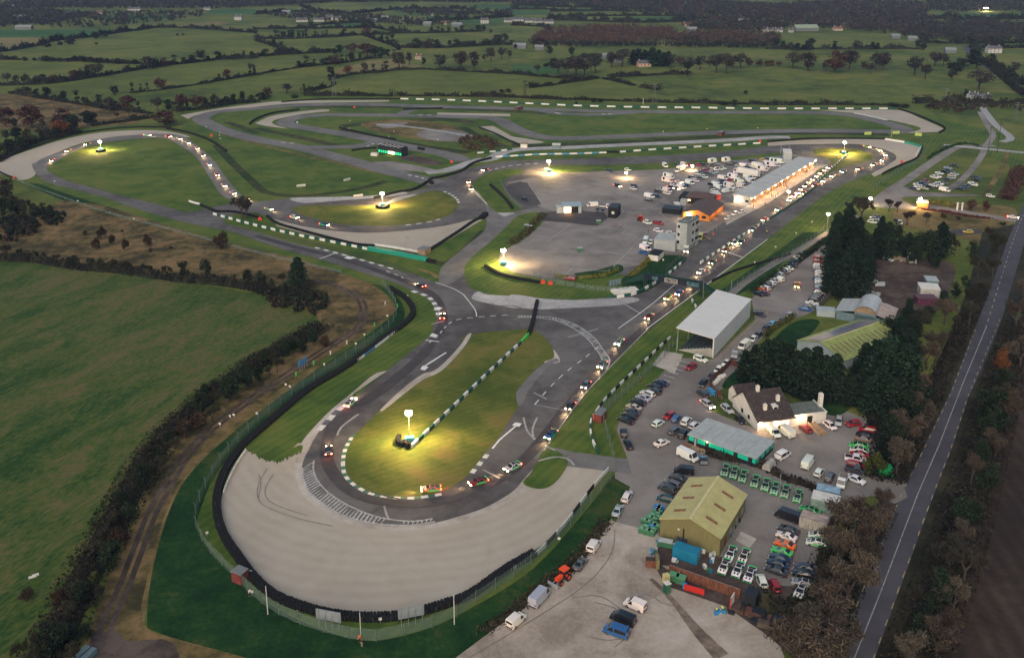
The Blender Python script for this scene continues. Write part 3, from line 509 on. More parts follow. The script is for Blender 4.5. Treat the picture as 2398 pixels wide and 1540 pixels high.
# columns: x, belt z, top z, half width, half width at top ; windscreen col pair, rear glass pair, side glass polygon (low rear, low front, high front, high rear)
KIND = {
 'h': ('hatchback', '-2.02,.62,.64,.8,.78 -1.98,.92,.96,.84,.76 -1.7,.95,1.38,.86,.62 -1.2,.95,1.46,.87,.63 .2,.93,1.48,.88,.63 .5,.92,1.45,.88,.63 1.2,.9,.95,.87,.75 1.85,.78,.8,.84,.7 2.02,.55,.58,.78,.7', (5, 6), (1, 2), [(-1.5, 1.0, .45, -1.35)], 1.28),
 's': ('saloon car', '-2.28,.6,.64,.8,.76 -2.22,.96,.99,.85,.74 -1.6,.97,1.02,.87,.72 -.95,.95,1.4,.88,.6 0,.93,1.44,.88,.62 .4,.92,1.41,.88,.62 1.15,.9,.95,.87,.74 2.05,.76,.79,.84,.7 2.27,.5,.55,.78,.7', (5, 6), (2, 3), [(-1.2, .95, .35, -.8)], 1.4),
 'e': ('estate car', '-2.28,.6,.64,.8,.78 -2.24,.95,.99,.85,.76 -1.98,.97,1.4,.87,.63 -1.4,.96,1.47,.88,.64 .1,.93,1.48,.88,.63 .4,.92,1.45,.88,.63 1.15,.9,.95,.87,.75 2.05,.76,.79,.84,.7 2.27,.5,.55,.78,.7', (5, 6), (1, 2), [(-1.85, .95, .35, -1.7)], 1.4),
 'u': ('SUV', '-2.2,.7,.74,.86,.84 -2.16,1.05,1.1,.91,.82 -1.95,1.07,1.62,.92,.68 -1.4,1.07,1.71,.93,.7 .1,1.05,1.72,.93,.7 .45,1.04,1.68,.93,.69 1.1,1.03,1.08,.92,.8 2.0,.93,.96,.9,.76 2.2,.6,.66,.84,.76', (5, 6), (1, 2), [(-1.8, .95, .4, -1.7)], 1.35),
 'c': ('coupe', '-2.2,.6,.64,.82,.78 -2.15,.9,.94,.87,.76 -1.6,.92,.98,.9,.72 -.7,.9,1.27,.9,.56 .0,.88,1.31,.9,.58 .25,.87,1.28,.9,.58 1.05,.84,.88,.89,.74 2.0,.68,.7,.86,.7 2.22,.45,.5,.8,.7', (5, 6), (2, 3), [(-.95, .85, .2, -.55)], 1.38),
 'R': ('racing saloon', '-2.2,.58,.62,.84,.8 -2.15,.93,.96,.88,.78 -1.6,.94,.99,.9,.74 -.95,.92,1.34,.9,.6 0,.9,1.38,.9,.62 .4,.89,1.35,.9,.62 1.15,.86,.9,.89,.75 2.05,.7,.73,.86,.72 2.27,.45,.5,.82,.72', (5, 6), (2, 3), [(-1.2, .95, .35, -.8)], 1.4),
 'm': ('small van', '-2.15,1.05,1.72,.88,.84 -2.1,1.05,1.82,.9,.83 .35,1.05,1.84,.91,.82 .6,1.04,1.78,.91,.8 1.35,1.0,1.06,.9,.78 2.0,.85,.88,.86,.72 2.18,.55,.6,.8,.72', (3, 4), None, [(.25, 1.15, .65, .3)], 1.3),
 'v': ('panel van', '-2.75,1.2,2.2,.96,.9 -2.7,1.2,2.3,.99,.9 1.4,1.2,2.3,1,.9 1.7,1.2,2.2,1,.87 2.35,1.15,1.22,.97,.85 2.7,.92,.96,.92,.8 2.8,.55,.6,.88,.8', (3, 4), None, [(1.15, 2.15, 1.7, 1.2)], 1.75),
 'p': ('people carrier', '-2.45,.75,.8,.9,.88 -2.42,1.1,1.75,.94,.86 -2.2,1.1,1.88,.95,.84 .7,1.08,1.9,.95,.84 1.0,1.08,1.84,.95,.82 1.65,1.05,1.1,.94,.82 2.25,.9,.94,.9,.78 2.42,.58,.62,.84,.76', (4, 5), (1, 2), [(-2.2, .1, .1, -2.15), (.25, 1.45, .95, .3)], 1.5),
 'k': ('pickup truck', '-2.65,.95,.98,.88,.86 -2.62,1.05,1.08,.9,.88 -.75,1.05,1.08,.92,.88 -.65,1.08,1.72,.92,.72 .5,1.06,1.76,.92,.72 .75,1.05,1.72,.92,.71 1.4,1.03,1.07,.91,.8 2.35,.95,.98,.9,.78 2.55,.6,.65,.85,.78', (5, 6), (2, 3), [(-.6, 1.2, .7, -.5)], 1.6),
 'b': ('motorhome', '-3.2,1.4,2.85,1.08,1.05 -3.15,1.4,2.95,1.1,1.04 1.3,1.4,2.95,1.1,1.04 1.95,1.9,2.75,1.08,1.0 2.05,1.85,1.95,1.06,.98 2.1,1.2,1.85,1,.9 2.6,1.15,1.2,.96,.85 3.1,.9,.95,.92,.8 3.2,.55,.6,.88,.8', (5, 6), None, [(1.5, 2.4, 2.05, 1.55), (-2.4, -1.2, -1.2, -2.4)], 2.0),
 'l': ('box lorry', '1.9,1.5,2.55,1.08,1.0 1.95,1.5,2.7,1.1,1.0 3.3,1.5,2.65,1.1,1.0 3.65,1.45,1.55,1.08,1.0 3.75,.7,.8,1.05,1.0', (2, 3), None, [(2.2, 3.3, 3.1, 2.25)], 2.6),
 'a': ('articulated lorry', '5.1,1.6,3.0,1.15,1.05 5.2,1.6,3.2,1.17,1.05 6.9,1.6,3.0,1.17,1.05 7.25,1.5,1.6,1.15,1.05 7.35,.7,.8,1.1,1.05', (2, 3), None, [(5.6, 6.9, 6.7, 5.7)], 4.6),
 'f': ('flatbed truck', '.6,1.2,2.1,.98,.88 .65,1.2,2.2,1,.88 1.5,1.2,2.2,1,.87 1.75,1.2,2.1,1,.86 2.3,1.15,1.2,.97,.85 2.7,.92,.96,.92,.8 2.8,.55,.6,.88,.8', (3, 4), None, [(.9, 2.1, 1.65, 1.0)], 1.75),
}
EXTRA = {'l': [('cargo_box', -3.9, 1.8, -1.2, 1.2, 1.0, 3.5)], 'a': [('trailer_box', -8.2, 4.7, -1.25, 1.25, 1.1, 4.0)], 'f': [('load_bed', -2.7, .5, -1.0, 1.0, .95, 1.45)]}
WHEELX = {'l': (-2.8, -1.7, 2.9), 'a': (-6.8, -5.5, 5.9)}
BODY = {}
def colat(cols, x, idx):
    for a, b in zip(cols, cols[1:]):
        if a[0] <= x <= b[0]:
            t = (x-a[0])/((b[0]-a[0]) or 1); return a[idx]+(b[idx]-a[idx])*t
    return cols[0][idx] if x < cols[0][0] else cols[-1][idx]
def make_kind(k):
    name, cs, ws, rw, sides, wx = KIND[k]; cols = S5(cs); big = k in 'labvf'
    z0 = .28 if not big else .4
    parts = {}
    mb = MB()
    for (x, zb, zt, w, wt) in cols:
        mb.v += [(x, -w, z0), (x, -w*1.0, zb*.62+z0*.38), (x, -w, zb), (x, -wt, zt), (x, wt, zt), (x, w, zb), (x, w, zb*.62+z0*.38), (x, w, z0)]
    for i in range(len(cols)-1):
        for j in range(8):
            j2 = (j+1) % 8; mb.f.append((8*i+j, 8*i+j2, 8*i+8+j2, 8*i+8+j)); mb.m.append(0)
    n = len(cols)-1
    mb.f.append(tuple(range(7, -1, -1))); mb.m.append(0); mb.f.append(tuple(8*n+j for j in range(8))); mb.m.append(0)
    xr, xf = cols[0][0], cols[-1][0]; w = max(c[3] for c in cols)
    if k == 'k': mb.box(-2.5, -.85, -.75, .75, 1.06, 1.10, 1)
    if k == 'R':
        mb.box(-2.25, -1.95, -.8, .8, 1.12, 1.16, 3); 
        for s in (-.6, .6): mb.box(-2.15, -2.05, s-.03, s+.03, .94, 1.13, 3)
        mb.box(1.9, 2.32, -.84, .84, .28, .5, 3)
        for s in (-1, 1):
            mb.face([(-1.9, s*.915, .4), (1.0, s*.915, .4), (.8, s*.915, .82), (-1.9, s*.915, .82)][::s], 3)
        mb.box(-.8, .2, -.5, .5, 1.35, 1.41, 1); mb.box(1.25, 1.95, -.45, -.2, .84, .88, 1); mb.box(1.25, 1.95, .2, .45, .84, .88, 1); mb.box(-2.05, -1.65, -.7, .7, .96, 1.0, 1); mb.box(2.2, 2.34, -.55, .55, .4, .56, 1)
    else:   # dark lower bumpers and number plate
        mb.box(xf-.25, xf+.03, -w*.85, w*.85, z0-.02, z0+.2, 1); mb.box(xr-.03, xr+.2, -w*.85, w*.85, z0-.02, z0+.2, 1)
        mb.box(xr-.045, xr-.02, -.26, .26, .62, .73, 2)
    parts['body'] = mb.mesh('body', [PAINT, BLACKP, KW, GRN, WPAINT]); parts['body'].shade_smooth(); parts['body'].set_sharp_from_angle(angle=math.radians(38))
    for nm, x0, x1, y0, y1, zz0, zz1 in EXTRA.get(k, []):
        q = MB(); q.box(x0, x1, y0, y1, zz0, zz1)
        if nm == 'load_bed': q.box(x0+.06, x1-.06, y0+.06, y1-.06, zz1-.3, zz1+.01, 1)
        else:
            for i in range(int(x1-x0)): q.box(x0+i+.45, x0+i+.53, y0-.02, y1+.02, zz0+.03, zz1-.03)
        q.box(x0+.2, cols[-1][0]-.6, -.4, .4, .55, zz0, 1)
        parts[nm] = q.mesh(nm, [WBOX, BOARD])
    def glassquad(q, ins, off, nm):
        q = [Vector(p) for p in q]; c = sum(q, Vector())/len(q); nrm = (q[1]-q[0]).cross(q[2]-q[1]).normalized()
        b = MB(); b.face([c+(p-c)*ins+nrm*off for p in q]); return b.mesh(nm, GLASS)
    def band(i, j):
        a, b = cols[i], cols[j]
        lo = (a, b) if a[2] > b[2] else (b, a)   # high col, low col
        hi, lw = lo; d = 1 if lw[0] > hi[0] else -1
        q = [(lw[0], -lw[4]*.98, lw[2]), (lw[0], lw[4]*.98, lw[2]), (hi[0], hi[4], hi[2]), (hi[0], -hi[4], hi[2])]
        return q if d > 0 else q[::-1]
    parts['windscreen'] = glassquad(band(*ws), .97, .02, 'windscreen')
    if rw: parts['rear_window'] = glassquad(band(*rw), .94, .02, 'rear_window')
    elif k == 'm': parts['rear_window'] = glassquad([(xr+.03, .72, 1.15), (xr+.03, -.72, 1.15), (xr+.05, -.7, 1.62), (xr+.05, .7, 1.62)], 1, .06, 'rear_window')
    sw = []
    for (a, b, c, d) in sides:
        for s in (-1, 1):
            q = []
            for x, hi in ((a, 0), (b, 0), (c, 1), (d, 1)):
                zb, zt, ww, wt = (colat(cols, x, m) for m in (1, 2, 3, 4))
                top = max(colat(cols, c, 2), zb+.3); t = .0 if not hi else .9
                q.append((x, s*(ww+(wt-ww)*t), zb+(zt-zb)*t))
            sw.append(glassquad(q if s < 0 else q[::-1], .99, .02, 'side_window'))
    parts['side_window'] = sw
    xs = WHEELX.get(k, (-wx, wx)); r = .47 if k in 'la' else .36 if k in 'vbfuk' else .31
    wh = MB(); wh.cyl((0, -.11, 0), (0, .11, 0), r, n=14); wh.cyl((0, -.125, 0), (0, .125, 0), r*.62, n=10, mi=1)
    parts['wheel'] = (wh.mesh('wheel', [TYRE, RIM]), [(x, s*(w-.1), r) for x in xs for s in (-1, 1)])
    zl = cols[-2][1]-.08; wl = cols[-2][3]
    zf = .62 if not big else .8
    def lamp(sx, on):
        b = MB(); x = xf+.015 if sx > 0 else xr-.015; hh = .13 if sx > 0 else .16
        zz = zf if sx > 0 else (.78 if not big else 1.1)
        b.box(x-.1, x+.03, -.17, .17, zz-hh/2, zz+hh/2)
        if on: b.box(x-.1+(.0 if sx > 0 else 0), x+.06, -.2, .2, zz-.09, zz+.09)
        return b.mesh('headlight' if sx > 0 else 'tail_light', (HLON if sx > 0 else TLON) if on else (HLO if sx > 0 else TLO))
    parts['headlight'] = {o: lamp(1, o) for o in (0, 1)}; parts['tail_light'] = {o: lamp(-1, o) for o in (0, 1)}
    lamps = {'headlight': w*.72, 'tail_light': w*.8}
    BODY[k] = (parts, lamps)
    return BODY[k]
JOIN = {}
def joined(k, on):
    """one mesh of the whole vehicle for those too small in the photo to show parts"""
    if (k, on) in JOIN: return JOIN[k, on]
    parts, lamps = BODY.get(k) or make_kind(k)
    mats, V, F, MI = [], [], [], []
    def addm(me, off=(0, 0, 0)):
        o = len(V); V.extend((v.co.x+off[0], v.co.y+off[1], v.co.z+off[2]) for v in me.vertices)
        ids = []
        for m in me.materials:
            if m not in mats: mats.append(m)
            ids.append(mats.index(m))
        for p in me.polygons: F.append(tuple(o+i for i in p.vertices)); MI.append(ids[p.material_index])
    for nm, p in parts.items():
        if nm == 'wheel': [addm(p[0], l) for l in p[1]]
        elif nm == 'side_window': [addm(m) for m in p]
        elif nm in lamps: [addm(p[on], (0, s*lamps[nm], 0)) for s in (-1, 1)]
        else: addm(p)
    me = bpy.data.meshes.new(KIND[k][0].replace(' ', '_')); me.from_pydata(V, [], F)
    for m in mats: me.materials.append(m)
    me.polygons.foreach_set('material_index', MI); me.update(); JOIN[k, on] = me; return me
CC = {'w': ((.70, .67, .62), 'white'), 's': ((.36, .37, .38), 'silver'), 'g': ((.10, .105, .11), 'grey'), 'd': ((.035, .038, .045), 'dark grey'), 'k': ((.010, .011, .014), 'black'), 'n': ((.012, .028, .065), 'navy blue'), 'b': ((.02, .10, .26), 'blue'),
      'l': ((.16, .32, .42), 'light blue'), 'r': ((.30, .012, .014), 'red'), 'y': ((.55, .33, .03), 'yellow'), 'e': ((.06, .50, .10), 'bright green'), 'o': ((.75, .14, .012), 'orange'), 'c': ((.50, .42, .30), 'cream'), 'z': ((.22, .14, .10), 'bronze'), 't': ((.015, .05, .05), 'dark teal')}
CAT = {'h': 'car', 's': 'car', 'e': 'car', 'u': 'car', 'c': 'car', 'R': 'racing car', 'm': 'van', 'v': 'van', 'p': 'car', 'k': 'pickup', 'b': 'motorhome', 'l': 'lorry', 'a': 'lorry', 'f': 'truck'}
ONAME = {'h': 'parked_car', 's': 'parked_car', 'e': 'parked_car', 'u': 'parked_car', 'c': 'parked_car', 'R': 'racing_car', 'm': 'small_van', 'v': 'panel_van', 'p': 'people_carrier', 'k': 'pickup_truck', 'b': 'motorhome', 'l': 'box_lorry', 'a': 'articulated_lorry', 'f': 'flatbed_truck'}
CARZ = .12
def car(k, c, x, y, dx, dy, phrase, group, on=0, look=None, col=None, name=None, cat=None, near=None):
    """vehicle centred on view point (x,y), front towards (x+dx,y+dy)"""
    X, Y = g(x, y); X2, Y2 = g(x+dx*.2, y+dy*.2); a = math.atan2(Y2-Y, X2-X)
    rgb, cn = CC[c]; rgb = tuple(v*R.uniform(.9, 1.08) for v in (col or rgb))
    lk = look or f'{cn} {KIND[k][0]}'
    if on and not look: lk += ' with lights on'
    near = y > 830 if near is None else near
    if near:
        parts, lamps = BODY.get(k) or make_kind(k)
        root = empty(name or ONAME[k], (X, Y, CARZ), a)
        for nm, p in parts.items():
            if nm == 'wheel':
                for l in p[1]: link('wheel', p[0], root).location = l
            elif nm == 'side_window':
                for m in p: link('side_window', m, root)
            elif nm in lamps:
                for s in (-1, 1): link(nm, p[on], root).location = (0, s*lamps[nm], 0)
            else: link(nm, p, root, rgb)
    else:
        root = link(name or ONAME[k], joined(k, on), None, rgb); root.location = (X, Y, CARZ); root.rotation_euler = (0, 0, a)
    return reg(root, lk, phrase, cat or CAT[k], group, (x, y))
def cars(f, table, d, phrase, group, **kw):
    """table: 'u,v,kindcolour[!][/dx,dy]' per vehicle"""
    for t in table.split():
        dd = d
        if '/' in t:
            t, q = t.split('/'); dd = tuple(float(a) for a in q.split(','))
        u, v, kc = t.split(','); x, y = f(float(u), float(v)) if f else (float(u), float(v))
        car(kc[0], kc[1], x, y, dd[0], dd[1], phrase, group, on=1 if '!' in kc else 0, **kw)
cars(t22, '1395,522,sn 1335,560,ek 1335,600,hd 1268,622,ew 1230,662,ss 1180,702,sk 1140,750,sc 1123,790,sd 1100,830,ek 1065,872,sk', (-130, -52), 'parked nose-in beside the wire fence', 'cars in the row along the wire fence')
cars(t22, '1045,990,hk/-8,-80 1086,1097,sk/-45,-90', (-8, -80), 'against the grass bank below the fence row', 'cars in the row along the wire fence')
cars(t22, '1365,902,hw/70,-42 1400,1085,sw/70,-28 1470,830,hr/-60,34 1535,855,hb/50,-60 1630,885,uw/55,-62 1705,922,hw/60,-45 1525,972,ug/70,-38 1603,1002,uk/30,-40', (1, 0), 'in the middle of the car park', 'cars standing in the middle of the car park')
cars(t22, '1830,722,es!/60,45 2015,768,es/65,55 2132,862,ek/55,60', (1, 1), 'beside the white clubhouse gable', 'cars by the clubhouse gable')
cars(t22, '1642,1212,vw/170,80', (1, 1), 'standing below the teal office building', 'vans by the office')
cars(t22, '1785,527,hk/-55,70 1780,622,ed/-60,-45 1868,462,hd/-60,75 1930,400,hw/-60,75 2005,337,sw/-70,75 2092,255,fs/-45,80 2172,178,vw/-75,55 2255,112,hw/-70,70 2300,72,hd/-70,60', (-60, 70), 'along the garden fence and grandstand lane', 'vehicles along the garden fence')
cars(t22, '1675,372,hr/-60,30 1765,300,uw/80,30', (1, 0), 'by the grandstand corner', 'cars by the grandstand corner')
h4 = Z(2380, 1760, 4.796)
cars(h4, '880,72,pk/-180,-20 775,192,sd/-120,-40 665,300,eg/-140,-60 585,395,ud/-160,-70 555,570,ht/-150,-40', (-1, 0), 'parked beside the olive shed wall', 'cars beside the olive shed')
f3 = Z(2560, 1400, 3.9967)
cars(f3, '1370,925,mw/110,110 1545,920,vw/-150,-110 1840,860,hr/-100,-80 2205,815,hw/110,80 2335,750,es/-15,90 1500,1262,pw/140,-85 1875,1385,vw/90,-125', (1, 0), 'in the clubhouse forecourt', 'vehicles in the clubhouse forecourt')
cars(t32, '475,1362,hw/50,-70 578,1402,eg/45,-80', (1, 0), 'in the front row of the forecourt', 'vehicles in the clubhouse forecourt')
cars(t32, '692,1455,fw/-45,120', (1, 0), 'in the front row of the forecourt', 'vehicles in the clubhouse forecourt')
cars(t32, '795,905,hr/-60,10 930,962,er/-140,-25 905,1012,sk/-120,-40 885,1050,sz/-150,-40 845,1108,Re/-150,-25 850,1155,Rw/-120,-25 848,1195,sr/-120,-20 820,1235,kw/170,30 830,1295,er/130,35 830,1345,kd/170,45 820,1428,sw/120,50', (-1, 0), 'in the row under the dark trees', 'vehicles in the row under the trees')
cars(None, '1698,1107,Re 1719,1113,Re 1740,1121,Re 1768,1133,Re 1793,1141,Re 1815,1150,Re 1839,1157,Re 1868,1168,Re', (-22, 62), 'in the sloping row by the hedge', 'green and silver racing saloons by the hedge', look='green and silver racing saloon', col=(.24, .40, .25))
cars(t23, '2045,592,Rw 2170,617,Rw 1985,712,Rw 2115,742,Rw 2225,787,Rw', (-35, 75), 'in two ranks behind the olive shed', 'white and green racing saloons', look='white and green racing saloon')
cars(t23, '2335,847,hw/-30,-80', (0, 1), 'with green sills behind the racing saloons', 'white and green racing saloons')
cars(t33, '180,245,vk/-150,-55', (0, 1), 'long and low beside the container', 'vehicles in the storage yard')
cars(t33, '190,367,sd 172,425,cw 157,503,co 130,568,ce 115,628,cn 90,683,sn 75,748,sd', (-150, -55), 'in the coloured row of the storage yard', 'cars in the coloured row')
cars(t33, '60,885,hr/-40,-90', (-1, 0), 'at the end of the coloured row', 'cars in the coloured row')
cars(t33, '392,182,Re/-140,-50 475,422,Rw/-100,-20 455,488,Rw/-140,-30 345,722,sd/-120,-25 330,777,sk/-120,-25 330,865,Rs/-130,-30 305,938,Rw/-40,70', (-1, 0), 'half hidden under the bare roadside trees', 'cars under the roadside trees')
cars(t23, '1075,55,ew/45,-85 990,185,ss/45,-90', (1, -1), 'parked along the grass edge of the lane', 'vehicles along the grass edge')
cars(t23, '765,518,mw/75,-110 640,682,cg/75,-95 257,1008,vs/110,-120 40,1215,mw/90,-80', (1, -1), 'parked along the grass edge of the gravel yard', 'vehicles along the grass edge')
cars(t23, '1150,1072,mw/-150,-65 1035,1200,pk/-170,-70 972,1320,pb/-170,-60', (-1, 0), 'in the open gravel yard', 'vehicles in the open gravel yard')
# parking rows behind the grandstand
zc = Z(2820, 900, 3.632)
cars(zc, '665,215,hg 622,262,hw 575,305,hd 545,330,sn 540,365,sd 495,405,sw 455,430,hw 430,455,sg 375,490,hs 350,520,sd 365,560,mw 300,575,ss 255,612,hw 215,640,sg 175,675,ew 145,705,so 160,745,sd 80,752,sk', (-110, -45), 'in the upper row behind the grandstand', 'cars in the row below the hedge path')
cars(zc, '905,255,hr/40,5 905,310,hr/40,5', (1, 0), 'at the head of the row by the conifers', 'cars in the row along the conifers')
cars(zc, '900,372,hw 905,400,hs 910,445,sg 925,470,hw 930,500,hw 915,545,sn 920,578,hl 925,612,hw 930,640,sg 940,665,ss 935,700,sd 920,740,hw 905,775,sk 880,800,sd 855,830,sd 815,885,sw 780,925,sg 730,965,sb', (110, 12), 'in the row along the tall conifers', 'cars in the row along the conifers')
cars(zc, '520,1040,hs 430,1105,hg 285,1160,hl 205,1215,hk', (95, -60), 'along the lawn hedge', 'cars along the lawn hedge')
cars(zc, '105,1035,sd/60,20', (1, 0), 'in the yellow box behind the grandstand', 'cars along the lawn hedge')
cars(zc, '610,635,sy!/-8,60', (0, 1), 'driving through the grandstand car park', 'cars behind the grandstand', look='yellow rally car with headlights on')
# far grass car park
z5 = Z(3300, 560, 4.44)
cars(z5, '1240,285,sd 1130,330,ss 1125,365,sd 1070,390,sk 990,418,sw 905,485,ew 955,470,sw 760,545,er 735,572,sg 690,590,sn 625,610,sw 640,640,hw 600,675,hw 545,670,sn 735,670,sc', (140, 30), 'in the first rank of the grass car park', 'cars in the grass car park')
cars(z5, '1240,430,ss 1200,457,sc 1190,492,hs 1115,520,sd 990,588,sw 960,605,ss 890,620,sw 820,645,sk 1050,578,sd', (140, 25), 'in the second rank of the grass car park', 'cars in the grass car park')
cars(z5, '1600,480,sd 1610,530,sk 1540,585,sw 1560,610,hw 1465,620,sd 1420,640,sd 1395,670,sk 1335,680,sk', (140, 25), 'in the third rank of the grass car park', 'cars in the grass car park')
cars(z5, '1075,705,vw/150,30', (1, 0), 'between the ranks of the grass car park', 'vans in the grass car park'); cars(z5, '1840,800,hw/150,30', (1, 0), 'alone at the end of the farm track', 'cars in the grass car park')
cars(z5, '1460,1395,hy/-140,-5', (1, 0), 'on the tarmac beside the yard', 'cars beyond the conifers'); cars(z5, '330,1250,uw/20,60 300,1215,hd/60,20', (1, 0), 'in a gap between the conifers', 'cars beyond the conifers')
cars(z5, '2210,1152,sw!/120,15', (1, 0), 'turning in from the country road', 'cars at the entrance')
cars(t31, '1000,520,ss/70,15 975,550,hw/70,15 1020,505,sg/70,15', (1, 0), 'just above the conifers', 'cars beyond the conifers')
# paddock
zp = Z(2400, 560, 3.155)
pk = dict(group='vehicles in the paddock')
cars(zp, '295,212,vw/60,45 450,203,hd/60,25 520,205,vw/70,30 590,197,hr/60,20 690,197,hr/60,20 750,195,hd/60,20 860,165,bw/140,-25 1022,152,bw/140,-25 840,205,uk/80,10 940,198,eg/80,5 1060,188,ek/80,5 1130,167,hd/60,5', (1, 0), 'along the grass bank at the back of the paddock', **pk)
cars(zp, '470,268,lw/-150,55', (-1, 0), 'on its own in the upper paddock', **pk); cars(zp, '340,348,bw/120,25 325,392,bw/120,25', (1, 0), 'side by side in the upper paddock', **pk)
cars(zp, '680,302,hw 715,283,sg 745,270,sd 782,262,sr 802,250,sg 830,312,sg 800,298,sd 855,290,ss 885,278,ss 880,252,fw 942,245,sw 985,237,hw 760,342,uw 712,355,sg 660,385,hw 630,378,hw 612,352,hk', (110, 30), 'in the block of parked cars of the upper paddock', **pk)
cars(zp, '460,402,hw! 588,415,vw 550,442,sn 400,440,sw 370,462,sk! 490,470,vw 425,475,hg! 240,485,hs 210,515,hd 322,510,vw 318,535,sw 372,500,hg', (100, 30), 'in the lower block of paddock cars', **pk)
cars(zp, '112,575,vw/120,25 105,615,ud/100,10 200,570,sn/80,20', (1, 0), 'standing apart in the open paddock', **pk)
cars(zp, '905,438,vw/120,25 845,430,hk/80,20 870,478,sd/110,30 880,503,hw/100,25 985,390,en/140,30 945,405,sn/120,30 1055,460,bw/130,35 1075,382,hr/90,20 1105,352,bw/140,20 1020,515,vw/130,-30 1180,422,bw/120,30 1125,412,ec/110,25 1225,385,sd/120,30 1275,352,vw/120,30', (1, 0), 'in the crowded rank behind the pit building', **pk)
cars(zp, '930,470,vw/120,25 1000,490,hg/110,25 1120,500,uw/120,-20 1160,480,hw/110,30 1200,455,vw/120,30 1150,380,sg/110,25 1030,345,hs/120,25 980,360,vw/120,20 1240,420,hg/100,25 1300,395,vw/110,30 1330,350,hw/110,30 1370,330,uw/110,30 1390,300,sk/110,30', (1, 0), 'in the second file behind the pit building', **pk)
cars(zp, '1450,260,bw/130,25 1480,235,vw/130,25 1530,185,vw/130,15 1640,170,bw/130,10 1620,205,hw/110,15 1350,225,uw/100,20 1440,175,hg/100,10 1500,165,hw/100,10 1230,215,vw/110,15 1170,210,hs/100,15 1190,180,hd/100,10', (1, 0), 'beside the motorhomes of the far paddock', **pk)
cars(zp, '1250,312,aw/-300,-60', (-1, 0), 'with a long trailer behind the pit building', **pk)
cars(zp, '1595,165,bw/140,10 1550,208,bw/140,10 1400,232,lw/140,25 1330,150,uk/80,10 1462,145,uy/80,10 1522,135,ud/80,10 1590,133,hd/80,10 1655,130,hd/80,10 1420,190,sr/90,10 1270,225,sk/80,10 1310,205,hw/80,10', (1, 0), 'in the far corner of the paddock', **pk)
cars(zp, '2065,182,uw/60,-30', (1, 0), 'at the far end of the pit apron', **pk)
cars(zp, '1035,832,hw/-60,30 1117,782,uw/-60,35 1193,760,hw/-70,20', (1, 0), 'waiting at the edge of the pit lane', **pk)
cars(zp, '90,885,uw/110,30 215,888,kr/90,20', (1, 0), 'beside the tractor in the paddock', **pk)
cars(zp, '220,982,uw/90,20 362,1010,hw/90,15 360,1052,hs/90,25', (1, 0), 'parked left of the control tower', **pk)
cars(zp, '65,1108,vw/-25,60 125,1118,hw/-20,60 62,1195,vw/100,40 42,1242,hb/100,25', (1, 0), 'beside the low grey store', **pk)
cars(zp, '712,1062,vy/-30,60', (1, 0), 'standing right of the control tower', group='rescue vehicles', look='yellow and green ambulance', col=(.55, .60, .05))
cars(zp, '772,1032,hr/-30,50', (1, 0), 'standing right of the control tower', group='rescue vehicles', look='red and white medical car')
cars(zp, '545,1212,vw!/-8,70', (1, 0), 'in front of the control tower', group='rescue vehicles', look='white ambulance with lights on')
cars(t21, '990,210,uk!/40,15 1145,218,ud/60,20 1140,238,hw/60,15', (1, 0), 'in the open middle of the paddock', **pk); cars(t21, '910,67,sn/60,20 1085,60,hw/60,15', (1, 0), 'below the grass bank of the paddock', **pk)
cars(t21, '120,338,hk/40,15', (1, 0), 'alone at the left edge of the paddock', **pk); cars(t21, '750,397,vw/-110,5 870,412,fw/110,5 800,437,hd/10,40 850,447,hd/10,40', (1, 0), 'beside the grey garage', **pk)
cars(t21, '545,1083,hr/-80,-10', (1, 0), 'on the lane below the paddock bank', group='cars near the paddock exit', look='red and yellow hatchback')
# cars lined up at the pit wall and racing cars out on the lit circuit
ax = [zp(*p) for p in ((1775, 610), (1890, 500), (2020, 390), (2130, 300), (2235, 225))]
rs = resample(G(ax), 4.0); nq = 0
for i in range(0, len(rs), 2):
    X, Y, tx, ty = rs[i]; x, y = proj(X, Y, 0); X2, Y2 = X-tx*3, Y-ty*3; x2, y2 = proj(X2, Y2, 0); nq += 1
    car('Rhcs'[i // 2 % 4], 'wrsbkyg'[i // 2 % 7], x, y, (x2-x)*3, (y2-y)*3, 'queueing nose to tail along the pit wall', 'cars queueing in the pit lane', on=1, near=False)
RACE = [(1640, 640, -30, 25, 'w'), (1700, 589, -30, 25, 'r'), (1762, 540, -30, 24, 'b'), (1850, 470, -28, 20, 'w'), (1950, 415, -28, 16, 's'), (2046, 388, -24, 10, 'k'), (2072, 365, 6, 8, 'w'), (1565, 700, -30, 28, 'y'), (1450, 805, -22, 24, 'w'), (1372, 906, -18, 24, 'g'), (1290, 1022, -20, 20, 'b'),
        (1120, 1133, -40, 12, 'r'), (770, 1060, 0, -30, 'k'), (820, 948, 25, -24, 'w'), (1036, 745, 2, -20, 'r'), (985, 672, -20, -8, 'k'), (525, 437, 14, 14, 'w'), (490, 388, 14, 16, 'w'), (462, 350, 14, 14, 's'), (420, 327, 20, 8, 'w'), (575, 468, 26, 8, 'y'), (690, 512, 30, 8, 'w'), (160, 356, -20, 10, 'r'), (1098, 428, -2, 10, 'r'), (1135, 400, -16, 6, 'k'), (1622, 668, -16, 14, 's'), (1735, 570, -30, 25, 'k'), (1908, 437, -28, 18, 'r')]
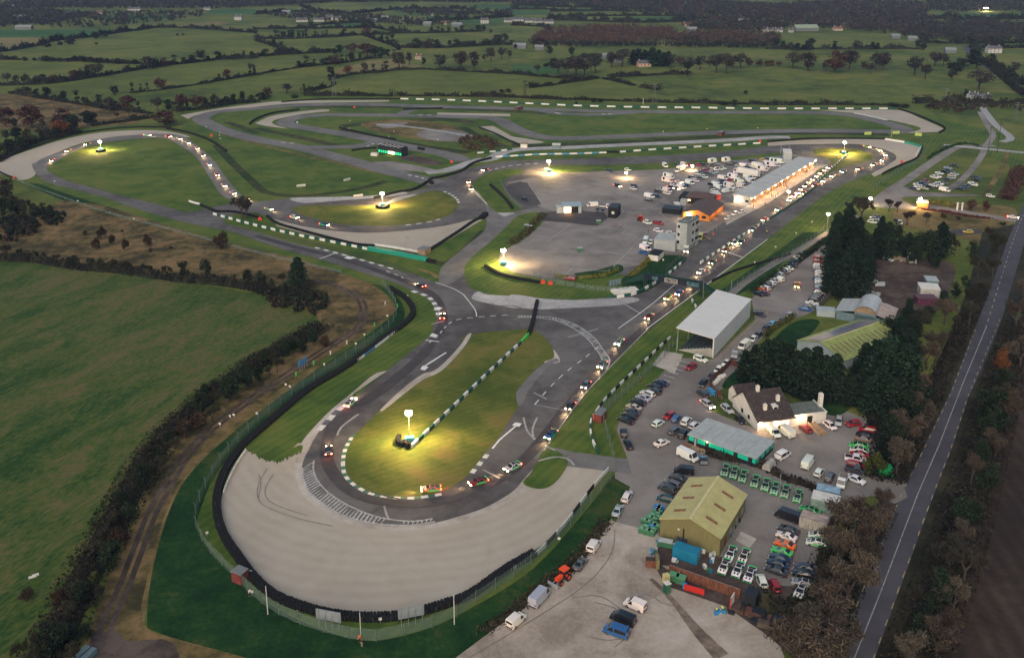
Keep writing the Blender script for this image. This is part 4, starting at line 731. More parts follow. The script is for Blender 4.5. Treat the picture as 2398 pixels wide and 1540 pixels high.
RACE += [(1668, 617, -30, 25, 'k'), (1722, 572, -30, 25, 's'), (1790, 517, -30, 24, 'o'), (1822, 493, -28, 20, 'w'), (1880, 455, -28, 19, 'g'), (1930, 426, -28, 16, 'w'), (1975, 404, -28, 12, 'b'), (2012, 398, -26, 10, 'r'), (2066, 378, -8, 10, 's'), (2058, 354, 16, 8, 'w'), (2030, 346, 20, 5, 'y'), (1590, 690, -30, 28, 'b'), (1520, 745, -26, 26, 'r'), (1410, 858, -20, 24, 's'), (1335, 955, -18, 24, 'k'), (1200, 1098, -36, 18, 'w'), (1010, 1150, -40, 3, 'o'),
 (508, 412, 14, 15, 'r'), (475, 366, 14, 15, 'k'), (440, 337, 17, 10, 'w'), (546, 455, 20, 11, 's'), (630, 492, 30, 9, 'w'), (760, 529, 30, 7, 'b'), (395, 322, 20, 4, 'r'), (345, 319, 20, 1, 'w'), (205, 340, -20, 7, 'g'), (122, 378, -12, 10, 'r'), (1103, 444, 2, 12, 'k')]
for i, (x, y, dx, dy, c) in enumerate(RACE):
    o = car('R' if i % 3 else 'h', c, x, y, dx, dy, 'racing on the lit circuit', 'racing cars on the circuit', on=1, name='racing_car', cat='racing car', look=CC[c][1]+' racing car with lights on', near=False)
    X, Y = g(x, y); a = o.rotation_euler.z if o.type == 'EMPTY' else o.rotation_euler.z
    L = bpy.data.lights.new('headlight_beam', 'SPOT'); L.energy = 2200; L.color = (1, .66, .34); L.spot_size = math.radians(58); L.spot_blend = .7; L.shadow_soft_size = .3
    lo = bpy.data.objects.new('headlight_beam', L); COL.objects.link(lo); lo.parent = o; lo.location = (2.4, 0, .8); lo.rotation_euler = (0, math.radians(-82), 0)
# ------------------------------------------------------------ buildings
def frame(name, p0, p1, p2, label, cat, z=.1, group=None):
    """Empty at p0, x along p0->p1, y towards p2 ; returns root, length, depth"""
    a, b, c = g(*p0), g(*p1), g(*p2); dx, dy = b[0]-a[0], b[1]-a[1]; L = math.hypot(dx, dy); an = math.atan2(dy, dx)
    r = empty(name, (a[0], a[1], z), an); Wd = (-(c[0]-a[0])*dy+(c[1]-a[1])*dx)/L
    tag(r, label, cat, group); return r, L, Wd
def wmat(n, c, **k): return pmat(n, c, **k)
OLR = pmat('olive_roof_sheet', (.40, .355, .15), .5, var=.10, scale=.5); OLW = pmat('olive_wall_sheet', (.17, .15, .065), .6, var=.22, scale=1.0, streak=(6, 6, .4)); SKYL = pmat('old_skylight', (.21, .10, .05), .6, var=.35, scale=3)
RIDGE = pmat('ridge_cap', (.50, .43, .22), .5); TEAL = pmat('teal_panel', (.015, .46, .30), .3, var=.06); DKW = pmat('dark_cladding', (.016, .020, .026), .5); GREYR = pmat('grey_flat_roof', (.33, .35, .34), .6, var=.12, scale=.4)
WHW = pmat('white_render', (.58, .55, .50), .8, var=.10, scale=.6); SLATE = pmat('brown_slate', (.050, .036, .034), .7, var=.45, scale=1.4, streak=(1, 1, 1)); FELT = pmat('green_felt_roof', (.12, .135, .12), .8, var=.2)
DARKIN = pmat('dark_interior', (.010, .011, .013), .8); STAND = pmat('grandstand_roof', (.56, .54, .51), .5, var=.09, scale=.5, streak=(.3, 5, 1)); STANDW = pmat('grandstand_cladding', (.47, .48, .48), .5, var=.08, streak=(5, 5, .5)); SEATM = pmat('dark_seat', (.02, .03, .036), .5)
BGREEN = pmat('bridge_green', (.010, .042, .034), .5, var=.25); BNAVY = pmat('banner_navy', (.008, .013, .024), .45); BTEAL = pmat('banner_picture', (.05, .11, .13), .5, var=.9, scale=.9); GREYC = pmat('grey_concrete', (.29, .31, .31), .7, var=.12); GREYC2 = pmat('pale_concrete', (.36, .38, .38), .7, var=.1)
STEEL = pmat('galvanised_steel', (.30, .32, .33), .45, .4, var=.15); ORGW = pmat('orange_wall', (.62, .21, .03), .6, var=.15); BRNR = pmat('brown_roof', (.085, .055, .05), .7, var=.2); RUST = pmat('rusty_steel', (.16, .060, .038), .75, var=.45, scale=1.2, streak=(3, 3, .6)); BLUEC = pmat('blue_container_paint', (.012, .16, .27), .45, var=.12)
PITR = pmat('pit_roof', (.40, .385, .36), .5, var=.12, scale=.25, streak=(1, .25, 1)); GLOW = emat('lit_garage_interior', (1, .46, .14), 2.2); GLOWW = emat('lit_window', (1, .62, .30), 2.2); LAMPE = emat('floodlight_face', (1, .78, .46), 150); GRNEM = emat('green_screen', (.05, 1, .42), .55, (.02, .2, .1)); WARMEM = emat('warm_screen', (1, .72, .38), 2.2)
GROOF = pmat('lime_green_roof', (.25, .28, .085), .6, var=.2, scale=.6); SOLAR = pmat('solar_panel', (.16, .155, .19), .3, var=.1); CURV = pmat('curved_tin_roof', (.42, .44, .44), .45, .2, var=.15); RUSTY2 = pmat('rust_streaked_tin', (.40, .31, .26), .6, var=.5, scale=.9, streak=(.5, 4, 1)); BLUW = pmat('blue_grey_sheet', (.13, .19, .21), .6, var=.15)
BIN = pmat('green_bin', (.045, .14, .075), .5, var=.2); BINB = pmat('blue_bin', (.03, .20, .42), .5, var=.2); WOODM = pmat('weathered_wood', (.28, .19, .12), .8, var=.25); BRNF = pmat('brown_fence_board', (.11, .045, .035), .8, var=.25); GREYM = pmat('painted_grey_metal', (.33, .37, .38), .5, var=.1); BRICK = pmat('red_brick', (.16, .035, .03), .8, var=.25)
POSTM = pmat('fence_post', (.13, .15, .145), .5, .2, var=.15)
def gable(root, L, W, he, hr, wallm, roofm, along='y', rf=.5, ov=.3, wname='wall'):
    """walls with gables and two roof slopes; ridge along local y (gable on the front) or x"""
    w = MB(); rx = L*rf
    if along == 'y':
        for y, s in ((0, 1), (W, -1)):
            q = [(0, y, 0), (L, y, 0), (L, y, he), (rx, y, hr), (0, y, he)]; w.face(q[::s])
        w.face([(0, W, 0), (0, 0, 0), (0, 0, he), (0, W, he)]); w.face([(L, 0, 0), (L, W, 0), (L, W, he), (L, 0, he)])
        a = [(-ov, -ov, he-.1), (rx, -ov, hr+.06), (rx, W+ov, hr+.06), (-ov, W+ov, he-.1)]; b = [(rx, -ov, hr+.06), (L+ov, -ov, he-.1), (L+ov, W+ov, he-.1), (rx, W+ov, hr+.06)]
    else:
        ry = W*rf
        for x, s in ((0, -1), (L, 1)):
            q = [(x, 0, 0), (x, W, 0), (x, W, he), (x, ry, hr), (x, 0, he)]; w.face(q[::s])
        w.face([(0, 0, 0), (L, 0, 0), (L, 0, he), (0, 0, he)]); w.face([(L, W, 0), (0, W, 0), (0, W, he), (L, W, he)])
        a = [(-ov, -ov, he-.1), (L+ov, -ov, he-.1), (L+ov, ry, hr+.06), (-ov, ry, hr+.06)]; b = [(-ov, ry, hr+.06), (L+ov, ry, hr+.06), (L+ov, W+ov, he-.1), (-ov, W+ov, he-.1)]
    w.build(wname, wallm, root); r = MB()
    for q in (a, b):
        r.face([(x, y, z+.12) for x, y, z in q]); r.face(q[::-1])
        for i in range(4):
            p, s = q[i], q[(i+1) % 4]; r.face([p, s, (s[0], s[1], s[2]+.12), (p[0], p[1], p[2]+.12)])
    return r.build('roof', roofm, root)
def bx(name, root, m, *b, top=None):
    q = MB()
    for i in range(0, len(b), 6): q.box(*b[i:i+6])
    return q.build(name, m, root)
def boxbld(name, p0, p1, p2, h, wm, rm, label, cat, parap=.15, z=.1, group=None):
    r, L, Wd = frame(name, p0, p1, p2, label, cat, z, group)
    bx('wall', r, wm, 0, L, 0, Wd, 0, h); bx('roof', r, rm, -.12, L+.12, -.12, Wd+.12, h, h+parap); return r, L, Wd
def lamp(parent, loc, power, col=(1, .72, .40), r=.4):
    l = bpy.data.lights.new('lamp_light', 'POINT'); l.energy = power; l.color = col; l.shadow_soft_size = r
    o = bpy.data.objects.new('lamp_light', l); COL.objects.link(o); o.parent = parent; o.location = loc; return o
# olive shed
he = hgt(1684, 1302, 1260)
r, L, W_ = frame('olive_shed', (1545, 1256), (1684, 1302), (1746, 1199), 'large olive green metal shed with six brown skylights', 'shed')
rf = gable(r, L, W_, he, he+2.3, OLW, OLR); 
bx('ridge_cap', rf, RIDGE, L/2-.3, L/2+.3, -.3, W_+.3, he+2.42, he+2.5)
sl_ = math.atan2(2.4, L/2)
for sx in (-1, 1):
    for k in range(3):
        q = MB(); q.box(-1.35, 1.35, -.42, .42, 0, .08); o = q.build('skylight', SKYL, rf)
        cx = L/2+sx*L*.27; o.location = (cx, W_*(.18+.3*k), he+2.3-2.4*.54+.22); o.rotation_euler = (0, sx*sl_, 0)
bx('wall_lamp', r, WHW, L*.3, L*.3+.4, -.2, 0, he-1.2, he-.9); bx('pipe', r, DARKIN, L*.39, L*.39+.25, -.18, 0, 1.2, he-.6)
for k in range(4): bx('side_hatch', r, BRICK if k == 0 else STEEL, L, L+.06, 3+k*4, 4.2+k*4, .2, 2.2)
# teal office
hb = hgt(*f3(1090, 1415), f3(1090, 1275)[1])
r, L, W_ = frame('office_building', f3(80, 1050), f3(1090, 1415), f3(1390, 1165), 'long low dark office building with bright teal window panels', 'building')
bx('wall', r, DKW, 0, L, 0, W_, 0, hb-.15); ro = bx('roof', r, GREYR, -.25, L+.25, -.25, W_+.25, hb-.15, hb+.1)
for k in range(1, 6): bx('roof_seam', ro, GREYC, L*k/6-.05, L*k/6+.05, -.25, W_+.25, hb+.1, hb+.17)
for a, b in ((.01, .085), (.14, .26), (.315, .53), (.54, .68), (.74, .89), (.95, .995)): bx('window', r, TEAL, L*a, L*b, -.05, 0, 1.05, 2.35)
for a, b in ((.03, .18), (.28, .48), (.58, .75), (.84, .98)): bx('window', r, TEAL, L, L+.05, W_*a, W_*b, 1.0, 2.4)
bx('door', r, GREYC, L*.095, L*.125, -.06, 0, 0, 2.1); bx('ramp', r, WOODM, -.3, L*.28, -1.6, -.1, 0, .12); bx('wall_lamp', r, GLOWW, L*.285, L*.30, -.3, -.05, 2.2, 2.5); lamp(r, (L*.29, -.8, 2.4), 60)
# white clubhouse with long brown roof
r, L, W_ = frame('clubhouse', f3(1120, 870), f3(1665, 795), f3(690, 505), 'white rendered clubhouse with long mottled brown slate roof and chimneys', 'house')
rf = gable(r, L, W_, 2.6, 7.0, WHW, SLATE, along='x', rf=.62)
for fx, fy in ((.38, .60), (.05+.28, .22), (.78, .36)):
    z0 = 2.6+4.4*min(1, fy/.62); c = MB(); c.box(L*fx-.45, L*fx+.45, W_*fy-.35, W_*fy+.35, z0-.6, z0+1.5); c.box(L*fx-.5, L*fx+.5, W_*fy-.4, W_*fy+.4, z0+1.5, z0+1.6); c.cyl((L*fx, W_*fy, z0+1.6), (L*fx, W_*fy, z0+1.95), .15); c.build('chimney', WHW, rf)
d = MB(); d.box(L*.55, L*.55+1.4, W_*.2, W_*.2+1.8, 3.6, 5.0); dd = d.build('dormer', WHW, rf); bx('pane', dd, GLASS, L*.55+.2, L*.55+1.2, W_*.2-.03, W_*.2, 3.95, 4.7)
for fy in (.30, .56): q = bx('window', r, GREYC, -.04, 0, W_*fy, W_*fy+1.3, 1.0, 2.3); bx('pane', q, GLASS, -.06, -.04, W_*fy+.15, W_*fy+1.15, 1.12, 2.2)
for a, b in ((.08, .17), (.20, .30), (.55, .63), (.66, .74), (.77, .85)): bx('window', r, GLOWW, L*a, L*b, -.05, 0, .9, 2.1)
bx('door', r, GLOWW, L*.43, L*.52, -.4, 0, 0, 2.4); 
for fx in (.06, ): bx('wall_lamp', r, LAMPE, L*fx, L*fx+.35, -.35, -.05, 2.2, 2.5); lamp(r, (L*fx, -1.2, 2.5), 300, (1, .55, .25))
an = MB(); q = [(1, W_, 0), (1, W_+4.5, 0), (1, W_+4.5, 3), (1, W_+2.2, 5.2), (1, W_, 4)]; an.face(q[::-1]); an.face([(L*.7, y, z) for _, y, z in q]); an.face([(L*.7, W_+4.5, 0), (1, W_+4.5, 0), (1, W_+4.5, 3), (L*.7, W_+4.5, 3)]); an.build('rear_annex', WHW, r)
an = MB(); an.face([(.7, W_-.6, 3.8), (L*.72, W_-.6, 3.8), (L*.72, W_+2.2, 5.35), (.7, W_+2.2, 5.35)]); an.face([(.7, W_+2.2, 5.35), (L*.72, W_+2.2, 5.35), (L*.72, W_+4.8, 2.9), (.7, W_+4.8, 2.9)]); an.build('annex_roof', SLATE, r)
# flat roofed extension
hx = hgt(*f3(2140, 735), f3(2150, 572)[1])
r, L, W_ = frame('flat_roof_extension', f3(1668, 795), f3(2140, 738), f3(1960, 560), 'white flat roofed extension with tall white chimney stack', 'building')
bx('wall', r, WHW, 0, L, 0, W_, 0, hx-.2); bx('roof', r, FELT, .1, L-.1, .1, W_-.1, hx-.2, hx-.1); bx('parapet', r, WHW, -.15, L+.15, -.15, .1, hx-.2, hx+.12, L-.1, L+.15, .1, W_+.15, hx-.2, hx+.12)
bx('chimney_stack', r, WHW, L*.96, L*.96+1.0, W_*.45, W_*.45+1.0, 0, hx+3.6); bx('door', r, GLASS, L*.40, L*.56, -.06, 0, .4, 2.5); bx('wall_lamp', r, LAMPE, L*.17, L*.17+.35, -.35, -.05, hx-.8, hx-.45); lamp(r, (L*.17, -1.3, hx-.6), 320, (1, .6, .3))
rm = MB(); rm.face([(L*.42, 0, .5), (L*.42, -6, .05), (L*.62, -6, .05), (L*.62, 0, .5)]); rm.box(L*.42, L*.44, -6, 0, .05, .9); rm.box(L*.61, L*.63, -6, 0, .05, .9); rm.build('access_ramp', WOODM, r)
# grandstand
hL, hR = hgt(1587, 819.5, 769), hgt(1668.6, 838.3, 794)
r, L, W_ = frame('grandstand', (1585.9, 819.4), (1668.6, 838.3), (1766.7, 745.2), 'covered grandstand with pale sloping roof and stepped dark seating', 'grandstand')
q = MB(); n0 = [(-.6, -.3, hL), (L+.3, -.3, hR), (L+.3, W_+.3, hR), (-.6, W_+.3, hL)]
q.face([(x, y, z+.25) for x, y, z in n0]); q.face(n0[::-1])
for i in range(4): a, b = n0[i], n0[(i+1) % 4]; q.face([a, b, (b[0], b[1], b[2]+.25), (a[0], a[1], a[2]+.25)])
q.build('roof', STAND, r); bx('back_wall', r, STANDW, L-.05, L+.15, 0, W_, 0, hR)
for k in range(1, 12): bx('wall_rib', r, GREYC2, L+.15, L+.2, W_*k/12, W_*k/12+.12, 0, hR)
ns = 10; st = MB()
for k in range(ns): x0, x1 = L*(.08+.9*k/ns), L*(.08+.9*(k+1)/ns); st.box(x0, L-.05, .25, W_-.25, .35*k*.8, .35*(k+1)*.8)
st.build('terrace', GREYC, r)
for k in range(ns): x0 = L*(.08+.9*k/ns); bx('seat_row', r, SEATM, x0+.15, x0+.55, .5, W_-.5, .28*(k+1), .28*(k+1)+.42)
for y, nm in ((0, 1), (W_, 0)):
    e = MB(); e.face([(L*.05, y, 0), (L, y, 0), (L, y, .28*ns+.3), (L*.05, y, .2)]); e.face([(L*.05, y, .2), (L, y, .28*ns+.3), (L, y, 0), (L*.05, y, 0)]); e.build('end_wall', WHW, r)
for k in range(5): bx('roof_post', r, STEEL, -.1, .1, W_*k/4-.1, W_*k/4+.1, 0, hL)
bx('corner_post', r, WHW, L-.15, L+.2, -.1, .1, 0, hR); bx('downpipe', r, STEEL, L*.4, L*.4+.1, W_+.02, W_+.12, 0, hR*.9)
# footbridge with banner
zb = Z(2340, 980, 5.9925)
hd = hgt(*zb(1690, 800), zb(1690, 600)[1]); ht = hgt(*zb(1690, 800), zb(1690, 490)[1])
r, L, W_ = frame('footbridge', zb(455, 585), zb(1690, 800), zb(1740, 770), 'dark green footbridge over the straight with wide banner and stairs', 'footbridge')
W_ = 2.0
for x in (0, L): bx('tower', r, BGREEN, x-.5, x-.25, 0, .25, 0, ht, x+.25, x+.5, 0, .25, 0, ht, x-.5, x-.25, W_-.25, W_, 0, ht, x+.25, x+.5, W_-.25, W_, 0, ht, x-.5, x+.5, 0, W_, hd-.3, hd)
bx('deck', r, BGREEN, .5, L-.5, 0, W_, hd, hd+.15); bx('rail', r, BGREEN, .5, L-.5, W_-.08, W_, hd+.15, ht)
bn = bx('banner', r, BNAVY, -.4, L+.4, -.12, 0, hd-.1, ht); bx('banner_picture', bn, BTEAL, L*.14, L*.24, -.16, -.12, hd+.2, ht-.3, L*.77, L*.99, -.16, -.12, hd+.15, ht-.15)
cx0, cx1 = L*.37, L*.60; fm = [cx0, cx1, -.16, -.12, hd+.1, hd+.25, cx0, cx1, -.16, -.12, ht-.35, ht-.2, cx0, cx0+.15, -.16, -.12, hd+.25, ht-.35, cx1-.15, cx1, -.16, -.12, hd+.25, ht-.35]
bx('banner_frame', bn, WHW, *fm)
tx = bpy.data.curves.new('lettering', 'FONT'); tx.body = 'AL TIBON'; tx.size = .95; tx.align_x = 'CENTER'; tx.extrude = .01; to = bpy.data.objects.new('lettering', tx); COL.objects.link(to)
tm_ = bpy.data.meshes.new_from_object(to.evaluated_get(bpy.context.evaluated_depsgraph_get())); bpy.data.objects.remove(to); tm_.materials.clear(); tm_.materials.append(WHW); to = link('lettering', tm_, bn); to.location = ((cx0+cx1)/2, -.18, (hd+ht)/2-.4); to.rotation_euler = (math.pi/2, 0, 0)
for s, x0, run in ((-1, 0, 7.5), (1, L, 9)):
    q = MB(); xe = x0+s*run
    for y in (0, W_-.1):
        f = [(x0, y, hd-.3), (xe, y, 0), (xe, y, 1.2), (x0, y, ht)]; q.face(f); q.face([(a, b+.1, c) for a, b, c in f][::-1]); 
    q.face([(x0, 0, hd), (x0, W_, hd), (xe, W_, .1), (xe, 0, .1)]); q.face([(x0, 0, ht), (x0, .1, ht), (xe, .1, 1.2), (xe, 0, 1.2)]); q.build('stair', BGREEN, r)
# control tower
hT = hgt(*zp(425, 1180), zp(425, 858)[1])
r, L, W_ = frame('control_tower', zp(420, 1180), zp(540, 1205), zp(672, 1120), 'grey three storey control tower with antennas on its roof', 'tower')
bx('wall', r, GREYC2, 0, L, 0, W_, 0, hT); bx('stair_shaft', r, GREYC, L*.45, L+.25, -.25, W_*.35, 0, hT-.25); bx('roof', r, FELT, -.15, L+.3, -.15, W_+.15, hT, hT+.18)
for lv in (.22, .5, .79):
    bx('window', r, GLASS, L*.12, L*.34, -.06, 0, hT*lv, hT*lv+1.2); bx('window', r, GLASS, L, L+.06, W_*.45, W_*.6, hT*lv, hT*lv+1.2); bx('window', r, GLASS, L, L+.06, W_*.72, W_*.97, hT*lv, hT*lv+1.3)
    bx('balcony', r, STEEL, L, L+1.0, W_*.65, W_*1.02, hT*lv-.5, hT*lv-.35)
for x, y, h in ((.4, .5, 2.4), (L*.9, W_*.5, 2.0), (L*.2, W_*.8, 1.8)): q = MB(); q.cyl((x, y, hT), (x, y, hT+h), .13); q.build('antenna', GREYM, r)
bx('roof_rail', r, GREYM, -.1, L+.2, -.1, 0, hT+.9, hT+1, -.1, L+.2, W_, W_+.1, hT+.9, hT+1, L+.1, L+.2, 0, W_, hT+.9, hT+1)
boxbld('store_building', zp(160, 1180), zp(412, 1212), zp(412, 1120), hgt(*zp(160, 1180), zp(160, 1065)[1]), GREYC, GREYR, 'low grey block store attached to the control tower', 'building')
boxbld('flat_shed', zp(98, 1312), zp(212, 1330), zp(290, 1268), hgt(*zp(98, 1312), zp(98, 1245)[1]), WHW, DARKIN, 'small white shed with dark flat roof by the hedge', 'shed')
# orange clubhouse and dark house
zo = Z(2480, 700, 7.98)
he = hgt(*zo(1425, 1045), zo(1400, 875)[1])
r, L, W_ = frame('orange_pavilion', zo(640, 935), zo(1425, 1045), zo(1990, 700), 'orange timber pavilion with dark brown pitched roof', 'building')
gable(r, L, W_, he, he+2.0, ORGW, BRNR, rf=.56, ov=.5)
for a, b in ((.48, .62), (.72, .88)): q = bx('window', r, DKW, L*a, L*b, -.06, 0, he*.35, he*.85); bx('pane', q, GLASS, L*a+.15, L*b-.15, -.08, -.06, he*.4, he*.8)
for k in range(7): bx('veranda_post', r, ORGW, L+.5, L+.7, W_*k/7, W_*k/7+.2, 0, he-.15)
bx('wall_lamp', r, LAMPE, L*.16, L*.30, -.4, -.05, he*.6, he*.95); lamp(r, (L*.22, -1.5, he*.9), 900, (1, .6, .25)); lamp(r, (L+2, W_*.7, he*.8), 500, (1, .5, .2)); lamp(r, (L+2, W_*.25, he*.8), 300, (1, .5, .2))
he = hgt(*zo(515, 480), zo(515, 285)[1])
r, L, W_ = frame('black_pavilion', zo(520, 480), zo(1500, 585), zo(1720, 440), 'black clad pavilion with shallow brown hipped roof', 'building')
bx('wall', r, DARKIN, 0, L, 0, W_, 0, he); q = MB(); e = .5; a = [(L*.22-e, -e, he), (L+e, -e, he), (L+e, W_+e, he), (L*.22-e, W_+e, he)]; t0_, t1_ = (L*.42, W_*.5, he+1.9), (L*.78, W_*.5, he+1.9)
q.face([a[0], a[1], t1_, t0_]); q.face([a[1], a[2], t1_]); q.face([a[2], a[3], t0_, t1_]); q.face([a[3], a[0], t0_]); q.face(a[::-1]); q.build('roof', BRNR, r)
for fx in (.35, .55, .78): bx('window', r, GLASS, L*fx, L*fx+1.0, -.05, 0, he*.6, he*.8)
bx('lit_sign', r, GLOW, L*.27, L*.36, -.5, -.1, 1.6, 2.2); lamp(r, (L*.3, -1.2, 2), 150, (1, .55, .2))
boxbld('red_marquee', zo(1520, 400), zo(1780, 395), zo(1800, 320), hgt(*zo(1520, 400), zo(1520, 240)[1]), pmat('red_banner', (.62, .07, .04), .5, var=.8, scale=.5), WHW, 'red and white printed marquee beside the black pavilion', 'marquee')
boxbld('bar_counter', zo(20, 800), zo(560, 850), zo(640, 740), 2.4, DARKIN, DKW, 'long black outdoor bar with low walls left of the orange pavilion', 'building')
boxbld('garden_umbrella', zo(400, 660), zo(560, 660), zo(640, 600), 2.2, GREYM, WHW, 'pale square canopy inside the black bar yard', 'canopy'); boxbld('grey_hut', zo(560, 560), zo(740, 580), zo(740, 520), 2.5, GREYC, GREYR, 'small grey hut beside the black pavilion', 'hut')
# pit building (x along the pit lane, y towards the paddock)
r, L, W_ = frame('pit_building', zp(1300, 672), zp(2050, 205), zp(1105, 640), 'long pale roofed pit garage building with glowing open bays', 'building')
hp = 4.6; W_ = min(W_, 13); bx('wall', r, GREYC2, 0, L, W_*.42, W_, 0, hp-.2, 0, .3, 0, W_*.42, 0, hp-.2, L-.3, L, 0, W_*.42, 0, hp-.2)
q = MB(); q.box(-.6, L+.6, -1.8, W_+.6, hp-.2, hp+.1); rf = q.build('roof', PITR, r); bx('roof_joint', rf, GREYC, L*.28, L*.285, -1.8, W_+.6, hp+.1, hp+.14, L*.62, L*.625, -1.8, W_+.6, hp+.1, hp+.14)
nb = 22
for k in range(nb):
    x0 = .6+(L-1)*k/nb; bx('garage_bay', r, GLOW, x0+.3, x0+(L-1)/nb-.3, W_*.42-.06, W_*.42, .1, hp-1.0); bx('bay_pillar', r, ORGW, x0-.1, x0+.15, 0, .2, 0, hp-.2)
for k in range(11): lamp(r, (2+(L-4)*k/10, -.3, hp-1.0), 520, (1, .58, .26), .3)
for k in range(11): bx('bay_lamp', r, LAMPE, 2+(L-4)*k/10-.25, 2+(L-4)*k/10+.25, -1.7, -1.5, hp-.75, hp-.3)
bx('wall_lamp', r, LAMPE, -.5, -.05, W_*.7, W_*.7+.5, hp*.6, hp*.6+.5); lamp(r, (-1.5, W_*.7, hp*.6), 700, (1, .6, .35)); bx('window', r, GLASS, -.06, 0, W_*.1, W_*.3, 1.6, 2.6)
boxbld('timing_office', zp(1690, 165), zp(1790, 170), zp(1800, 120), 6, GREYC2, WHW, 'grey and white two storey cabin at the end of the pit building', 'cabin')
# small grey garage and its trailer
zg = Z(2040, 720, 5.9925)
hg_ = hgt(*zg(440, 485), zg(440, 330)[1])
r, L, W_ = frame('grey_garage', zg(440, 487), zg(845, 478), zg(872, 385), 'grey tin garage with one glowing open bay and pale blue roof', 'garage')
bx('wall', r, GREYM, 0, .2, 0, W_, 0, hg_, L-.2, L, 0, W_, 0, hg_, 0, L, W_-.2, W_, 0, hg_, L*.82, L, 0, .2, 0, hg_); bx('roof', r, pmat('pale_blue_tin', (.25, .33, .36), .5), -.3, L+.3, -.3, W_+.3, hg_, hg_+.2); bx('lean_to', r, GREYM, -L*.36, 0, .6, W_*.8, 0, hg_*.8)
bx('lit_bay', r, GLOW, .3, L*.42, .5, .6, .1, hg_-.4); bx('dark_bay', r, DARKIN, L*.42, L*.82, .5, .6, .1, hg_-.2); lamp(r, (L*.2, -1, hg_*.6), 500, (1, .5, .18))
r, L, W_ = boxbld('exhibition_trailer', zg(1435, 580), zg(1620, 600), zg(1700, 500), 5.0, DARKIN, DKW, 'black exhibition trailer with white stepped panels', 'trailer')
for k in range(3): bx('white_panel', r, WHW, L*.45+k*.5, L*.45+k*.5+1.2, -.1+k*.9, .1+k*.9, 2.0+k*.9, 3.2+k*.9)
# viewing stand with lit screens
zs = Z(1360, 500, 7.98)
hv = hgt(*zs(455, 590), zs(455, 335)[1])
r, L, W_ = frame('viewing_stand', zs(455, 592), zs(1165, 712), zs(1230, 640), 'open dark steel stand with glowing green and amber screens', 'stand')
bx('frame', r, DKW, 0, L, W_-.1, W_, 0, hv, 0, L, 0, W_, hv*.48, hv*.54, 0, .15, 0, W_, 0, hv, L-.15, L, 0, W_, 0, hv, 0, L, 0, .1, hv*.55, hv*.95)
for k in range(6): bx('roof_panel', r, WHW, L*k/6+.2, L*k/6+1.1, -.6, W_*.8, hv, hv+.12)
for a, b, m in ((.02, .10, GRNEM), (.13, .17, GRNEM), (.2, .26, GRNEM), (.29, .35, GRNEM), (.37, .43, GRNEM), (.44, .57, WARMEM), (.58, .69, WARMEM), (.70, .80, GRNEM), (.82, .9, GRNEM), (.92, .98, GRNEM)): bx('screen', r, m, L*a, L*b, .1, .2, hv*.12, hv*.42)
lamp(r, (L*.55, -1.5, 1.5), 200); boxbld('ad_block', zs(240, 680), zs(425, 690), zs(420, 655), 1.4, WHW, WHW, 'white concrete block left of the lit viewing stand', 'block')
# lime roofed shed with solar panels
r, L, W_ = frame('lime_roof_shed', (1866, 818), (1974, 866), (2056, 789), 'long shed with lime green roof and a field of solar panels', 'shed')
rf = gable(r, L, W_, 3.0, 5.6, GREYM, GROOF); q = MB(); s_ = 2.7/(L/2)
zr = lambda x: 3.0-.1+s_*x+.22
q.face([(L*.12, .8, zr(L*.12)+.1), (L*.46, .8, zr(L*.46)+.1), (L*.46, W_-1, zr(L*.46)+.1), (L*.12, W_-1, zr(L*.12)+.1)]); so_ = q.build('solar_array', SOLAR, rf)
for k in range(9): y = 1.5+(W_-3)*k/9; q = MB(); q.face([(L*.17, y, zr(L*.17)+.13), (L*.35, y, zr(L*.35)+.13), (L*.35, y+.25, zr(L*.35)+.13), (L*.17, y+.25, zr(L*.17)+.13)]); q.build('panel_joint', DARKIN, so_)
for k in range(13):
    y = 1+(W_-2)*k/13; q = MB(); a, b = L*.64, L*.90; q.face([(a, y, zr(L-a)+.04), (b, y, zr(L-b)+.04), (b, y+.55, zr(L-b)+.04), (a, y+.55, zr(L-a)+.04)]); q.build('skylight', pmat('brown_skylight', (.13, .10, .06), .6) if k == 0 else bpy.data.materials['brown_skylight'], rf)
bx('ridge_cap', rf, RIDGE, L/2-.25, L/2+.25, -.3, W_+.3, 5.75, 5.82)
# curved tin barn
r, L, W_ = frame('curved_roof_barn', zc(1135, 1075), zc(1890, 1215), zc(2060, 1055), 'old tin barn with curved vault and rusty lean-to roofs', 'barn')
x0, x1 = L*.33, L*.72; hb_ = 3.8; q = MB(); nn = 12
arc = [(x0+(x1-x0)*(.5-.5*math.cos(math.pi*i/nn)), hb_+2.6*math.sin(math.pi*i/nn)) for i in range(nn+1)]
for a, b in zip(arc, arc[1:]): q.face([(a[0], -.3, a[1]), (b[0], -.3, b[1]), (b[0], W_, b[1]), (a[0], W_, a[1])]); q.face([(a[0], W_, a[1]-.08), (b[0], W_, b[1]-.08), (b[0], -.3, b[1]-.08), (a[0], -.3, a[1]-.08)])
q.build('vault_roof', CURV, r); q = MB(); q.face([(x, 0, z) for x, z in arc] ); q.build('gable_panel', WOODM, r)
bx('wall', r, BLUW, 0, L, 0, .15, 0, 2.9, x0, x1, 0, .2, 0, hb_, L-.15, L, 0, W_, 0, 2.6, 0, .15, 0, W_, 0, 2.6)
for (a, za, b, zb_), m in (((-.3, 2.8, x0, hb_+.1), CURV), ((x1, hb_+.1, L+.4, 2.7), RUSTY2)):
    q = MB(); q.face([(a, -.4, za+.2), (b, -.4, zb_+.2), (b, W_, zb_+.2), (a, W_, za+.2)]); q.face([(a, W_, za+.1), (b, W_, zb_+.1), (b, -.4, zb_+.1), (a, -.4, za+.1)]); q.build('lean_to_roof', m, r)
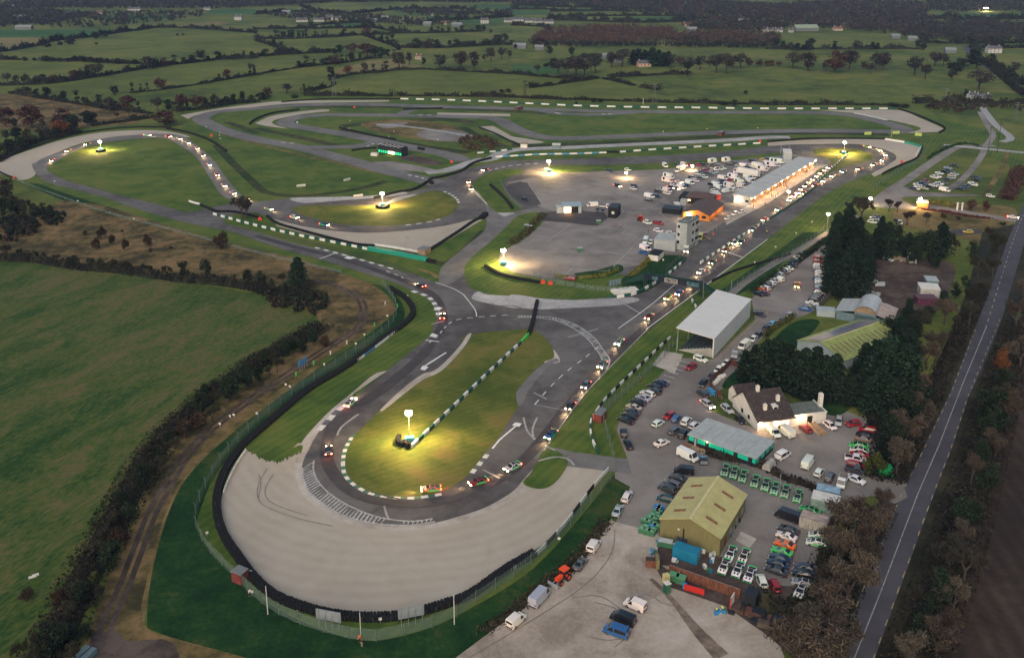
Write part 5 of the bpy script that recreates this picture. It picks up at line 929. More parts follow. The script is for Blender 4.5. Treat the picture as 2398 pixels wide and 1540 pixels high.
boxbld('tin_lean_to', zc(880, 1040), zc(1130, 1060), zc(1180, 1010), 2.2, GREYM, GREYM, 'grey tin lean-to left of the curved barn', 'shed')
boxbld('yard_cabin', t31(1478, 1150), t31(1590, 1158), t31(1600, 1115), 2.6, BLUW, GREYM, 'pale blue site cabin at the far side of the muddy yard', 'cabin'); boxbld('lorry_body', t31(1420, 1240), t31(1605, 1255), t31(1615, 1200), 3.2, pmat('grubby_white', (.42, .40, .36), .7, var=.3), WHW, 'white roofed lorry body in the muddy yard', 'trailer'); boxbld('purple_container', t31(1395, 1315), t31(1580, 1320), t31(1600, 1280), 2.4, pmat('purple_paint', (.10, .03, .055), .7, var=.3), pmat('purple_roof', (.10, .05, .06), .7), 'dark purple container in front of the lorry body', 'container')
boxbld('white_container', t31(1322, 925), t31(1390, 930), t31(1420, 890), 2.8, GREYC2, WHW, 'white container at the back of the muddy yard', 'container')
for u, v, s in ((1050, 870, .9), (1100, 880, 1.2), (1140, 900, .8), (1200, 890, 1.1), (1265, 905, 1.0), (970, 1100, 1.3), (1040, 1130, 1.2), (960, 1020, .6), (1015, 1240, 1.3), (900, 1220, 1.5), (950, 1210, 1.2), (1110, 1330, .9)):
    x, y = t31(u, v); X, Y = g(x, y); q = MB()
    for i in range(5): a, b, c = R.uniform(-1.5, 1.5)*s, R.uniform(-.8, .8)*s, R.uniform(.4, 1.0)*s; q.box(a-c*.7, a+c*.7, b-c*.5, b+c*.5, 0, c*1.1, R.randrange(3))
    o = q.build('scrap_heap', [GREYC2, WOODM, GREYM]); o.location = (X, Y, .1); o.rotation_euler.z = R.uniform(0, 3); reg(o, 'heap of scrap and pale rubble', 'in the muddy yard behind the conifers', 'scrap heap', 'scrap heaps in the yard', (x, y))
# storage yard by the olive shed
z6 = Z(2360, 1980, 3.9967)
def container(name, p0, p1, p2, h, m, tm, label, ribs=True):
    r, L, Wd = frame(name, p0, p1, p2, label, 'container'); q = MB(); q.box(0, L, 0, Wd, .12, h)
    n = int(L/.6)
    for i in range(n): q.box(L*i/n+.15, L*i/n+.4, -.04, Wd+.04, .2, h-.15)
    q.build('wall', m, r); bx('roof', r, tm, .03, L-.03, .03, Wd-.03, h, h+.05); bx('door_bar', r, STEEL, L+.02, L+.07, Wd*.3, Wd*.35, .2, h-.1, L+.02, L+.07, Wd*.65, Wd*.7, .2, h-.1); return r
container('blue_container', z6(640, 445), z6(1010, 570), z6(1070, 470), 2.6, BLUEC, BLUEC, 'blue steel container beside the olive shed')
container('white_rusty_container', t33(285, 322), t33(545, 398), t33(585, 325), 2.6, pmat('rusty_white', (.36, .33, .29), .7, var=.4, scale=1.2, streak=(3, 3, .5)), RUSTY2, 'long rusty white container behind the coloured cars')
container('green_white_container', t33(392, 150), t33(655, 215), t33(672, 130), 2.8, pmat('pale_green_steel', (.22, .30, .25), .7, var=.3), WHW, 'pale green container with white roof under the trees'); container('blue_roof_container', t33(440, 60), t33(660, 110), t33(672, 50), 2.7, BLUW, pmat('pale_blue_roof', (.25, .37, .46), .6, var=.3), 'container with pale blue rusted roof behind the green one')
container('green_skip', t32(1040, 1392), t32(1172, 1396), t32(1178, 1340), 2.2, pmat('bright_green_steel', (.01, .33, .11), .5), pmat('bright_green_lid', (.01, .36, .12), .5), 'bright green container at the road entrance')
container('rusty_skip', z6(245, 600), z6(390, 610), z6(395, 545), 1.7, RUST, MUD, 'short rusty skip at the yard corner'); container('olive_tank', z6(395, 630), z6(450, 632), z6(460, 520), 2.2, OLW, OLW, 'olive steel tank beside the rusty skip')
a, b = g(*z6(590, 690)), g(*z6(1650, 1065)); r = empty('steel_sheet_wall', (*a, .1), math.atan2(b[1]-a[1], b[0]-a[0])); L = math.hypot(b[0]-a[0], b[1]-a[1]); q = MB(); q.box(0, L, -.05, .05, 0, 2.1)
for i in range(int(L/1.0)): q.box(i+.1, i+.55, -.12, .05, 0, 2.1)
q.build('sheet_panel', RUST, r); bx('top_rail', r, WOODM, 0, L, .05, .25, 1.95, 2.1); tag(r, 'long rusty corrugated steel wall across the yard', 'wall')
boxbld('dark_hut', z6(1720, 1180), z6(1880, 1240), z6(1970, 1140), 3.0, DKW, DKW, 'dark green hut at the end of the rusty wall', 'hut')
def prop(name, f, u, v, build, mats, label, cat, rz=0, group=None, z=.12, phrase=None):
    x, y = f(u, v) if f else (u, v); X, Y = g(x, y); q = MB(); build(q); o = q.build(name, mats); o.location = (X, Y, z); o.rotation_euler.z = rz
    if phrase: reg(o, label, phrase, cat, group, (x, y))
    else: tag(o, label, cat, group)
    return o
def binf(q): q.box(-.65, .65, -.5, .5, .15, 1.15); q.box(-.7, .7, -.55, .55, 1.15, 1.3, 1); q.box(-.12, .1, -.1, .1, 1.3, 1.33, 2); [q.cyl((x, y-.05, .1), (x, y+.05, .1), .1) for x in (-.5, .5) for y in (-.4, .4)]
for u, v in ((1240, 290), (1282, 305), (1325, 325), (1288, 262), (1330, 275), (1316, 240), (1355, 225), (1342, 205), (1375, 200), (1212, 372), (1262, 388), (1303, 398), (1365, 262), (1355, 345), (1320, 380), (1250, 352)):
    prop('wheelie_bin', t23, u, v, binf, [BIN, pmat('bin_lid', (.09, .26, .13), .5) if 'bin_lid' not in bpy.data.materials else bpy.data.materials['bin_lid'], WHW], 'large green wheeled bin', 'bin', -.35+R.uniform(-.1, .1), 'large bins beside the olive shed', phrase='in the cluster left of the olive shed')
for u, v in ((1362, 160), (1392, 172), (1352, 182), (1385, 190), (1312, 345)): prop('wheelie_bin', t23, u, v, binf, [BINB, BINB, WHW], 'large blue wheeled bin', 'bin', -.35, 'large bins beside the olive shed', phrase='in the cluster left of the olive shed')
for u, v in ((670, 790), (770, 830)): prop('wheelie_bin', z6, u, v, lambda q: (q.box(-.9, .9, -.7, .7, .2, 1.5), q.box(-.95, .95, -.75, .75, 1.5, 1.65, 1)), [BIN, bpy.data.materials['bin_lid']], 'big green rubbish container', 'bin', -.4, 'bins by the rusty wall', phrase='below the rusty steel wall')
prop('portable_toilet', z6, 560, 965, lambda q: (q.box(-.55, .55, -.55, .55, .05, 2.1), q.box(-.42, .42, -.58, -.55, .15, 1.95, 2), q.box(-.6, .6, -.6, .6, 2.1, 2.25, 1), q.box(-.4, .4, -.4, .4, 2.25, 2.38, 1)), [pmat('toilet_green', (.012, .085, .055), .5), WHW, BIN], 'green portable toilet with white roof', 'toilet', .5)
prop('portable_toilet', z6, 548, 815, lambda q: (q.box(-.6, .6, -.5, .5, .05, 1.7), q.box(-.65, .65, -.55, .55, 1.7, 1.8)), [pmat('faded_yellow', (.52, .45, .20), .6)], 'faded yellow cabinet behind the portable toilet', 'cabinet', .3)
prop('plastic_barrier', z6, 970, 955, lambda q: (q.box(-2, 2, -.25, .25, 0, .3), q.box(-2, 2, -.15, .15, .3, 1.1)), [pmat('red_plastic', (.45, .025, .02), .5)], 'red plastic barrier by the rusty wall', 'barrier', -.42)
prop('water_butt', z6, 828, 900, lambda q: q.cyl((0, 0, 0), (0, 0, 1), .45, n=12), [BINB], 'blue barrel beside the red barrier', 'barrel')
prop('sign_board', z6, 1535, 1205, lambda q: (q.box(-.9, .9, -.08, .08, .3, 3.0), q.box(-1.1, -.9, -.1, .1, .2, 2.9, 1)), [WHW, pmat('sign_red', (.45, .04, .03), .5)], 'white board with red edge leaning by the rusty wall', 'sign', 1.0)
prop('skip', z6, 540, 270, lambda q: (q.box(-1.6, 1.6, -.9, .9, .2, 1.3), q.box(-1.5, 1.5, -.8, .8, 1.3, 1.32, 1)), [BIN, GREYC2], 'green skip filled with rubbish against the olive shed', 'skip', -.3); prop('metal_cage', z6, 785, 230, lambda q: (q.box(-1.2, 1.2, -.6, .6, 0, 1.5), [q.box(-1.2+i*.3, -1.15+i*.3, -.65, .65, 0, 1.55, 1) for i in range(9)]), [DKW, STEEL], 'steel cage trolley against the olive shed', 'cage', -.3)
for u, v in ((430, 250), (650, 290), (740, 260), (1110, 350), (1250, 420), (1235, 500), (1140, 600), (1210, 660), (400, 360), (330, 390), (1330, 1290), (1400, 1270), (690, 510)):
    def jn(q):
        for i in range(6): a, b, c = R.uniform(-.35, .35), R.uniform(-.25, .25), R.uniform(.4, .8); q.box(a-c*.6, a+c*.6, b-c*.4, b+c*.4, 0, c, R.randrange(4))
    prop('junk_pile', z6, u, v, jn, [WHW, BIN, GREYC, BINB], 'pile of mixed junk and bags', 'junk pile', R.uniform(0, 3), 'junk around the olive shed', phrase='around the olive shed yard')
for k, (u, v) in enumerate(((1985, 150), (1965, 210), (1935, 260), (1905, 310), (1880, 350), (1860, 390))): prop('drum', t23, u+190*0+ (2160-1985 if k < 2 else 2100-1935 if k < 3 else 2060-1880), v, lambda q: (q.cyl((0, 0, 0), (0, 0, 1), .4, n=10), q.box(-.9, -.3, -.3, .3, 0, .8, 1)), [BINB if k % 2 else GREYM, DARKIN], 'drum and crate', 'drum', R.uniform(0, 3), 'drums along the olive shed', phrase='along the right wall of the olive shed')
def dome(q):
    n = 8; a = [(1.05*math.cos(math.pi*i/n), .5+1.5*math.sin(math.pi*i/n)) for i in range(n+1)]
    for (y0, z0), (y1, z1) in zip(a, a[1:]): q.face([(-1.7, y0, z0), (1.7, y0, z0), (1.7, y1, z1), (-1.7, y1, z1)]); q.face([(-1.7, y1, z1), (1.7, y1, z1), (1.7, y0, z0), (-1.7, y0, z0)])
    for x, d in ((-1.7, -1), (1.7, 1)): q.face([(x, y, z) for y, z in a][::d]); q.face([(x, y, z) for y, z in a][::-d])
    q.box(-1.7, 1.7, -1.0, 1.0, .3, .5); [q.cyl((0, s*1.0, .3), (0, s*1.15, .3), .3, n=10, mi=1) for s in (-1, 1)]; q.box(1.7, 2.8, -.05, .05, .35, .45, 1)
prop('covered_trailer', f3, 1290, 1425, dome, [WHW, TYRE], 'white dome covered trailer below the teal office', 'trailer', .9)
for u, v in ((415, 290), (455, 325)): prop('wheelie_bin', f3, u, v, binf, [BINB, BINB, WHW], 'blue bin', 'bin', -.6, 'blue bins at the garden fence', phrase='at the bend of the garden fence')
def dk(q):
    for i in range(16): a, b, c = R.gauss(0, 2.2), R.gauss(0, .9), R.uniform(.5, 1.3); q.box(a-c, a+c, b-c*.7, b+c*.7, -.1, c*.8, R.randrange(3))
prop('rubble_heap', z6, 1850, 1330, dk, [DKW, MUD, BRNF], 'dark heap of burnt rubble at the yard corner', 'rubble heap', -.4)
# tractor
x, y = t23(475, 815); X, Y = g(x, y); x2, y2 = t23(400, 870); X2, Y2 = g(x2, y2); r = empty('tractor', (X, Y, .12), math.atan2(Y2-Y, X2-X)); TOR = pmat('tractor_orange', (.72, .07, .015), .4)
bx('bonnet', r, TOR, .3, 2.0, -.4, .4, .8, 1.5); q = MB(); q.box(-1.2, .4, -.65, .65, .8, 1.3); q.build('body', DKW, r); q = MB(); q.box(-1.1, .3, -.6, .6, 1.3, 2.35); q.build('cab', GLASS, r); bx('cab_roof', r, TOR, -1.3, .45, -.75, .75, 2.35, 2.55); bx('mudguard', r, TOR, -1.3, -.1, -1.0, -.65, 1.2, 1.5, -1.3, -.1, .65, 1.0, 1.2, 1.5)
for x, rr in ((-.7, .78), (1.5, .52)):
    for s in (-1, 1): q = MB(); q.cyl((x, s*.7, rr), (x, s*1.1, rr), rr, n=16); q.cyl((x, s*.68, rr), (x, s*1.12, rr), rr*.5, n=12, mi=1); q.build('wheel', [TYRE, TOR], r)
bx('front_blade', r, GREYC, 2.9, 3.1, -1.3, 1.3, .1, .9, 2.0, 2.9, -.5, -.35, .5, .65, 2.0, 2.9, .35, .5, .5, .65); tag(r, 'orange tractor with grey front blade parked on the grass edge', 'tractor')
x, y = zp(10, 850); X, Y = g(x, y); r2 = empty('tractor', (X, Y, .12), .6)
for ch in list(r.children): c = ch.copy(); COL.objects.link(c); c.parent = r2
tag(r2, 'tractor with red mudguards next to a white jeep in the paddock', 'tractor')
# ------------------------------------------------------------ barriers, tyre walls and fences
BW = pmat('barrier_white', (.62, .61, .58), .6, var=.12); BG = pmat('barrier_green', (.012, .07, .05), .6, var=.15); TYW = pmat('tyre_black', (.009, .0095, .011), .85, var=.4, scale=3); ARM = pmat('armco', (.34, .36, .37), .5, .3, var=.15); BBL = pmat('barrier_blue', (.06, .20, .33), .6); BTE = pmat('barrier_teal', (.015, .24, .17), .5, var=.15); LIME = pmat('lime_panel', (.05, .52, .06), .5, var=.4, scale=1.2)
def barrier(v, h, th, blk, mats, label, name='barrier', cat='barrier', sm=True, z=.1, seq=None):
    rs = resample(G(smooth(P(v)) if sm else P(v)), blk); q = MB(); n = len(rs)
    for i in range(n-1):
        mi = (seq[i % len(seq)] if seq else i % len(mats)); c = []
        for (x, y, tx, ty) in (rs[i], rs[i+1]):
            for s in (-th/2, th/2): c.append((x-ty*s, y+tx*s))
        k = len(q.v); e = .015 if mi else 0
        q.v += [(*c[0], z), (*c[1], z), (*c[3], z), (*c[2], z), (*c[0], z+h), (*c[1], z+h), (*c[3], z+h), (*c[2], z+h)]
        for f in ((4, 7, 6, 5), (0, 4, 5, 1), (1, 5, 6, 2), (2, 6, 7, 3), (3, 7, 4, 0)): q.f.append(tuple(k+j for j in f)); q.m.append(mi)
    return tag(q.build(name, mats), label, cat, 'trackside barriers')
def tyres(v, rows, high, label, sm=True, z=.08, off=0):
    """tyre wall: touching stacks of tyres; one thing"""
    rs = resample(G(smooth(P(v)) if sm else P(v)), .66); q = MB(); nn = 8
    for (x, y, tx, ty) in rs:
        for r_ in range(rows):
            o = off+(r_-(rows-1)/2)*.62; cx, cy = x-ty*o+R.uniform(-.06, .06), y+tx*o+R.uniform(-.06, .06); h = high*.22+R.uniform(-.05, .05); k = len(q.v); ph = R.uniform(0, 1)
            for (rr, zz) in ((.31, z), (.34, z+h*.3), (.31, z+h*.5), (.34, z+h*.75), (.30, z+h), (.15, z+h), (.13, z+h-.2)):
                for i in range(nn): t = 2*math.pi*i/nn+ph; q.v.append((cx+rr*math.cos(t), cy+rr*math.sin(t), zz))
            for b in range(6):
                for i in range(nn): j = (i+1) % nn; q.f.append((k+b*nn+i, k+b*nn+j, k+b*nn+nn+j, k+b*nn+nn+i)); q.m.append(0)
    return tag(q.build('tyre_wall', TYW), label, 'tyre wall', 'tyre walls round the circuit')
HP = '912,676 949,700 966,724 962,746 934,771 922,778 849,833 800,868 725,913 675,953 625,996 599,1018 567,1048 530,1100 510,1155 509,1205 524,1255 556,1305 600,1362 650,1402 725,1430 800,1446 875,1450 950,1444 1025,1424 1100,1397 1160,1355 1200,1328 1250,1300'
tyres(HP, 3, 5, 'long black tyre wall curving round the hairpin gravel trap')
barrier('530,1098 507,1155 506,1205 521,1257 553,1308 597,1367 647,1406 723,1434 799,1450 875,1454 951,1448 1027,1428 1103,1401 1163,1359 1254,1303', .75, .12, 4, [ARM], 'grey crash rail behind the hairpin tyre wall')
barrier('810,863 830,851 850,838 866,826 900,800 934,773', .9, .15, 3, [BW, BBL], 'white and blue panels along the tyre wall top of the hairpin entry', seq=[0, 0, 0, 1, 1, 0, 0, 0, 0, 0]); barrier('576,1056 556,1086 538,1120 524,1156', .8, .12, 3, [BW], 'white panel facing inside the tyre wall at the left of the gravel')
barrier('1254,1303 1290,1268 1330,1222 1372,1165 1400,1130 1425,1102', 1.0, .2, 4, [BW, TYW], 'white and black crash barrier right of the hairpin gravel', seq=[0, 1, 0, 0, 1])
barrier('965,1048 1060,957 1150,870 1220,805', 1.0, .5, 2.9, [BW, BG], 'green and white block barrier down the middle of the island'); barrier('1220,805 1238,786', 1.0, .5, 3, [LIME], 'lime green banner panels at the top of the island barrier')
tyres('1238,785 1246,762 1252,735 1258,708', 2, 5, 'short black tyre wall crossing the tarmac above the island')
barrier('500,503 540,514 600,530 700,553 800,573 862,586', 1.0, .5, 2.9, [BW, BG], 'green and white block barrier between the two left tracks'); barrier('862,586 930,598 1000,612', 1.6, 1.5, 4, [BTE, BTE], 'teal covered tyre bank at the end of the left barrier'); tyres('1000,613 1018,615', 2, 5, 'black tyre stub at the end of the teal bank')
tyres('626,508 650,525 700,540 760,556 830,573 875,577', 2, 4, 'low dark tyre wall along the bottom of the middle gravel'); barrier('874,575 930,583 980,592', .9, .5, 5, [BW], 'white panel wall below the middle gravel trap'); tyres('996,593 1030,572 1075,543 1105,522 1125,512', 2, 4, 'dark tyre wall up the right side of the middle gravel'); tyres('1127,514 1138,504', 4, 7, 'tall black tyre stack at the tip of the middle gravel')
barrier('938,233 1060,236 1200,242 1350,249 1500,252.5 1650,254 1800,256 1950,256 2098,256', 1.1, .6, 6.5, [BW, BG], 'green and white block barrier along the far straight'); tyres('660,240 750,234 850,233 938,233', 1, 5, 'dark tyre wall at the far left of the far straight')
barrier('1160,369 1215,366 1260,363 1330,362 1420,359', .9, .5, 4.5, [BW, BBL], 'blue and white block barrier beyond the floodlight'); barrier('1447,358 1530,352 1640,345 1780,337', 1.0, .5, 5, [BW, BG], 'green and white block barrier along the middle back straight'); tyres('1419,358 1450,358', 2, 5, 'dark tyre stack in the gap of the back straight barrier'); barrier('1118,360 1160,356 1199,351', .9, .5, 4, [BW, BG], 'short green and white barrier by the brown thicket')
barrier('1640,618 1700,578 1760,540 1800,516', 1.0, .5, 2.8, [BW, BG], 'green and white pit wall beside the straight'); barrier('1800,516 1880,463 1945,408', 1.0, .4, 6, [BG], 'dark green pit wall at the far end of the straight'); barrier('1905,438 1920,420 1940,402 1970,376 1985,363', .9, .4, 3, [BW, BG], 'green and white barrier at the pit entry')
barrier('1426,698 1450,697 1480,692 1500,684 1516,675 1550,655 1575,636 1605,610', 1.0, .5, 2.8, [BG, BW], 'green and white barrier curving to the footbridge', seq=[0, 1, 0, 1, 0, 0, 1]); barrier('1620,705 1630,722 1638,730', 1.0, .4, 2.5, [BW, BG], 'short green and white barrier by the grandstand'); barrier('1388,975 1382,1000 1386,1030 1400,1064', 1.0, .4, 2.8, [BG, BW], 'green and white barrier in front of the marshal post')
barrier('1395,968 1420,935 1450,905 1500,858 1545,815 1570,793', .9, .3, 3, [BW, TYW], 'white and black kerb wall under the fence beside the straight'); tyres('1850,597 1800,612 1720,636 1668,660', 1, 4, 'dark rail wall beside the bank right of the straight')
tyres('0,376 80,345 160,320 240,305 320,299 400,300', 1, 4, 'dark tyre wall round the far left gravel trap'); tyres('390,302 440,312 480,325 505,338 530,356', 2, 5, 'dark tyre wall right of the far left gravel trap'); tyres('-20,395 15,412 38,420', 1, 4, 'dark tyre wall at the near side of the left gravel trap')
tyres('470,482 490,490 508,497 540,497 575,503 610,512', 2, 4, 'black tyre wall by the bare tree at the link road'); barrier('443,473 455,477 468,480', .9, .5, 3, [BW], 'short white barrier at the link road'); tyres('878,466 930,452 970,445 1005,425 1010,420 1040,414 1080,402 1110,383 1150,372', 2, 5, 'long black tyre wall crossing the middle junction'); tyres('1005,424 1012,432', 3, 6, 'thick black tyre corner at the middle junction')
tyres('795,301 830,309 880,320 925,328', 2, 5, 'black tyre wall in the infield of the far circuit'); tyres('585,292 600,280 640,266 700,258', 2, 5, 'dark tyre wall behind the infield gravel'); tyres('945,258 1000,256 1035,255', 2, 5, 'dark tyre wall at the far infield link'); tyres('825,354 850,350 880,348', 2, 4, 'dark tyre heap left of the viewing stand'); tyres('980,349 992,352', 3, 6, 'black tyre block standing on the infield track')
tyres('1798,334 1850,329 1900,326.5 2000,326 2072,327', 1, 5, 'dark tyre wall behind the far right gravel'); barrier('2073,328 2118,335', 1.2, .6, 8, [BW], 'long white panel wall at the far right bend'); barrier('2118,335 2140,340 2158,346', 1.2, .6, 5, [BTE], 'teal panel wall at the far right bend'); barrier('2156,348 2146,365', 1.2, .6, 4, [BW], 'white end panels of the far right bend'); tyres('2160,346 2152,366 2140,376 2115,386 2080,402 2066,410', 1, 5, 'dark tyre wall round the right end of the gravel')
tyres('2106,257 2150,272 2205,296 2212,304 2200,312', 2, 5, 'dark tyre wall at the far right corner of the outer circuit'); tyres('1148,435 1165,450 1185,470 1200,490', 2, 5, 'dark tyre bank beside the link road'); tyres('1137,625 1160,640 1200,652 1262,664', 2, 5, 'black tyre wall under the paddock bank'); barrier('1120,300 1160,315 1200,335 1225,343', 1.2, .2, 4, [DKW], 'dark rail beside the infield gravel')
# fences
nt = None
MESHM, nt_, b_ = mat('chain_link'); b_.inputs['Base Color'].default_value = (.16, .22, .20, 1); b_.inputs['Alpha'].default_value = .32; b_.inputs['Roughness'].default_value = .6
def fence(v, h, step, label, posts=True, m=None, sm=True, pm=None, pr=.07):
    rs = resample(G(smooth(P(v)) if sm else P(v)), step); r = empty('fence', (rs[0][0], rs[0][1], .06)); q = MB(); x0, y0 = rs[0][:2]
    for a, b in zip(rs, rs[1:]): q.face([(a[0]-x0, a[1]-y0, .1), (b[0]-x0, b[1]-y0, .1), (b[0]-x0, b[1]-y0, h), (a[0]-x0, a[1]-y0, h)])
    q.build('mesh_panel', m or MESHM, r)
    if posts:
        pm_ = MB(); pm_.cyl((0, 0, 0), (0, 0, h+.15), pr, n=6); pm_.cyl((0, 0, h+.15), (0, -.3, h+.5), pr*.7, n=5); me = pm_.mesh('post', pm or POSTM)
        for a in rs[:100]: o = link('post', me, r); o.location = (a[0]-x0, a[1]-y0, 0); o.rotation_euler.z = math.atan2(a[3], a[2])
    return tag(r, label, 'fence', 'wire fences round the circuit')
fence('895,668 912,690 928,718 922,755 880,795 800,850 700,917 620,977 545,1050 500,1112 468,1175 458,1232 490,1292 545,1348 600,1402 655,1440 720,1468 790,1489 860,1502 905,1497 1000,1473 1065,1446 1130,1400 1200,1355 1270,1300 1330,1240 1385,1175 1430,1125', 2.6, 5.2, 'tall chain link fence with steel posts round the hairpin')
fence('1440,1105 1432,1060 1415,1000 1408,975', 2.8, 4, 'chain link fence curving from the gate to the marshal post'); fence('1410,972 1440,945 1480,910 1520,872 1555,838 1575,815', 2.8, 4, 'chain link fence between the straight and the parked cars')
fence('1700,690 1760,650 1830,610 1900,567 1935,535', 2.4, 5, 'chain link fence beside the path along the straight'); fence('1558,640 1590,610 1612,592 1640,565 1700,530', 2.2, 4, 'dark mesh fence between paddock and pit lane', pm=DKW); fence('30,420 120,455 250,500 400,540 560,583 700,618 800,640', 1.3, 7, 'low wire fence along the grass left of the circuit', pr=.05); fence('1250,648 1290,664 1340,672 1400,682 1470,683', 2.0, 4, 'wire fence along the lane below the paddock', pm=DKW)
fence('2045,445 2070,425 2110,400 2150,380 2170,350 2180,332', 2.2, 6, 'wire fence right of the far bend'); fence('1172,430 1185,455 1200,475 1222,492', 2.2, 4, 'wire fence at the left end of the paddock')
bp = [t22(2045, 330), t22(1960, 420), t22(1850, 500), t22(1850, 560), t22(1900, 610), t22(1960, 650)]
barrier(' '.join('%f,%f' % p for p in bp), 1.9, .1, 2.2, [BRNF, BRNF], 'brown board fence round the clubhouse garden', 'board_fence', 'fence', sm=False); barrier(' '.join('%f,%f' % t22(*p) for p in ((2045, 330), (2100, 360), (2160, 385))), 1.9, .1, 2.2, [BRNF], 'short brown board fence at the top of the garden', 'board_fence', 'fence', sm=False)
barrier('%f,%f %f,%f' % (*zc(905, 960), *zc(1100, 750)), 2.6, .12, 3, [pmat('grey_boards', (.12, .10, .08), .8, var=.3)], 'weathered board fence behind the row of cars', 'board_fence', 'fence', sm=False)
# ------------------------------------------------------------ lights on masts
HEADG = pmat('generator_blue', (.03, .20, .30), .5, var=.2)
def floodlight(bx_, by, ty_, label, e=9000, tyre=True, col=(1, .66, .27)):
    X, Y = g(bx_, by); h = hgt(bx_, by, ty_); r = empty('floodlight_tower', (X, Y, .12), .3)
    q = MB(); q.box(-1.2, 1.2, -.7, .7, .45, 1.5); q.box(-1.0, .2, -.72, .72, 1.5, 1.62); q.build('generator', HEADG, r); q = MB(); q.box(1.2, 2.2, -.06, .06, .5, .6); q.build('tow_bar', STEEL, r)
    for s in (-1, 1): q = MB(); q.cyl((0, s*.75, .33), (0, s*.95, .33), .33, n=10); q.build('wheel', TYRE, r)
    q = MB(); q.cyl((0, 0, 1.5), (0, 0, h*.55), .09); q.cyl((0, 0, h*.55), (0, 0, h-.3), .06); q.build('mast', POSTM, r)
    for k in range(4):
        a = k*math.pi/2+.6; q = MB(); cx, cy = .42*math.cos(a), .42*math.sin(a); q.cyl((cx*.6, cy*.6, h-.25), (cx*1.7, cy*1.7, h-.4), .28, .50, n=12); q.build('lamp_head', LAMPE, r)
    for k in range(4):
        a = k*math.pi/2+.6; L_ = bpy.data.lights.new('lamp_light', 'SPOT'); L_.energy = e*2.0; L_.color = col; L_.spot_size = math.radians(132); L_.spot_blend = 1.0; L_.shadow_soft_size = .5
        lo_ = bpy.data.objects.new('lamp_light', L_); COL.objects.link(lo_); lo_.parent = r; lo_.location = (1.3*math.cos(a), 1.3*math.sin(a), h-.6); lo_.rotation_euler = (0, math.radians(-61), a+math.pi)
    return tag(r, label, 'floodlight', 'floodlight towers round the circuit')
floodlight(959, 1036, 965, 'lit floodlight tower with blue generator on the hairpin island', 9500); floodlight(896, 484, 452, 'lit floodlight tower on the middle grass island', 16000); floodlight(236, 353, 331, 'lit floodlight tower on the far left grass island', 16000)
floodlight(1285, 404, 377, 'lit floodlight tower at the left edge of the paddock', 16000); floodlight(1179, 622, 585, 'lit floodlight tower on the bank below the paddock', 9000); floodlight(1976, 361, 333, 'lit floodlight tower inside the far right bend', 20000)
def wlamp(x, y, ty_, label, e, col=(1, .55, .2), hs=.5):
    X, Y = g(x, y); h = hgt(x, y, ty_); r = empty('street_lamp', (X, Y, .1)); q = MB(); q.cyl((0, 0, 0), (0, 0, h), .11); q.build('pole', STEEL, r); bx('lamp_head', r, LAMPE, -hs, hs, -hs, hs, h, h+.5); lamp(r, (0, 0, h-.5), e, col); return tag(r, label, 'lamp')
wlamp(1936, 545, 503, 'lit orange lamp on a pole at the tip of the dark conifers', 5000); wlamp(2037, 482, 466, 'lit white lamp beside the gravel road', 1500, (1, .75, .45)); wlamp(2153, 488, 467, 'lit orange lamp by the orange ticket hut', 5000); wlamp(1466, 418, 406, 'lit lamp at the upper edge of the open paddock', 5000); wlamp(1621, 400, 390, 'lit lamp among the paddock vans', 5000)
wlamp(2308, 27, 20, 'bright white lamp far away at the top right', 20000, (1, .8, .5), 3.0); wlamp(331, 10, 5, 'small bright lamp far away at the top left', 6000, (1, .8, .5), 2.0); wlamp(1846, 464, 450, 'lit lamp at the end of the car queue', 800)
boxbld('ticket_hut', t31(1390, 402), t31(1495, 412), t31(1500, 385), 2.6, pmat('hut_orange', (.62, .20, .07), .5), WHW, 'orange ticket hut beside the entrance road', 'hut')
tyres('935,1030 932,1038 938,1046 950,1044 957,1050', 2, 7, 'horseshoe of tyres round the floodlight on the island'); tyres('882,486 890,489 902,489 910,484', 2, 6, 'ring of tyres round the middle floodlight'); tyres('226,356 236,357 246,354', 2, 6, 'tyres round the far left floodlight'); tyres('1967,359 1975,360 1984,358', 2, 6, 'tyres round the far right floodlight')
# poles, boards and small trackside things
def pole(x, y, ty_, m, label, cat='pole', rad=.09, name='pole', arm=None):
    X, Y = g(x, y); h = hgt(x, y, ty_); r = empty(name, (X, Y, .08)); q = MB(); q.cyl((0, 0, 0), (0, 0, h), rad, rad*.8); q.build('mast', m, r)
    if arm: q = MB(); [q.box(-arm, arm, -.1, .1, h-k-.2, h-k) for k in (.3, 1.3)]; q.build('cross_arm', m, r)
    return tag(r, label, cat)
pole(627.5, 1438, 1372, WHW, 'tall white pole left of the hairpin billboards'); pole(845, 1487, 1435, WHW, 'white pole beside the marshal at the fence'); pole(1064, 1462, 1392, WHW, 'tall white pole right of the hairpin billboards'); pole(951.5, 590, 552, STEEL, 'thin steel pole in the middle gravel', rad=.06, arm=1.0)
pole(1646, 700, 660, STEEL, 'left of two thin masts behind the grandstand'); pole(1711, 697, 655, STEEL, 'right of two thin masts behind the grandstand'); pole(1828, 361, 341, WHW, 'white mast at the paddock end'); pole(1847, 360, 341, WHW, 'second white mast nearer the pit entry'); pole(2087, 322, 300, WHW, 'white mast beyond the far bend')
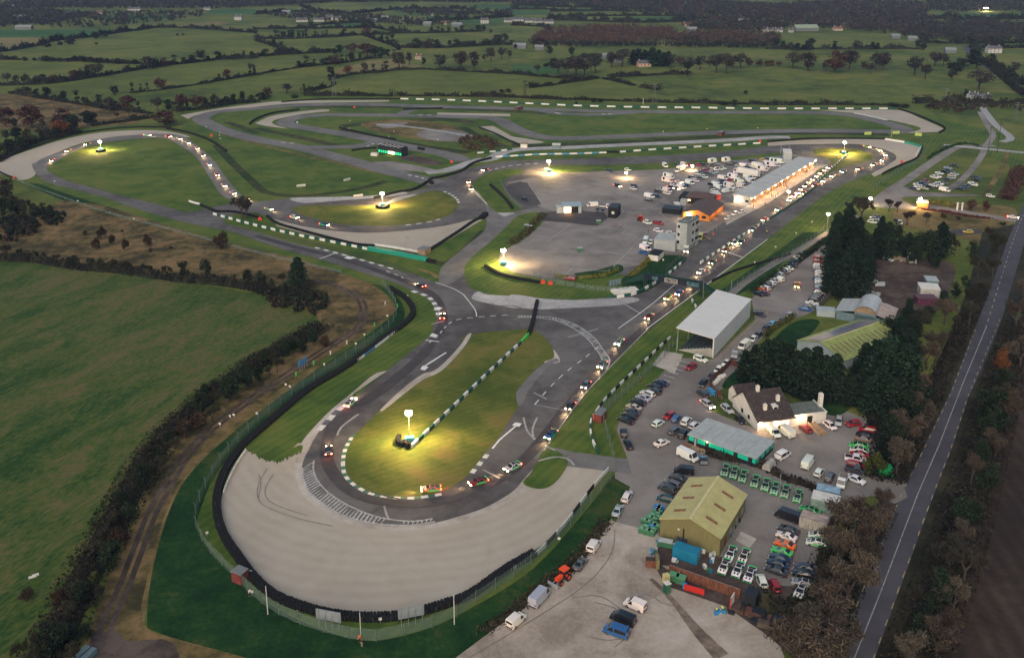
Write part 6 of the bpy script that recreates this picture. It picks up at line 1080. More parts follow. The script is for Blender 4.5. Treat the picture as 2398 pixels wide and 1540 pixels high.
pole(2314, 355, 295, DKW, 'dark telegraph pole left of a pair by the fields', 'telegraph pole', .16, 'telegraph_pole', 1.2); pole(2335, 358, 288, DKW, 'dark telegraph pole right of a pair by the fields', 'telegraph pole', .16, 'telegraph_pole', 1.2); pole(1227, 229, 188, DKW, 'left pole of the far line post pair', 'telegraph pole', .3, 'telegraph_pole', 2); pole(1231, 229, 188, DKW, 'right pole of the far line post pair', 'telegraph pole', .3, 'telegraph_pole', 2); pole(1506, 245, 230, WHW, 'small white mast behind the far straight', rad=.2); pole(1584, 828, 790, STEEL, 'cranked steel lamp pole at the grandstand corner'); pole(1821, 1200, 1110, STEEL, 'lamp post above the green racing saloons')
def pylon(x, y, ty_, label):
    X, Y = g(x, y); h = hgt(x, y, ty_); r = empty('pylon', (X, Y, 0)); q = MB(); w = h*.10; n = 6
    for k in range(n):
        z0, z1 = h*k/n, h*(k+1)/n; a, b = w*(1-k/n*.85), w*(1-(k+1)/n*.85)
        for sx in (-1, 1):
            for sy in (-1, 1): q.cyl((sx*a, sy*a, z0), (sx*b, sy*b, z1), .06, n=4)
            q.cyl((sx*a, -a, z0), (sx*b, b, z1), .05, n=4); q.cyl((-a, sx*a, z0), (b, sx*b, z1), .05, n=4)
    q.build('lattice', POSTM, r); q = MB(); [q.box(-c, c, -.12, .12, h*z-.15, h*z+.15) for c, z in ((w*1.3, .98), (w*1.8, .86))]; q.build('cross_arm', POSTM, r); tag(r, label, 'pylon')
pylon(1532, 245, 197, 'grey lattice pylon behind the far straight'); pylon(2216, 240, 207, 'grey lattice pylon beside the slate roofed farmhouse'); pylon(783, 229, 182, 'faint lattice pylon behind the far left of the straight'); pylon(2378, 285, 240, 'lattice pylon at the right edge by the thicket')
def board(p0, p1, h, z0, m, label, legs=True, back=STEEL, sub=None):
    a, b = g(*p0), g(*p1); L = math.hypot(b[0]-a[0], b[1]-a[1]); r = empty('billboard', (*a, .1), math.atan2(b[1]-a[1], b[0]-a[0])); bx('panel', r, m, 0, L, -.06, .06, z0, z0+h)
    if legs:
        for k in range(4): bx('leg', r, back, L*(.1+.27*k), L*(.1+.27*k)+.1, -.16, -.06, 0, z0+h-.2)
    if sub: bx('lettering', r, sub, L*.2, L*.8, -.08, -.06, z0+h*.38, z0+h*.6)
    return tag(r, label, 'billboard', 'trackside billboards')
BBK = pmat('billboard_back', (.20, .22, .24), .6, var=.12)
board((742, 1465), (800, 1476), 2.2, 1.6, BBK, 'grey billboard back left of centre behind the hairpin wall'); board((933, 1468), (994, 1456), 2.2, 1.6, BBK, 'grey billboard back right of centre behind the hairpin wall')
board((695, 440), (716, 438), 1.2, .4, WHW, 'white advertising board on the grass with grey lettering, left of two', sub=GREYM); board((805, 427), (821, 423), 1.2, .4, WHW, 'white advertising board on the grass with grey lettering, right of two', sub=GREYM); board((828, 463), (850, 460), 1.0, .3, WHW, 'white advertising board at the edge of the middle track', sub=GREYM); board((700, 872), (720, 858), 1.8, 1.5, BINB, 'blue billboard on legs above the farm track')
board((1426, 676), (1453, 670), 2.2, .8, BLUW, 'blue and white signboard beside the paddock lane')
for x0, y0, x1, y1 in ((2024, 318, 2040, 317.5), (2090, 316, 2106, 315.5), (2142, 320, 2158, 321)): q = board((x0, y0), (x1, y1), 2.0, .5, pmat('yellow_green_board', (.38, .45, .12), .6) if 'yellow_green_board' not in bpy.data.materials else bpy.data.materials['yellow_green_board'], 'x', legs=False); REG.append((q, 'pale yellow green board', 'on the bank beyond the far bend', 'billboard', 'trackside billboards', (x0, y0)))
r, L, W_ = frame('wrapped_bale_stack', (1440, 692), (1497, 685), (1490, 676), 'row of white wrapped blocks beside the straight', 'bale stack'); q = MB(); [q.box(L*k/9, L*(k+1)/9-.06, 0, W_, 0, 1.0+.08*(k % 2)) for k in range(9)]; q.build('wrapped_block', WHW, r)
HUTR = pmat('hut_roof', (.15, .16, .16), .7)
def hut(x, y, x1, y1, x2, y2, wm, label): boxbld('marshal_hut', (x, y), (x1, y1), (x2, y2), 2.3, wm, HUTR, label, 'hut', group='marshal huts')
hut(543, 1362, 565, 1371, 572, 1352, BRICK, 'red marshal hut with grey roof behind the hairpin tyre wall'); hut(1391, 988, 1408, 992, 1412, 975, BRICK, 'dark red marshal hut with grey roof beside the straight'); hut(978, 596, 996, 599, 999, 590, WOODM, 'brown marshal hut at the corner of the middle gravel'); hut(1680, 318, 1690, 319, 1692, 314, BRNF, 'brown marshal hut on the bank of the far circuit'); hut(1205, 258, 1213, 259, 1214, 255, BRNF, 'brown marshal hut at the far infield link')
for u, v in ((1905, 520), (1928, 495), (1945, 470), (1975, 462)): prop('wrapped_bale', t22, u, v, lambda q: q.cyl((-.75, 0, .65), (.75, 0, .65), .65, n=12), [WHW], 'white wrapped silage bale', 'bale', .8, 'bales in the garden', phrase='on the clubhouse lawn')
def ptab(q): q.cyl((0, 0, .65), (0, 0, .75), .8, n=8); [q.box(1.1*math.cos(a)-.5, 1.1*math.cos(a)+.5, 1.1*math.sin(a)-.16, 1.1*math.sin(a)+.16, .4, .46) for a in (0, 1.57, 3.14, 4.71)]; q.cyl((0, 0, 0), (0, 0, .65), .12)
prop('picnic_table', t22, 1625, 1108, ptab, [pmat('red_brown_wood', (.22, .08, .05), .7)], 'round red brown picnic table in front of the office', 'table')
prop('gas_cage', t22, 1790, 1265, lambda q: (q.box(-.9, .9, -.6, .6, 0, 1.5), q.box(-.9, .9, -.62, -.6, .3, 1.2, 1)), [DKW, STEEL], 'dark metal cage by the office hedge', 'cage'); prop('wheelie_bin', t22, 1785, 1240, binf, [BIN, BINB, WHW], 'green bin with blue lid below the office', 'bin')
prop('mound', t23, 1110, -0+5, lambda q: q.cyl((0, 0, 0), (0, 0, .6), .5, .35), [WHW], 'white marker bollard at the lane junction', 'bollard')
prop('boulder', t03, 315, 785, lambda q: (q.box(-.9, .5, -.3, .25, 0, .25), q.box(-.2, 1.0, -.1, .3, 0, .4)), [WHW], 'white plastic sheet lying in the pasture', 'sheet', .6)
prop('farm_roof', t03, 815, 1530, lambda q: (q.box(-1.3, -.15, -2, 1.2, .2, 1.2), q.box(.15, 1.3, -2, 1.2, .2, 1.2)), [BLUW], 'pale metal trailer pair at the bottom edge', 'trailer', -.35)
for f, u, v in ((t02, 2060, 915), (t02, 2155, 842), (t02, 2190, 830), (t12, 280, 545), (t12, 318, 562), (t12, 640, 355), (t12, 935, 160), (t12, 1015, 75), (t03, 1940, 405), (t13, 1165, 1215), (t23, 440, 458), (t12, 10, 815), (t03, 2360, 960), (t03, 2350, 770), (t11, 1418, 1250), (t11, 1230, 1437), (t31, 262, 660), (t31, 410, 555), (t31, 70, 790), (t21, 2270, 935), (t21, 1415, 912), (t00, 1930, 1200), (t00, 2055, 1280), (t00, 2062, 1310), (t00, 2060, 1255), (t10, 1290, 1243), (t10, 1700, 1320), (t10, 1245, 1290), (t10, 870, 1215), (t10, 880, 1142), (t20, 1825, 1220), (t20, 1415, 1243), (t20, 2300, 1210), (t01, 730, 357), (t01, 1255, 525), (t01, 513, 173)):
    prop('marker_board', f, u, v, lambda q: (q.box(-.3, .3, -.04, .04, .6, 1.15), q.box(-.04, .04, -.03, .03, 0, .6, 1)), [WHW, STEEL], 'small white marker board on a post', 'marker board', R.uniform(-.4, .4), 'marker boards round the circuit', phrase='beside the circuit grass')
for f, u, v in ((t12, 535, 352), (t12, 845, 160), (t11, 1320, 1355), (t11, 1105, 1530), (t12, 693, 258), (t11, 1205, 1330), (t12, 370, 460)):
    gcol = LIME if (u + v) % 3 else WHW
    prop('feather_flag', f, u, v, lambda q: (q.cyl((0, 0, 0), (0, 0, 1.9), .03), q.box(.02, .4, -.02, .02, .6, 1.9, 1)), [STEEL, gcol], ('lime green' if gcol is LIME else 'white')+' feather flag', 'flag', .5, 'flags along the fence', phrase='along the spectator fence of the hairpin')
for f, u, v in ((t21, 135, 595), (t21, 635, 815), (t21, 165, 605), (t21, 810, 555), (t21, 318, 65)): prop('wheelie_bin', f, u, v, lambda q: (q.box(-1, 1, -.7, .7, .1, 1.5), q.box(-1.05, 1.05, -.75, .75, 1.5, 1.65, 1)), [BIN, GREYC2], 'green recycling container', 'bin', .2, 'recycling containers in the paddock', phrase='on the paddock tarmac')
for f, u, v in ((t01, 137, 135), (t00, 1980, 1278), (t10, 922, 1012), (t11, 38, 522), (t20, 40, 1030), (t20, 2320, 1330), (t30, 1250, 1525), (t10, 1830, 1525), (t21, 290, 1115), (t21, 360, 1125), (t22, 648-0, 150)): 
    if f is t22: continue
    prop('marshal_marker', f, u, v, lambda q: (q.box(-.8, .8, -.3, .3, 0, 1.0), q.box(-.3, .3, -.35, .35, 1.0, 1.5)), [pmat('signal_red', (.62, .06, .03), .5) if 'signal_red' not in bpy.data.materials else bpy.data.materials['signal_red']], 'orange red marshal barrier', 'barrier', 0, 'orange markers', phrase='at a marshal point')
boxbld('sign_container', t20(375, 1392), t20(450, 1394), t20(452, 1380), 2.4, BLUW, WHW, 'blue and white container beside the service road', 'container'); boxbld('sign_container', t20(80, 1385), t20(140, 1387), t20(142, 1372), 2.4, WHW, WOODM, 'small white container left of the blue one', 'container'); boxbld('gate_pillar', t31(1760, 430), t31(1775, 432), t31(1776, 425), 3.5, WHW, WHW, 'left white entrance pillar by the red bushes', 'pillar'); boxbld('gate_pillar', t31(1805, 432), t31(1820, 434), t31(1821, 427), 3.5, WHW, WHW, 'right white entrance pillar by the red bushes', 'pillar')
# ------------------------------------------------------------ distant houses and farm buildings
HOUSES = [(t00, 600, 142, 680, 'w'), (t00, 1195, 102, 1305, 'w'), (t00, 2195, 190, 2262, 'W'), (t00, 1905, 97, 1965, 'w'), (t00, 120, 182, 240, 'g'), (t00, 140, 280, 290, 'g'), (t00, 1495, 75, 1530, 'w'), (t00, 880, 135, 955, 'c'), (t00, 680, 138, 720, 'w'), (t00, 60, 78, 130, 'g'),
 (t10, 375, 207, 480, 'w'), (t10, 540, 205, 635, 'w'), (t10, 648, 192, 722, 'W'), (t10, 740, 190, 795, 'w'), (t10, 1090, 205, 1135, 'g'), (t10, 1175, 187, 1240, 'g'), (t10, 1340, 215, 1365, 'w'), (t10, 1560, 245, 1640, 'g'), (t10, 1735, 235, 1785, 'c'), (t10, 1830, 255, 1930, 'g'), (t10, 2105, 222, 2178, 'W'), (t10, 2320, 210, 2396, 'w'), (t10, 1490, 557, 1550, 'c'), (t10, 240, 132, 320, 'g'), (t10, 20, 40, 90, 'g'), (t10, 1620, 150, 1640, 'w'),
 (t20, 0, 200, 110, 'w'), (t20, 120, 212, 200, 'w'), (t20, 215, 218, 290, 'w'), (t20, 300, 222, 390, 'w'), (t20, 1600, 250, 1675, 'c'), (t20, 1640, 298, 1730, 'g'), (t20, 2115, 218, 2235, 'g'), (t20, 10, 458, 130, 'g'), (t20, 215, 472, 295, 'g'), (t20, 850, 552, 930, 'g'), (t20, 945, 588, 1030, 'g'), (t20, 1190, 627, 1308, 'P'), (t20, 2350, 295, 2396, 'w'),
 (t30, 0, 300, 60, 'w'), (t30, 60, 302, 135, 'w'), (t30, 195, 305, 240, 'w'), (t30, 262, 295, 485, 'G'), (t30, 620, 290, 700, 'c'), (t30, 1160, 365, 1240, 'g'), (t30, 1170, 22, 1250, 'w'), (t30, 1440, 133, 1505, 'w'), (t30, 1310, 385, 1390, 'g'), (t30, 1660, 500, 1755, 'g'), (t30, 2060, 500, 2185, 'W'), (t30, 1890, 925, 1950, 'w'), (t30, 1955, 945, 2070, 'S'), (t30, 2200, 45, 2260, 'w')]
HW = [pmat('house_white', (.40, .39, .38), .8, var=.1), pmat('house_cream', (.42, .36, .28), .8), pmat('barn_grey', (.13, .14, .15), .7), pmat('house_pink', (.45, .30, .24), .8)]; HR_ = [pmat('slate_roof', (.085, .085, .095), .7), pmat('tile_roof', (.14, .07, .05), .7), pmat('tin_roof', (.18, .19, .195), .5), pmat('green_tin_roof', (.20, .25, .19), .6)]
for f, u0, v, u1, t in HOUSES:
    p0, p1 = f(u0, v), f(u1, v); a, b = g(*p0), g(*p1); L = max(7, b[0]-a[0]); d = min(9, L*.7) if t != 'G' else 14
    r = empty('house' if t in 'wWcPS' else 'farm_building', (a[0], a[1], 0), R.uniform(-.25, .25)); he = {'W': 5.4, 'w': 3.0, 'c': 3.2, 'g': 3.8, 'G': 4.5, 'P': 3.4, 'S': 3.2}[t]; wm = HW[{'c': 1, 'g': 2, 'G': 2, 'P': 3}.get(t, 0)]; rm = HR_[{'g': 2, 'G': 3, 'c': 1}.get(t, 0)]
    rf = gable(r, L, d, he, he+d*.32, wm, rm, along='x')
    if t in 'wWcPS':
        for fx in (.1, .85): q = MB(); q.box(L*fx-.4, L*fx+.4, d*.5-.3, d*.5+.3, he+d*.25, he+d*.32+1.3); q.build('chimney', wm, rf)
        for lv in ((1.0, 3.4) if t == 'W' else (1.0,)):
            for k in range(3): bx('window', r, GLASS, L*(.15+.28*k), L*(.15+.28*k)+1.1, -.05, 0, lv, lv+1.2)
    lk = {'w': 'small white house with slate roof', 'W': 'two storey white house', 'c': 'cream house with brown roof', 'g': 'grey tin roofed farm building', 'G': 'long green roofed farm building', 'P': 'pink ruined cottage with chimneys', 'S': 'white slate roofed farmhouse'}[t]
    sec = 'far left' if p0[0] < 600 else 'left of centre' if p0[0] < 1199 else 'right of centre' if p0[0] < 1800 else 'far right'
    reg(r, lk, f'among the distant fields {sec}', 'house' if t in 'wWcPS' else 'farm building', 'distant houses', p0)
# ------------------------------------------------------------ vegetation
LEAF = ocmat('foliage', .75, .12, .12, isl=.55); BARK = pmat('bark', (.055, .042, .034), .9, var=.3); BRUSH = ocmat('hedge_core', .9, .05, .2)
def unit(n): v = NR.normal(size=(n, 3)); return v/np.linalg.norm(v, axis=1, keepdims=True)
def cards(c, s, asp=1.0, up=None):
    """randomly turned quads at centres c of size s -> vertices"""
    n = len(c); a = unit(n); b = np.cross(a, unit(n)); b /= np.linalg.norm(b, axis=1, keepdims=True)+1e-9
    if up is not None: a = a*(1-up)+np.array([0, 0, 1.0])*up; a /= np.linalg.norm(a, axis=1, keepdims=True); b = np.cross(a, unit(n)); b /= np.linalg.norm(b, axis=1, keepdims=True)+1e-9
    s = np.broadcast_to(np.asarray(s, float), (n,))[:, None]*NR.uniform(.6, 1.25, (n, 1)); a = a*s*.5*asp; b = b*s*.5/asp
    k = NR.uniform(.6, 1.0, (n, 4, 1)); v = np.stack([c-a-b, c+a-b*.6, c+a*.8+b, c-a*.7+b], 1); return (c[:, None]+(v-c[:, None])*k).reshape(-1, 3)
def lobes(n, m, rx, rz, z0, r, squash=.8, top=0):
    """points in m leaf clumps spread through an ellipsoid, thinned between clumps"""
    d = unit(m)*NR.uniform(.35, 1, (m, 1))**.6; ctr = d*np.array([rx, rx, rz])+np.array([0, 0, z0]); rr = r*NR.uniform(.55, 1.3, m)
    i = NR.integers(0, m, n); p = unit(n)*NR.uniform(.25, 1.0, (n, 1))**.5*rr[i][:, None]; p[:, 2] *= squash
    return ctr[i]+p
def stemmesh(tubes, name, n=5):
    q = MB()
    for p, s, a, b in tubes: q.cyl(p, s, a, b, n=n, cap=False)
    return q.mesh(name, BARK)
def grow(h, depth, seed, spread=.55, upb=.25):
    rn = random.Random(seed); T_, tips = [], []
    def br(p, d, L, r, lv):
        q = p+d*L; T_.append((tuple(p), tuple(q), r, r*.62))
        if lv == 0: tips.append((q, d)); return
        for k in range(rn.choice((2, 3, 3)) if lv > 1 else 3):
            a = Vector((rn.gauss(0, 1), rn.gauss(0, 1), rn.gauss(0, .6))); nd = (d*(1-spread*.5)+a.normalized()*spread+Vector((0, 0, upb))).normalized()
            br(p+d*L*rn.uniform(.6, 1), nd, L*rn.uniform(.6, .82), r*.58, lv-1)
    br(Vector((0, 0, 0)), Vector((rn.uniform(-.06, .06), rn.uniform(-.06, .06), 1)).normalized(), h*.24, h*.022, depth); return T_, tips
PROTO = {}
def proto(t, near):
    """three variants per kind, all 10 m tall: list of (trunk mesh, crown mesh)"""
    if (t, near) in PROTO: return PROTO[t, near]
    out = []
    for v in range(4 if near else 3):
        k = 3.2 if near else 1.0; s = .42 if near else .85
        tr = [((0, 0, 0), (0, 0, 4.5), .22, .12)]
        if t == 'd':   # dense, dark, lumpy
            c = lobes(int(720*k), 18, 2.4, 3.8, 5.3, 1.55); w = cards(c, s)
        elif t == 'i':  # narrow ivy-covered stem with a few bare twigs on top
            c = lobes(int(330*k), 11, 1.0, 3.6, 4.8, 1.0); w = np.concatenate([cards(c, s*.9), cards(lobes(int(60*k), 6, .9, .8, 9, 1.0), s*1.2, 5)])
        elif t == 'r':
            c = lobes(int(800*k), 22, 2.7, 3.6, 5.5, 1.6); w = cards(c, s*.85); tr = [((0, 0, 0), (0, 0, 5), .25, .12)]
        elif t == 's':
            c = lobes(int(650*k), 14, 4.3, 3.2, 4.6, 2.4); c[:, 2] = np.abs(c[:, 2]); w = cards(c, s*1.5)
        elif t == 'c':  # tall ragged conifer : drooping tiers
            n = int(1000*k); z = NR.uniform(0, 1, n)**.8; ang = NR.uniform(0, 6.283, n); tier = .78+.22*np.sin(z*34+v)+.15*np.sin(ang*5+z*9+v)
            rad = (2.75*(1-z)**.5*(1-.35*(z < .12))+.1)*tier*NR.uniform(.45, 1.05, n); c = np.stack([rad*np.cos(ang), rad*np.sin(ang), .4+z*9.6-rad*.18], 1); w = cards(c, s*.95, 1.25); tr = [((0, 0, 0), (0, 0, 8), .28, .05)]
        elif t == 'f':  # spreading dark fir/cedar
            n = int(900*k); lay = NR.integers(0, 9, n); z = 1.5+lay*.95+NR.normal(0, .22, n); ang = NR.uniform(0, 6.283, n); dirn = (lay*2.4+v); rad = NR.uniform(.2, 1, n)**.6*(4.4-lay*.42)*(.75+.3*np.cos((ang-dirn)*2))
            c = np.stack([rad*np.cos(ang), rad*np.sin(ang), z-rad*.12], 1); w = cards(c, s*.95, 1.1); tr = [((0, 0, 0), (0, 0, 9), .3, .06)]
        elif not near:  # far bare trees: an oval haze of twigs on a thin trunk
            rx, rz = (1.35, 4.0) if t == 'p' else (2.9, 3.5); c = lobes(520, 20, rx*.8, rz*.85, 5.9, 1.15, 1.0); w = cards(c, .62, 1.9, .45); tr = [((0, 0, 0), (.1, 0, 4), .3, .2), ((.1, 0, 4), (0, .2, 8), .2, .05)]
        else:           # bare trees: b spreading, p upright
            tb, tips = grow(10, 4 if near else 3, 31*v+(7 if t == 'p' else 0), .34 if t == 'p' else .62, .45 if t == 'p' else .18)
            zmax = max(p[1][2] for p in tb); f = 8.8/zmax; tr = [tuple((tuple(np.array(a)*f), tuple(np.array(b)*f), r*f, q*f)) for a, b, r, q in tb if r > (.012 if near else .05)]
            ends = np.array([list(q) for q, d in tips]+[list((np.array(a)+np.array(b))*.5) for a, b, r_, q_ in tb if a[2]*f > 2.0 and r_ < .12])*f; rad = np.hypot(ends[:, 0], ends[:, 1]); kx = (2.0 if t == 'p' else 3.3)/max(.5, np.percentile(rad, 92)); ends[:, :2] *= kx; tr = [((a[0]*kx, a[1]*kx, a[2]), (b[0]*kx, b[1]*kx, b[2]), r_, q_) for a, b, r_, q_ in tr]
            m = int((4200 if near else 760)/max(1, len(ends)))+1
            c = np.repeat(ends, m, 0)+unit(len(ends)*m)*NR.uniform(.1, 1.0, (len(ends)*m, 1))*np.array([1, 1, .9]); w = cards(c, .32 if near else .62, 2.4 if near else 1.6, .3)
        tm = stemmesh(tr, 'trunk', 6 if near else 4); cm = npmesh('crown', w, len(w)//4, LEAF); out.append((tm, cm))
    PROTO[t, near] = out; return out
TC = {'d': ((.017, .029, .015), 'dense dark green tree'), 'i': ((.015, .026, .015), 'narrow ivy-clad tree'), 'r': ((.060, .027, .021), 'copper red autumn tree'), 'b': ((.044, .039, .031), 'bare brown tree'), 'p': ((.044, .032, .028), 'tall upright bare tree'),
      'c': ((.014, .029, .017), 'tall dark conifer'), 'f': ((.014, .030, .017), 'spreading dark evergreen'), 's': ((.026, .028, .015), 'bushy shrub'), 'S': ((.050, .032, .021), 'reddish brown shrub'), 'o': ((.14, .052, .017), 'orange autumn tree'), 'y': ((.075, .085, .020), 'yellow green bush'), 'x': ((.038, .036, .021), 'olive brown half-bare tree'), 'w': ((.082, .064, .048), 'pale brown wintry tree')}
def tree(x, y, top, t, wf, phrase, group, zoff=0):
    h = max(1.5, hgt(x, y, top))*(1 if t in 'cf' else .93 if y > 480 else 1.08); wf *= 1.22 if y < 330 else 1; wf *= .88 if y > 480 and t not in 'cf' else 1; X, Y = g(x, y); base = {'S': 's', 'o': 'r', 'y': 's', 'x': 'b', 'w': 'b'}.get(t, t); near = y > 480
    tm, cm = R.choice(proto(base, near)); rgb, look = TC[t]; kb = R.uniform(.75, 1.3); kg = R.uniform(.94, 1.06); rgb = (rgb[0]*kb, rgb[1]*kb*kg, rgb[2]*kb*kg)
    nm = {'s': 'shrub', 'c': 'conifer', 'f': 'conifer'}.get(base, 'tree'); r = empty(nm, (X, Y, zoff), R.uniform(0, 6.28)); s = h/10; w = s*wf*R.uniform(.92, 1.1)
    for m, n_ in ((tm, 'trunk'), (cm, 'crown')): link(n_, m, r, rgb if n_ == 'crown' else None)
    r.scale = (w, w, s); return reg(r, look, phrase, 'shrub' if base == 's' else 'tree', group, (x, y))
def trees(f, s, phrase, group='trees around the circuit'):
    for q in s.split():
        a = q.split(','); x, y = f(float(a[0]), float(a[1])) if f else (float(a[0]), float(a[1])); top = f(0, float(a[2]))[1] if f else float(a[2])
        tree(x, y, top, a[3][0], float(a[3][1:] or 1), phrase, group)
def hedge(f, s, h, w, label, col=(.018, .024, .013), bump=.5, step=1.0, size=None, dens=None, name='hedge', kind=None):
    """one hedge: dark core and leaf clumps along a line"""
    v = P(s, f); pts = G(smooth(v, 4)); D = sum(math.hypot(*p) for p in pts)/len(pts)
    if D > 600: h *= 1.3; bump = .85
    size = size or max(.45, D/900); dens = dens or min(26, 9/size**1.2)
    rs = resample(pts, 1.6 if D < 700 else 4); a = np.array(rs); n = int(len(rs)*(1.6 if D < 700 else 4)*dens*max(.6, w/2.5)); x0, y0 = a[0, 0], a[0, 1]
    i = NR.integers(0, len(rs), n); ph = NR.uniform(0, 6.28, 4); L = np.arange(len(rs))*(1.6 if D < 700 else 4)
    hh = h*(1+bump*(.5*np.sin(L/7+ph[0])+.35*np.sin(L/3.1+ph[1])+.35*np.sin(L/17+ph[2]))+bump*.35*NR.normal(size=len(rs))); hh = np.clip(hh, h*.35, h*2.3)
    off = np.clip(NR.normal(0, .30, n), -.62, .62)*w; z = NR.uniform(0, 1, n)**.7*hh[i]*(1-np.abs(off)/w*.9); al = NR.uniform(-2, 2, n)*(1 if D < 700 else 1.6)
    c = np.stack([a[i, 0]-a[i, 3]*off+a[i, 2]*al-x0, a[i, 1]+a[i, 2]*off+a[i, 3]*al-y0, z], 1); vv = cards(c, size*1.25)
    core = []
    for k in range(len(rs)-1):
        for s1, s2, za, zb in ((-.42, 0, 0, .72), (0, .42, .72, 0)):
            P_ = lambda j, s_, zf: (a[j, 0]-a[j, 3]*s_*w-x0, a[j, 1]+a[j, 2]*s_*w-y0, hh[j]*zf)
            core += [P_(k, s1, za), P_(k, s2, zb), P_(k+1, s2, zb), P_(k+1, s1, za)]
    kb_ = R.uniform(.85, 1.2); vv = np.concatenate([vv, np.array(core)]); o = link(name, npmesh(name, vv, len(vv)//4, LEAF), None, tuple(k_*kb_ for k_ in col)); o.location = (x0, y0, 0)
    return tag(o, label, 'hedge', 'hedges' if name == 'hedge' else None, kind)
def wood(f, poly, n, h, label, cols, name='woodland', size=2.2, kind='stuff', npts=26):
    """far wood or thicket that reads as one mass"""
    v = G(P(poly, f)); xs, ys = [p[0] for p in v], [p[1] for p in v]; ctr = []
    def inside(x, y):
        c = False
        for (x1, y1), (x2, y2) in zip(v, v[1:]+v[:1]):
            if (y1 > y) != (y2 > y) and x < (x2-x1)*(y-y1)/(y2-y1)+x1: c = not c
        return c
    while len(ctr) < n:
        x, y = R.uniform(min(xs), max(xs)), R.uniform(min(ys), max(ys))
        if inside(x, y): ctr.append((x, y, R.uniform(.6, 1.25)*h))
    c = np.array(ctr); i = np.repeat(np.arange(n), npts); k = len(i); d = unit(k)*NR.uniform(.3, 1, (k, 1)); r = c[i, 2]*.42
    p = np.stack([c[i, 0]+d[:, 0]*r, c[i, 1]+d[:, 1]*r, np.abs(c[i, 2]*.55+d[:, 2]*c[i, 2]*.45)], 1); w = cards(p, size); mats = []
    for j, q in enumerate(cols):
        m, nt2, b2 = mat(name+'_leaf'); gn = N(nt2, 'ShaderNodeNewGeometry'); nt2.links.new(mix(nt2, q, ramp(nt2, gn.outputs['Random Per Island'], [(0, (.5,)*3), (1, (1.4,)*3)]), 1., 'MULTIPLY'), b2.inputs['Base Color']); b2.inputs['Roughness'].default_value = .9; mats.append(m)
    mi = NR.integers(0, len(cols), n)[i]; return tag(link(name, npmesh(name, w, len(w)//4, mats, mi)), label, 'woodland' if kind == 'stuff' else 'thicket', None, kind)
GF = 'trees in the far fields'
trees(t00, '1240,868,785,i 1318,855,792,i 1380,850,785,i 1505,843,725,r 2052,760,702,i 2125,745,650,r 2345,705,612,i 2382,705,615,i 1075,893,800,d', 'in the thin hedge of the left pastures', GF)
trees(t00, '935,1003,895,i1.3 722,948,860,i1.3 782,968,905,d 595,942,850,d 430,915,815,d1.1 345,893,832,d 270,883,815,d 228,880,822,i', 'in the hedge running down to the left gravel', GF)
trees(t00, '1030,1045,905,b1.4 1200,1032,890,r1.3 1300,1037,962,i 1480,1040,905,b1.3 1578,1042,930,d 1690,1027,870,r1 1752,1012,930,i 1840,1010,885,r1.1 1912,1003,910,d 2010,1003,880,b1.2 2120,965,900,b1.2 2180,962,880,d 2262,952,855,d 2362,952,890,d1.2', 'behind the far left of the circuit', GF)
trees(t00, '1545,1178,1040,r1.7', 'standing alone above the left bend', GF)
trees(t00, '60,1190,1005,r1.1 300,1195,985,r1.2 140,1195,1110,d 400,1205,1120,x1.2 600,1160,1010,r1.1 540,1205,1090,r1.1 575,1265,1120,o1.1 668,1225,1080,d1.1 725,1205,1105,b1.2 820,1172,1040,d1.2 868,1172,1055,d 1095,1112,1048,x1.2', 'beyond the left gravel trap', GF)
trees(t00, '60,1335,1210,x1.2 150,1305,1190,d1.2 260,1325,1200,x1.3 380,1300,1190,x1.2 450,1295,1195,d 545,1275,1190,x1.2 625,1245,1150,d 200,1395,1270,d1.3 80,1430,1300,d1.3 10,1455,1330,x1.3 300,1360,1250,x1.3', 'in the dark belt beside the left gravel', GF)
trees(t00, '70,775,680,b1.2 150,783,700,b1.2 240,792,692,x1.2 350,792,702,b 410,783,690,d 500,778,695,r 570,773,710,d 700,745,655,r1.3 765,743,670,i1.2 840,725,600,b1.2 922,722,590,b1.4 1050,703,655,d 1000,708,662,d 1390,655,525,b1.3 1432,645,540,d 1530,625,540,r1.1 1635,608,525,i1.3 1722,603,530,x1.2 1802,592,510,d 1890,585,465,b1.4 1952,573,520,d 2040,563,480,d 2287,543,482,i 2362,548,480,d', 'along the long hedge across the left pastures', GF)
trees(t00, '70,562,520,s 122,562,522,s 232,572,532,s 322,572,540,s 432,577,520,s1.2 492,577,532,s 562,582,540,s 642,582,536,s 702,577,520,d 772,582,525,d 852,582,530,s 932,588,532,s1.3 1002,592,542,s 1102,598,545,s1.2 1172,598,546,s 1262,603,556,s', 'in the broken hedge of the upper left', GF)
trees(t00, '905,372,300,d 990,348,305,s 1660,335,315,s 1712,330,312,s 905,418,395,s 660,415,360,s1.3 440,440,392,s1.4 560,425,382,s', 'in the upper left fields', GF)
trees(t10, '410,637,570,d 475,632,535,i1.2 545,622,560,i1.3 625,613,545,d 657,610,550,i1.3 745,607,515,r1.3 690,602,520,b1.2 805,592,520,i1.2 850,587,520,i 900,583,490,d 975,567,500,i1.2', 'in the slanting hedge left of centre', GF)
trees(t10, '690,747,640,i1.2 718,732,642,i1.2 855,688,610,o1.5 1020,683,582,b 1100,677,610,i1.2 1185,667,612,i 1216,662,580,i1.3 1340,655,480,b1.2 1435,608,490,p1.2 1565,608,540,d 1720,642,510,b1.6 1910,642,470,p1.8 2040,652,470,p1.2 2145,583,500,b 2200,573,440,b1.2 2300,553,440,b1.2 2370,548,470,b1.2', 'at the top of the centre pasture', GF)
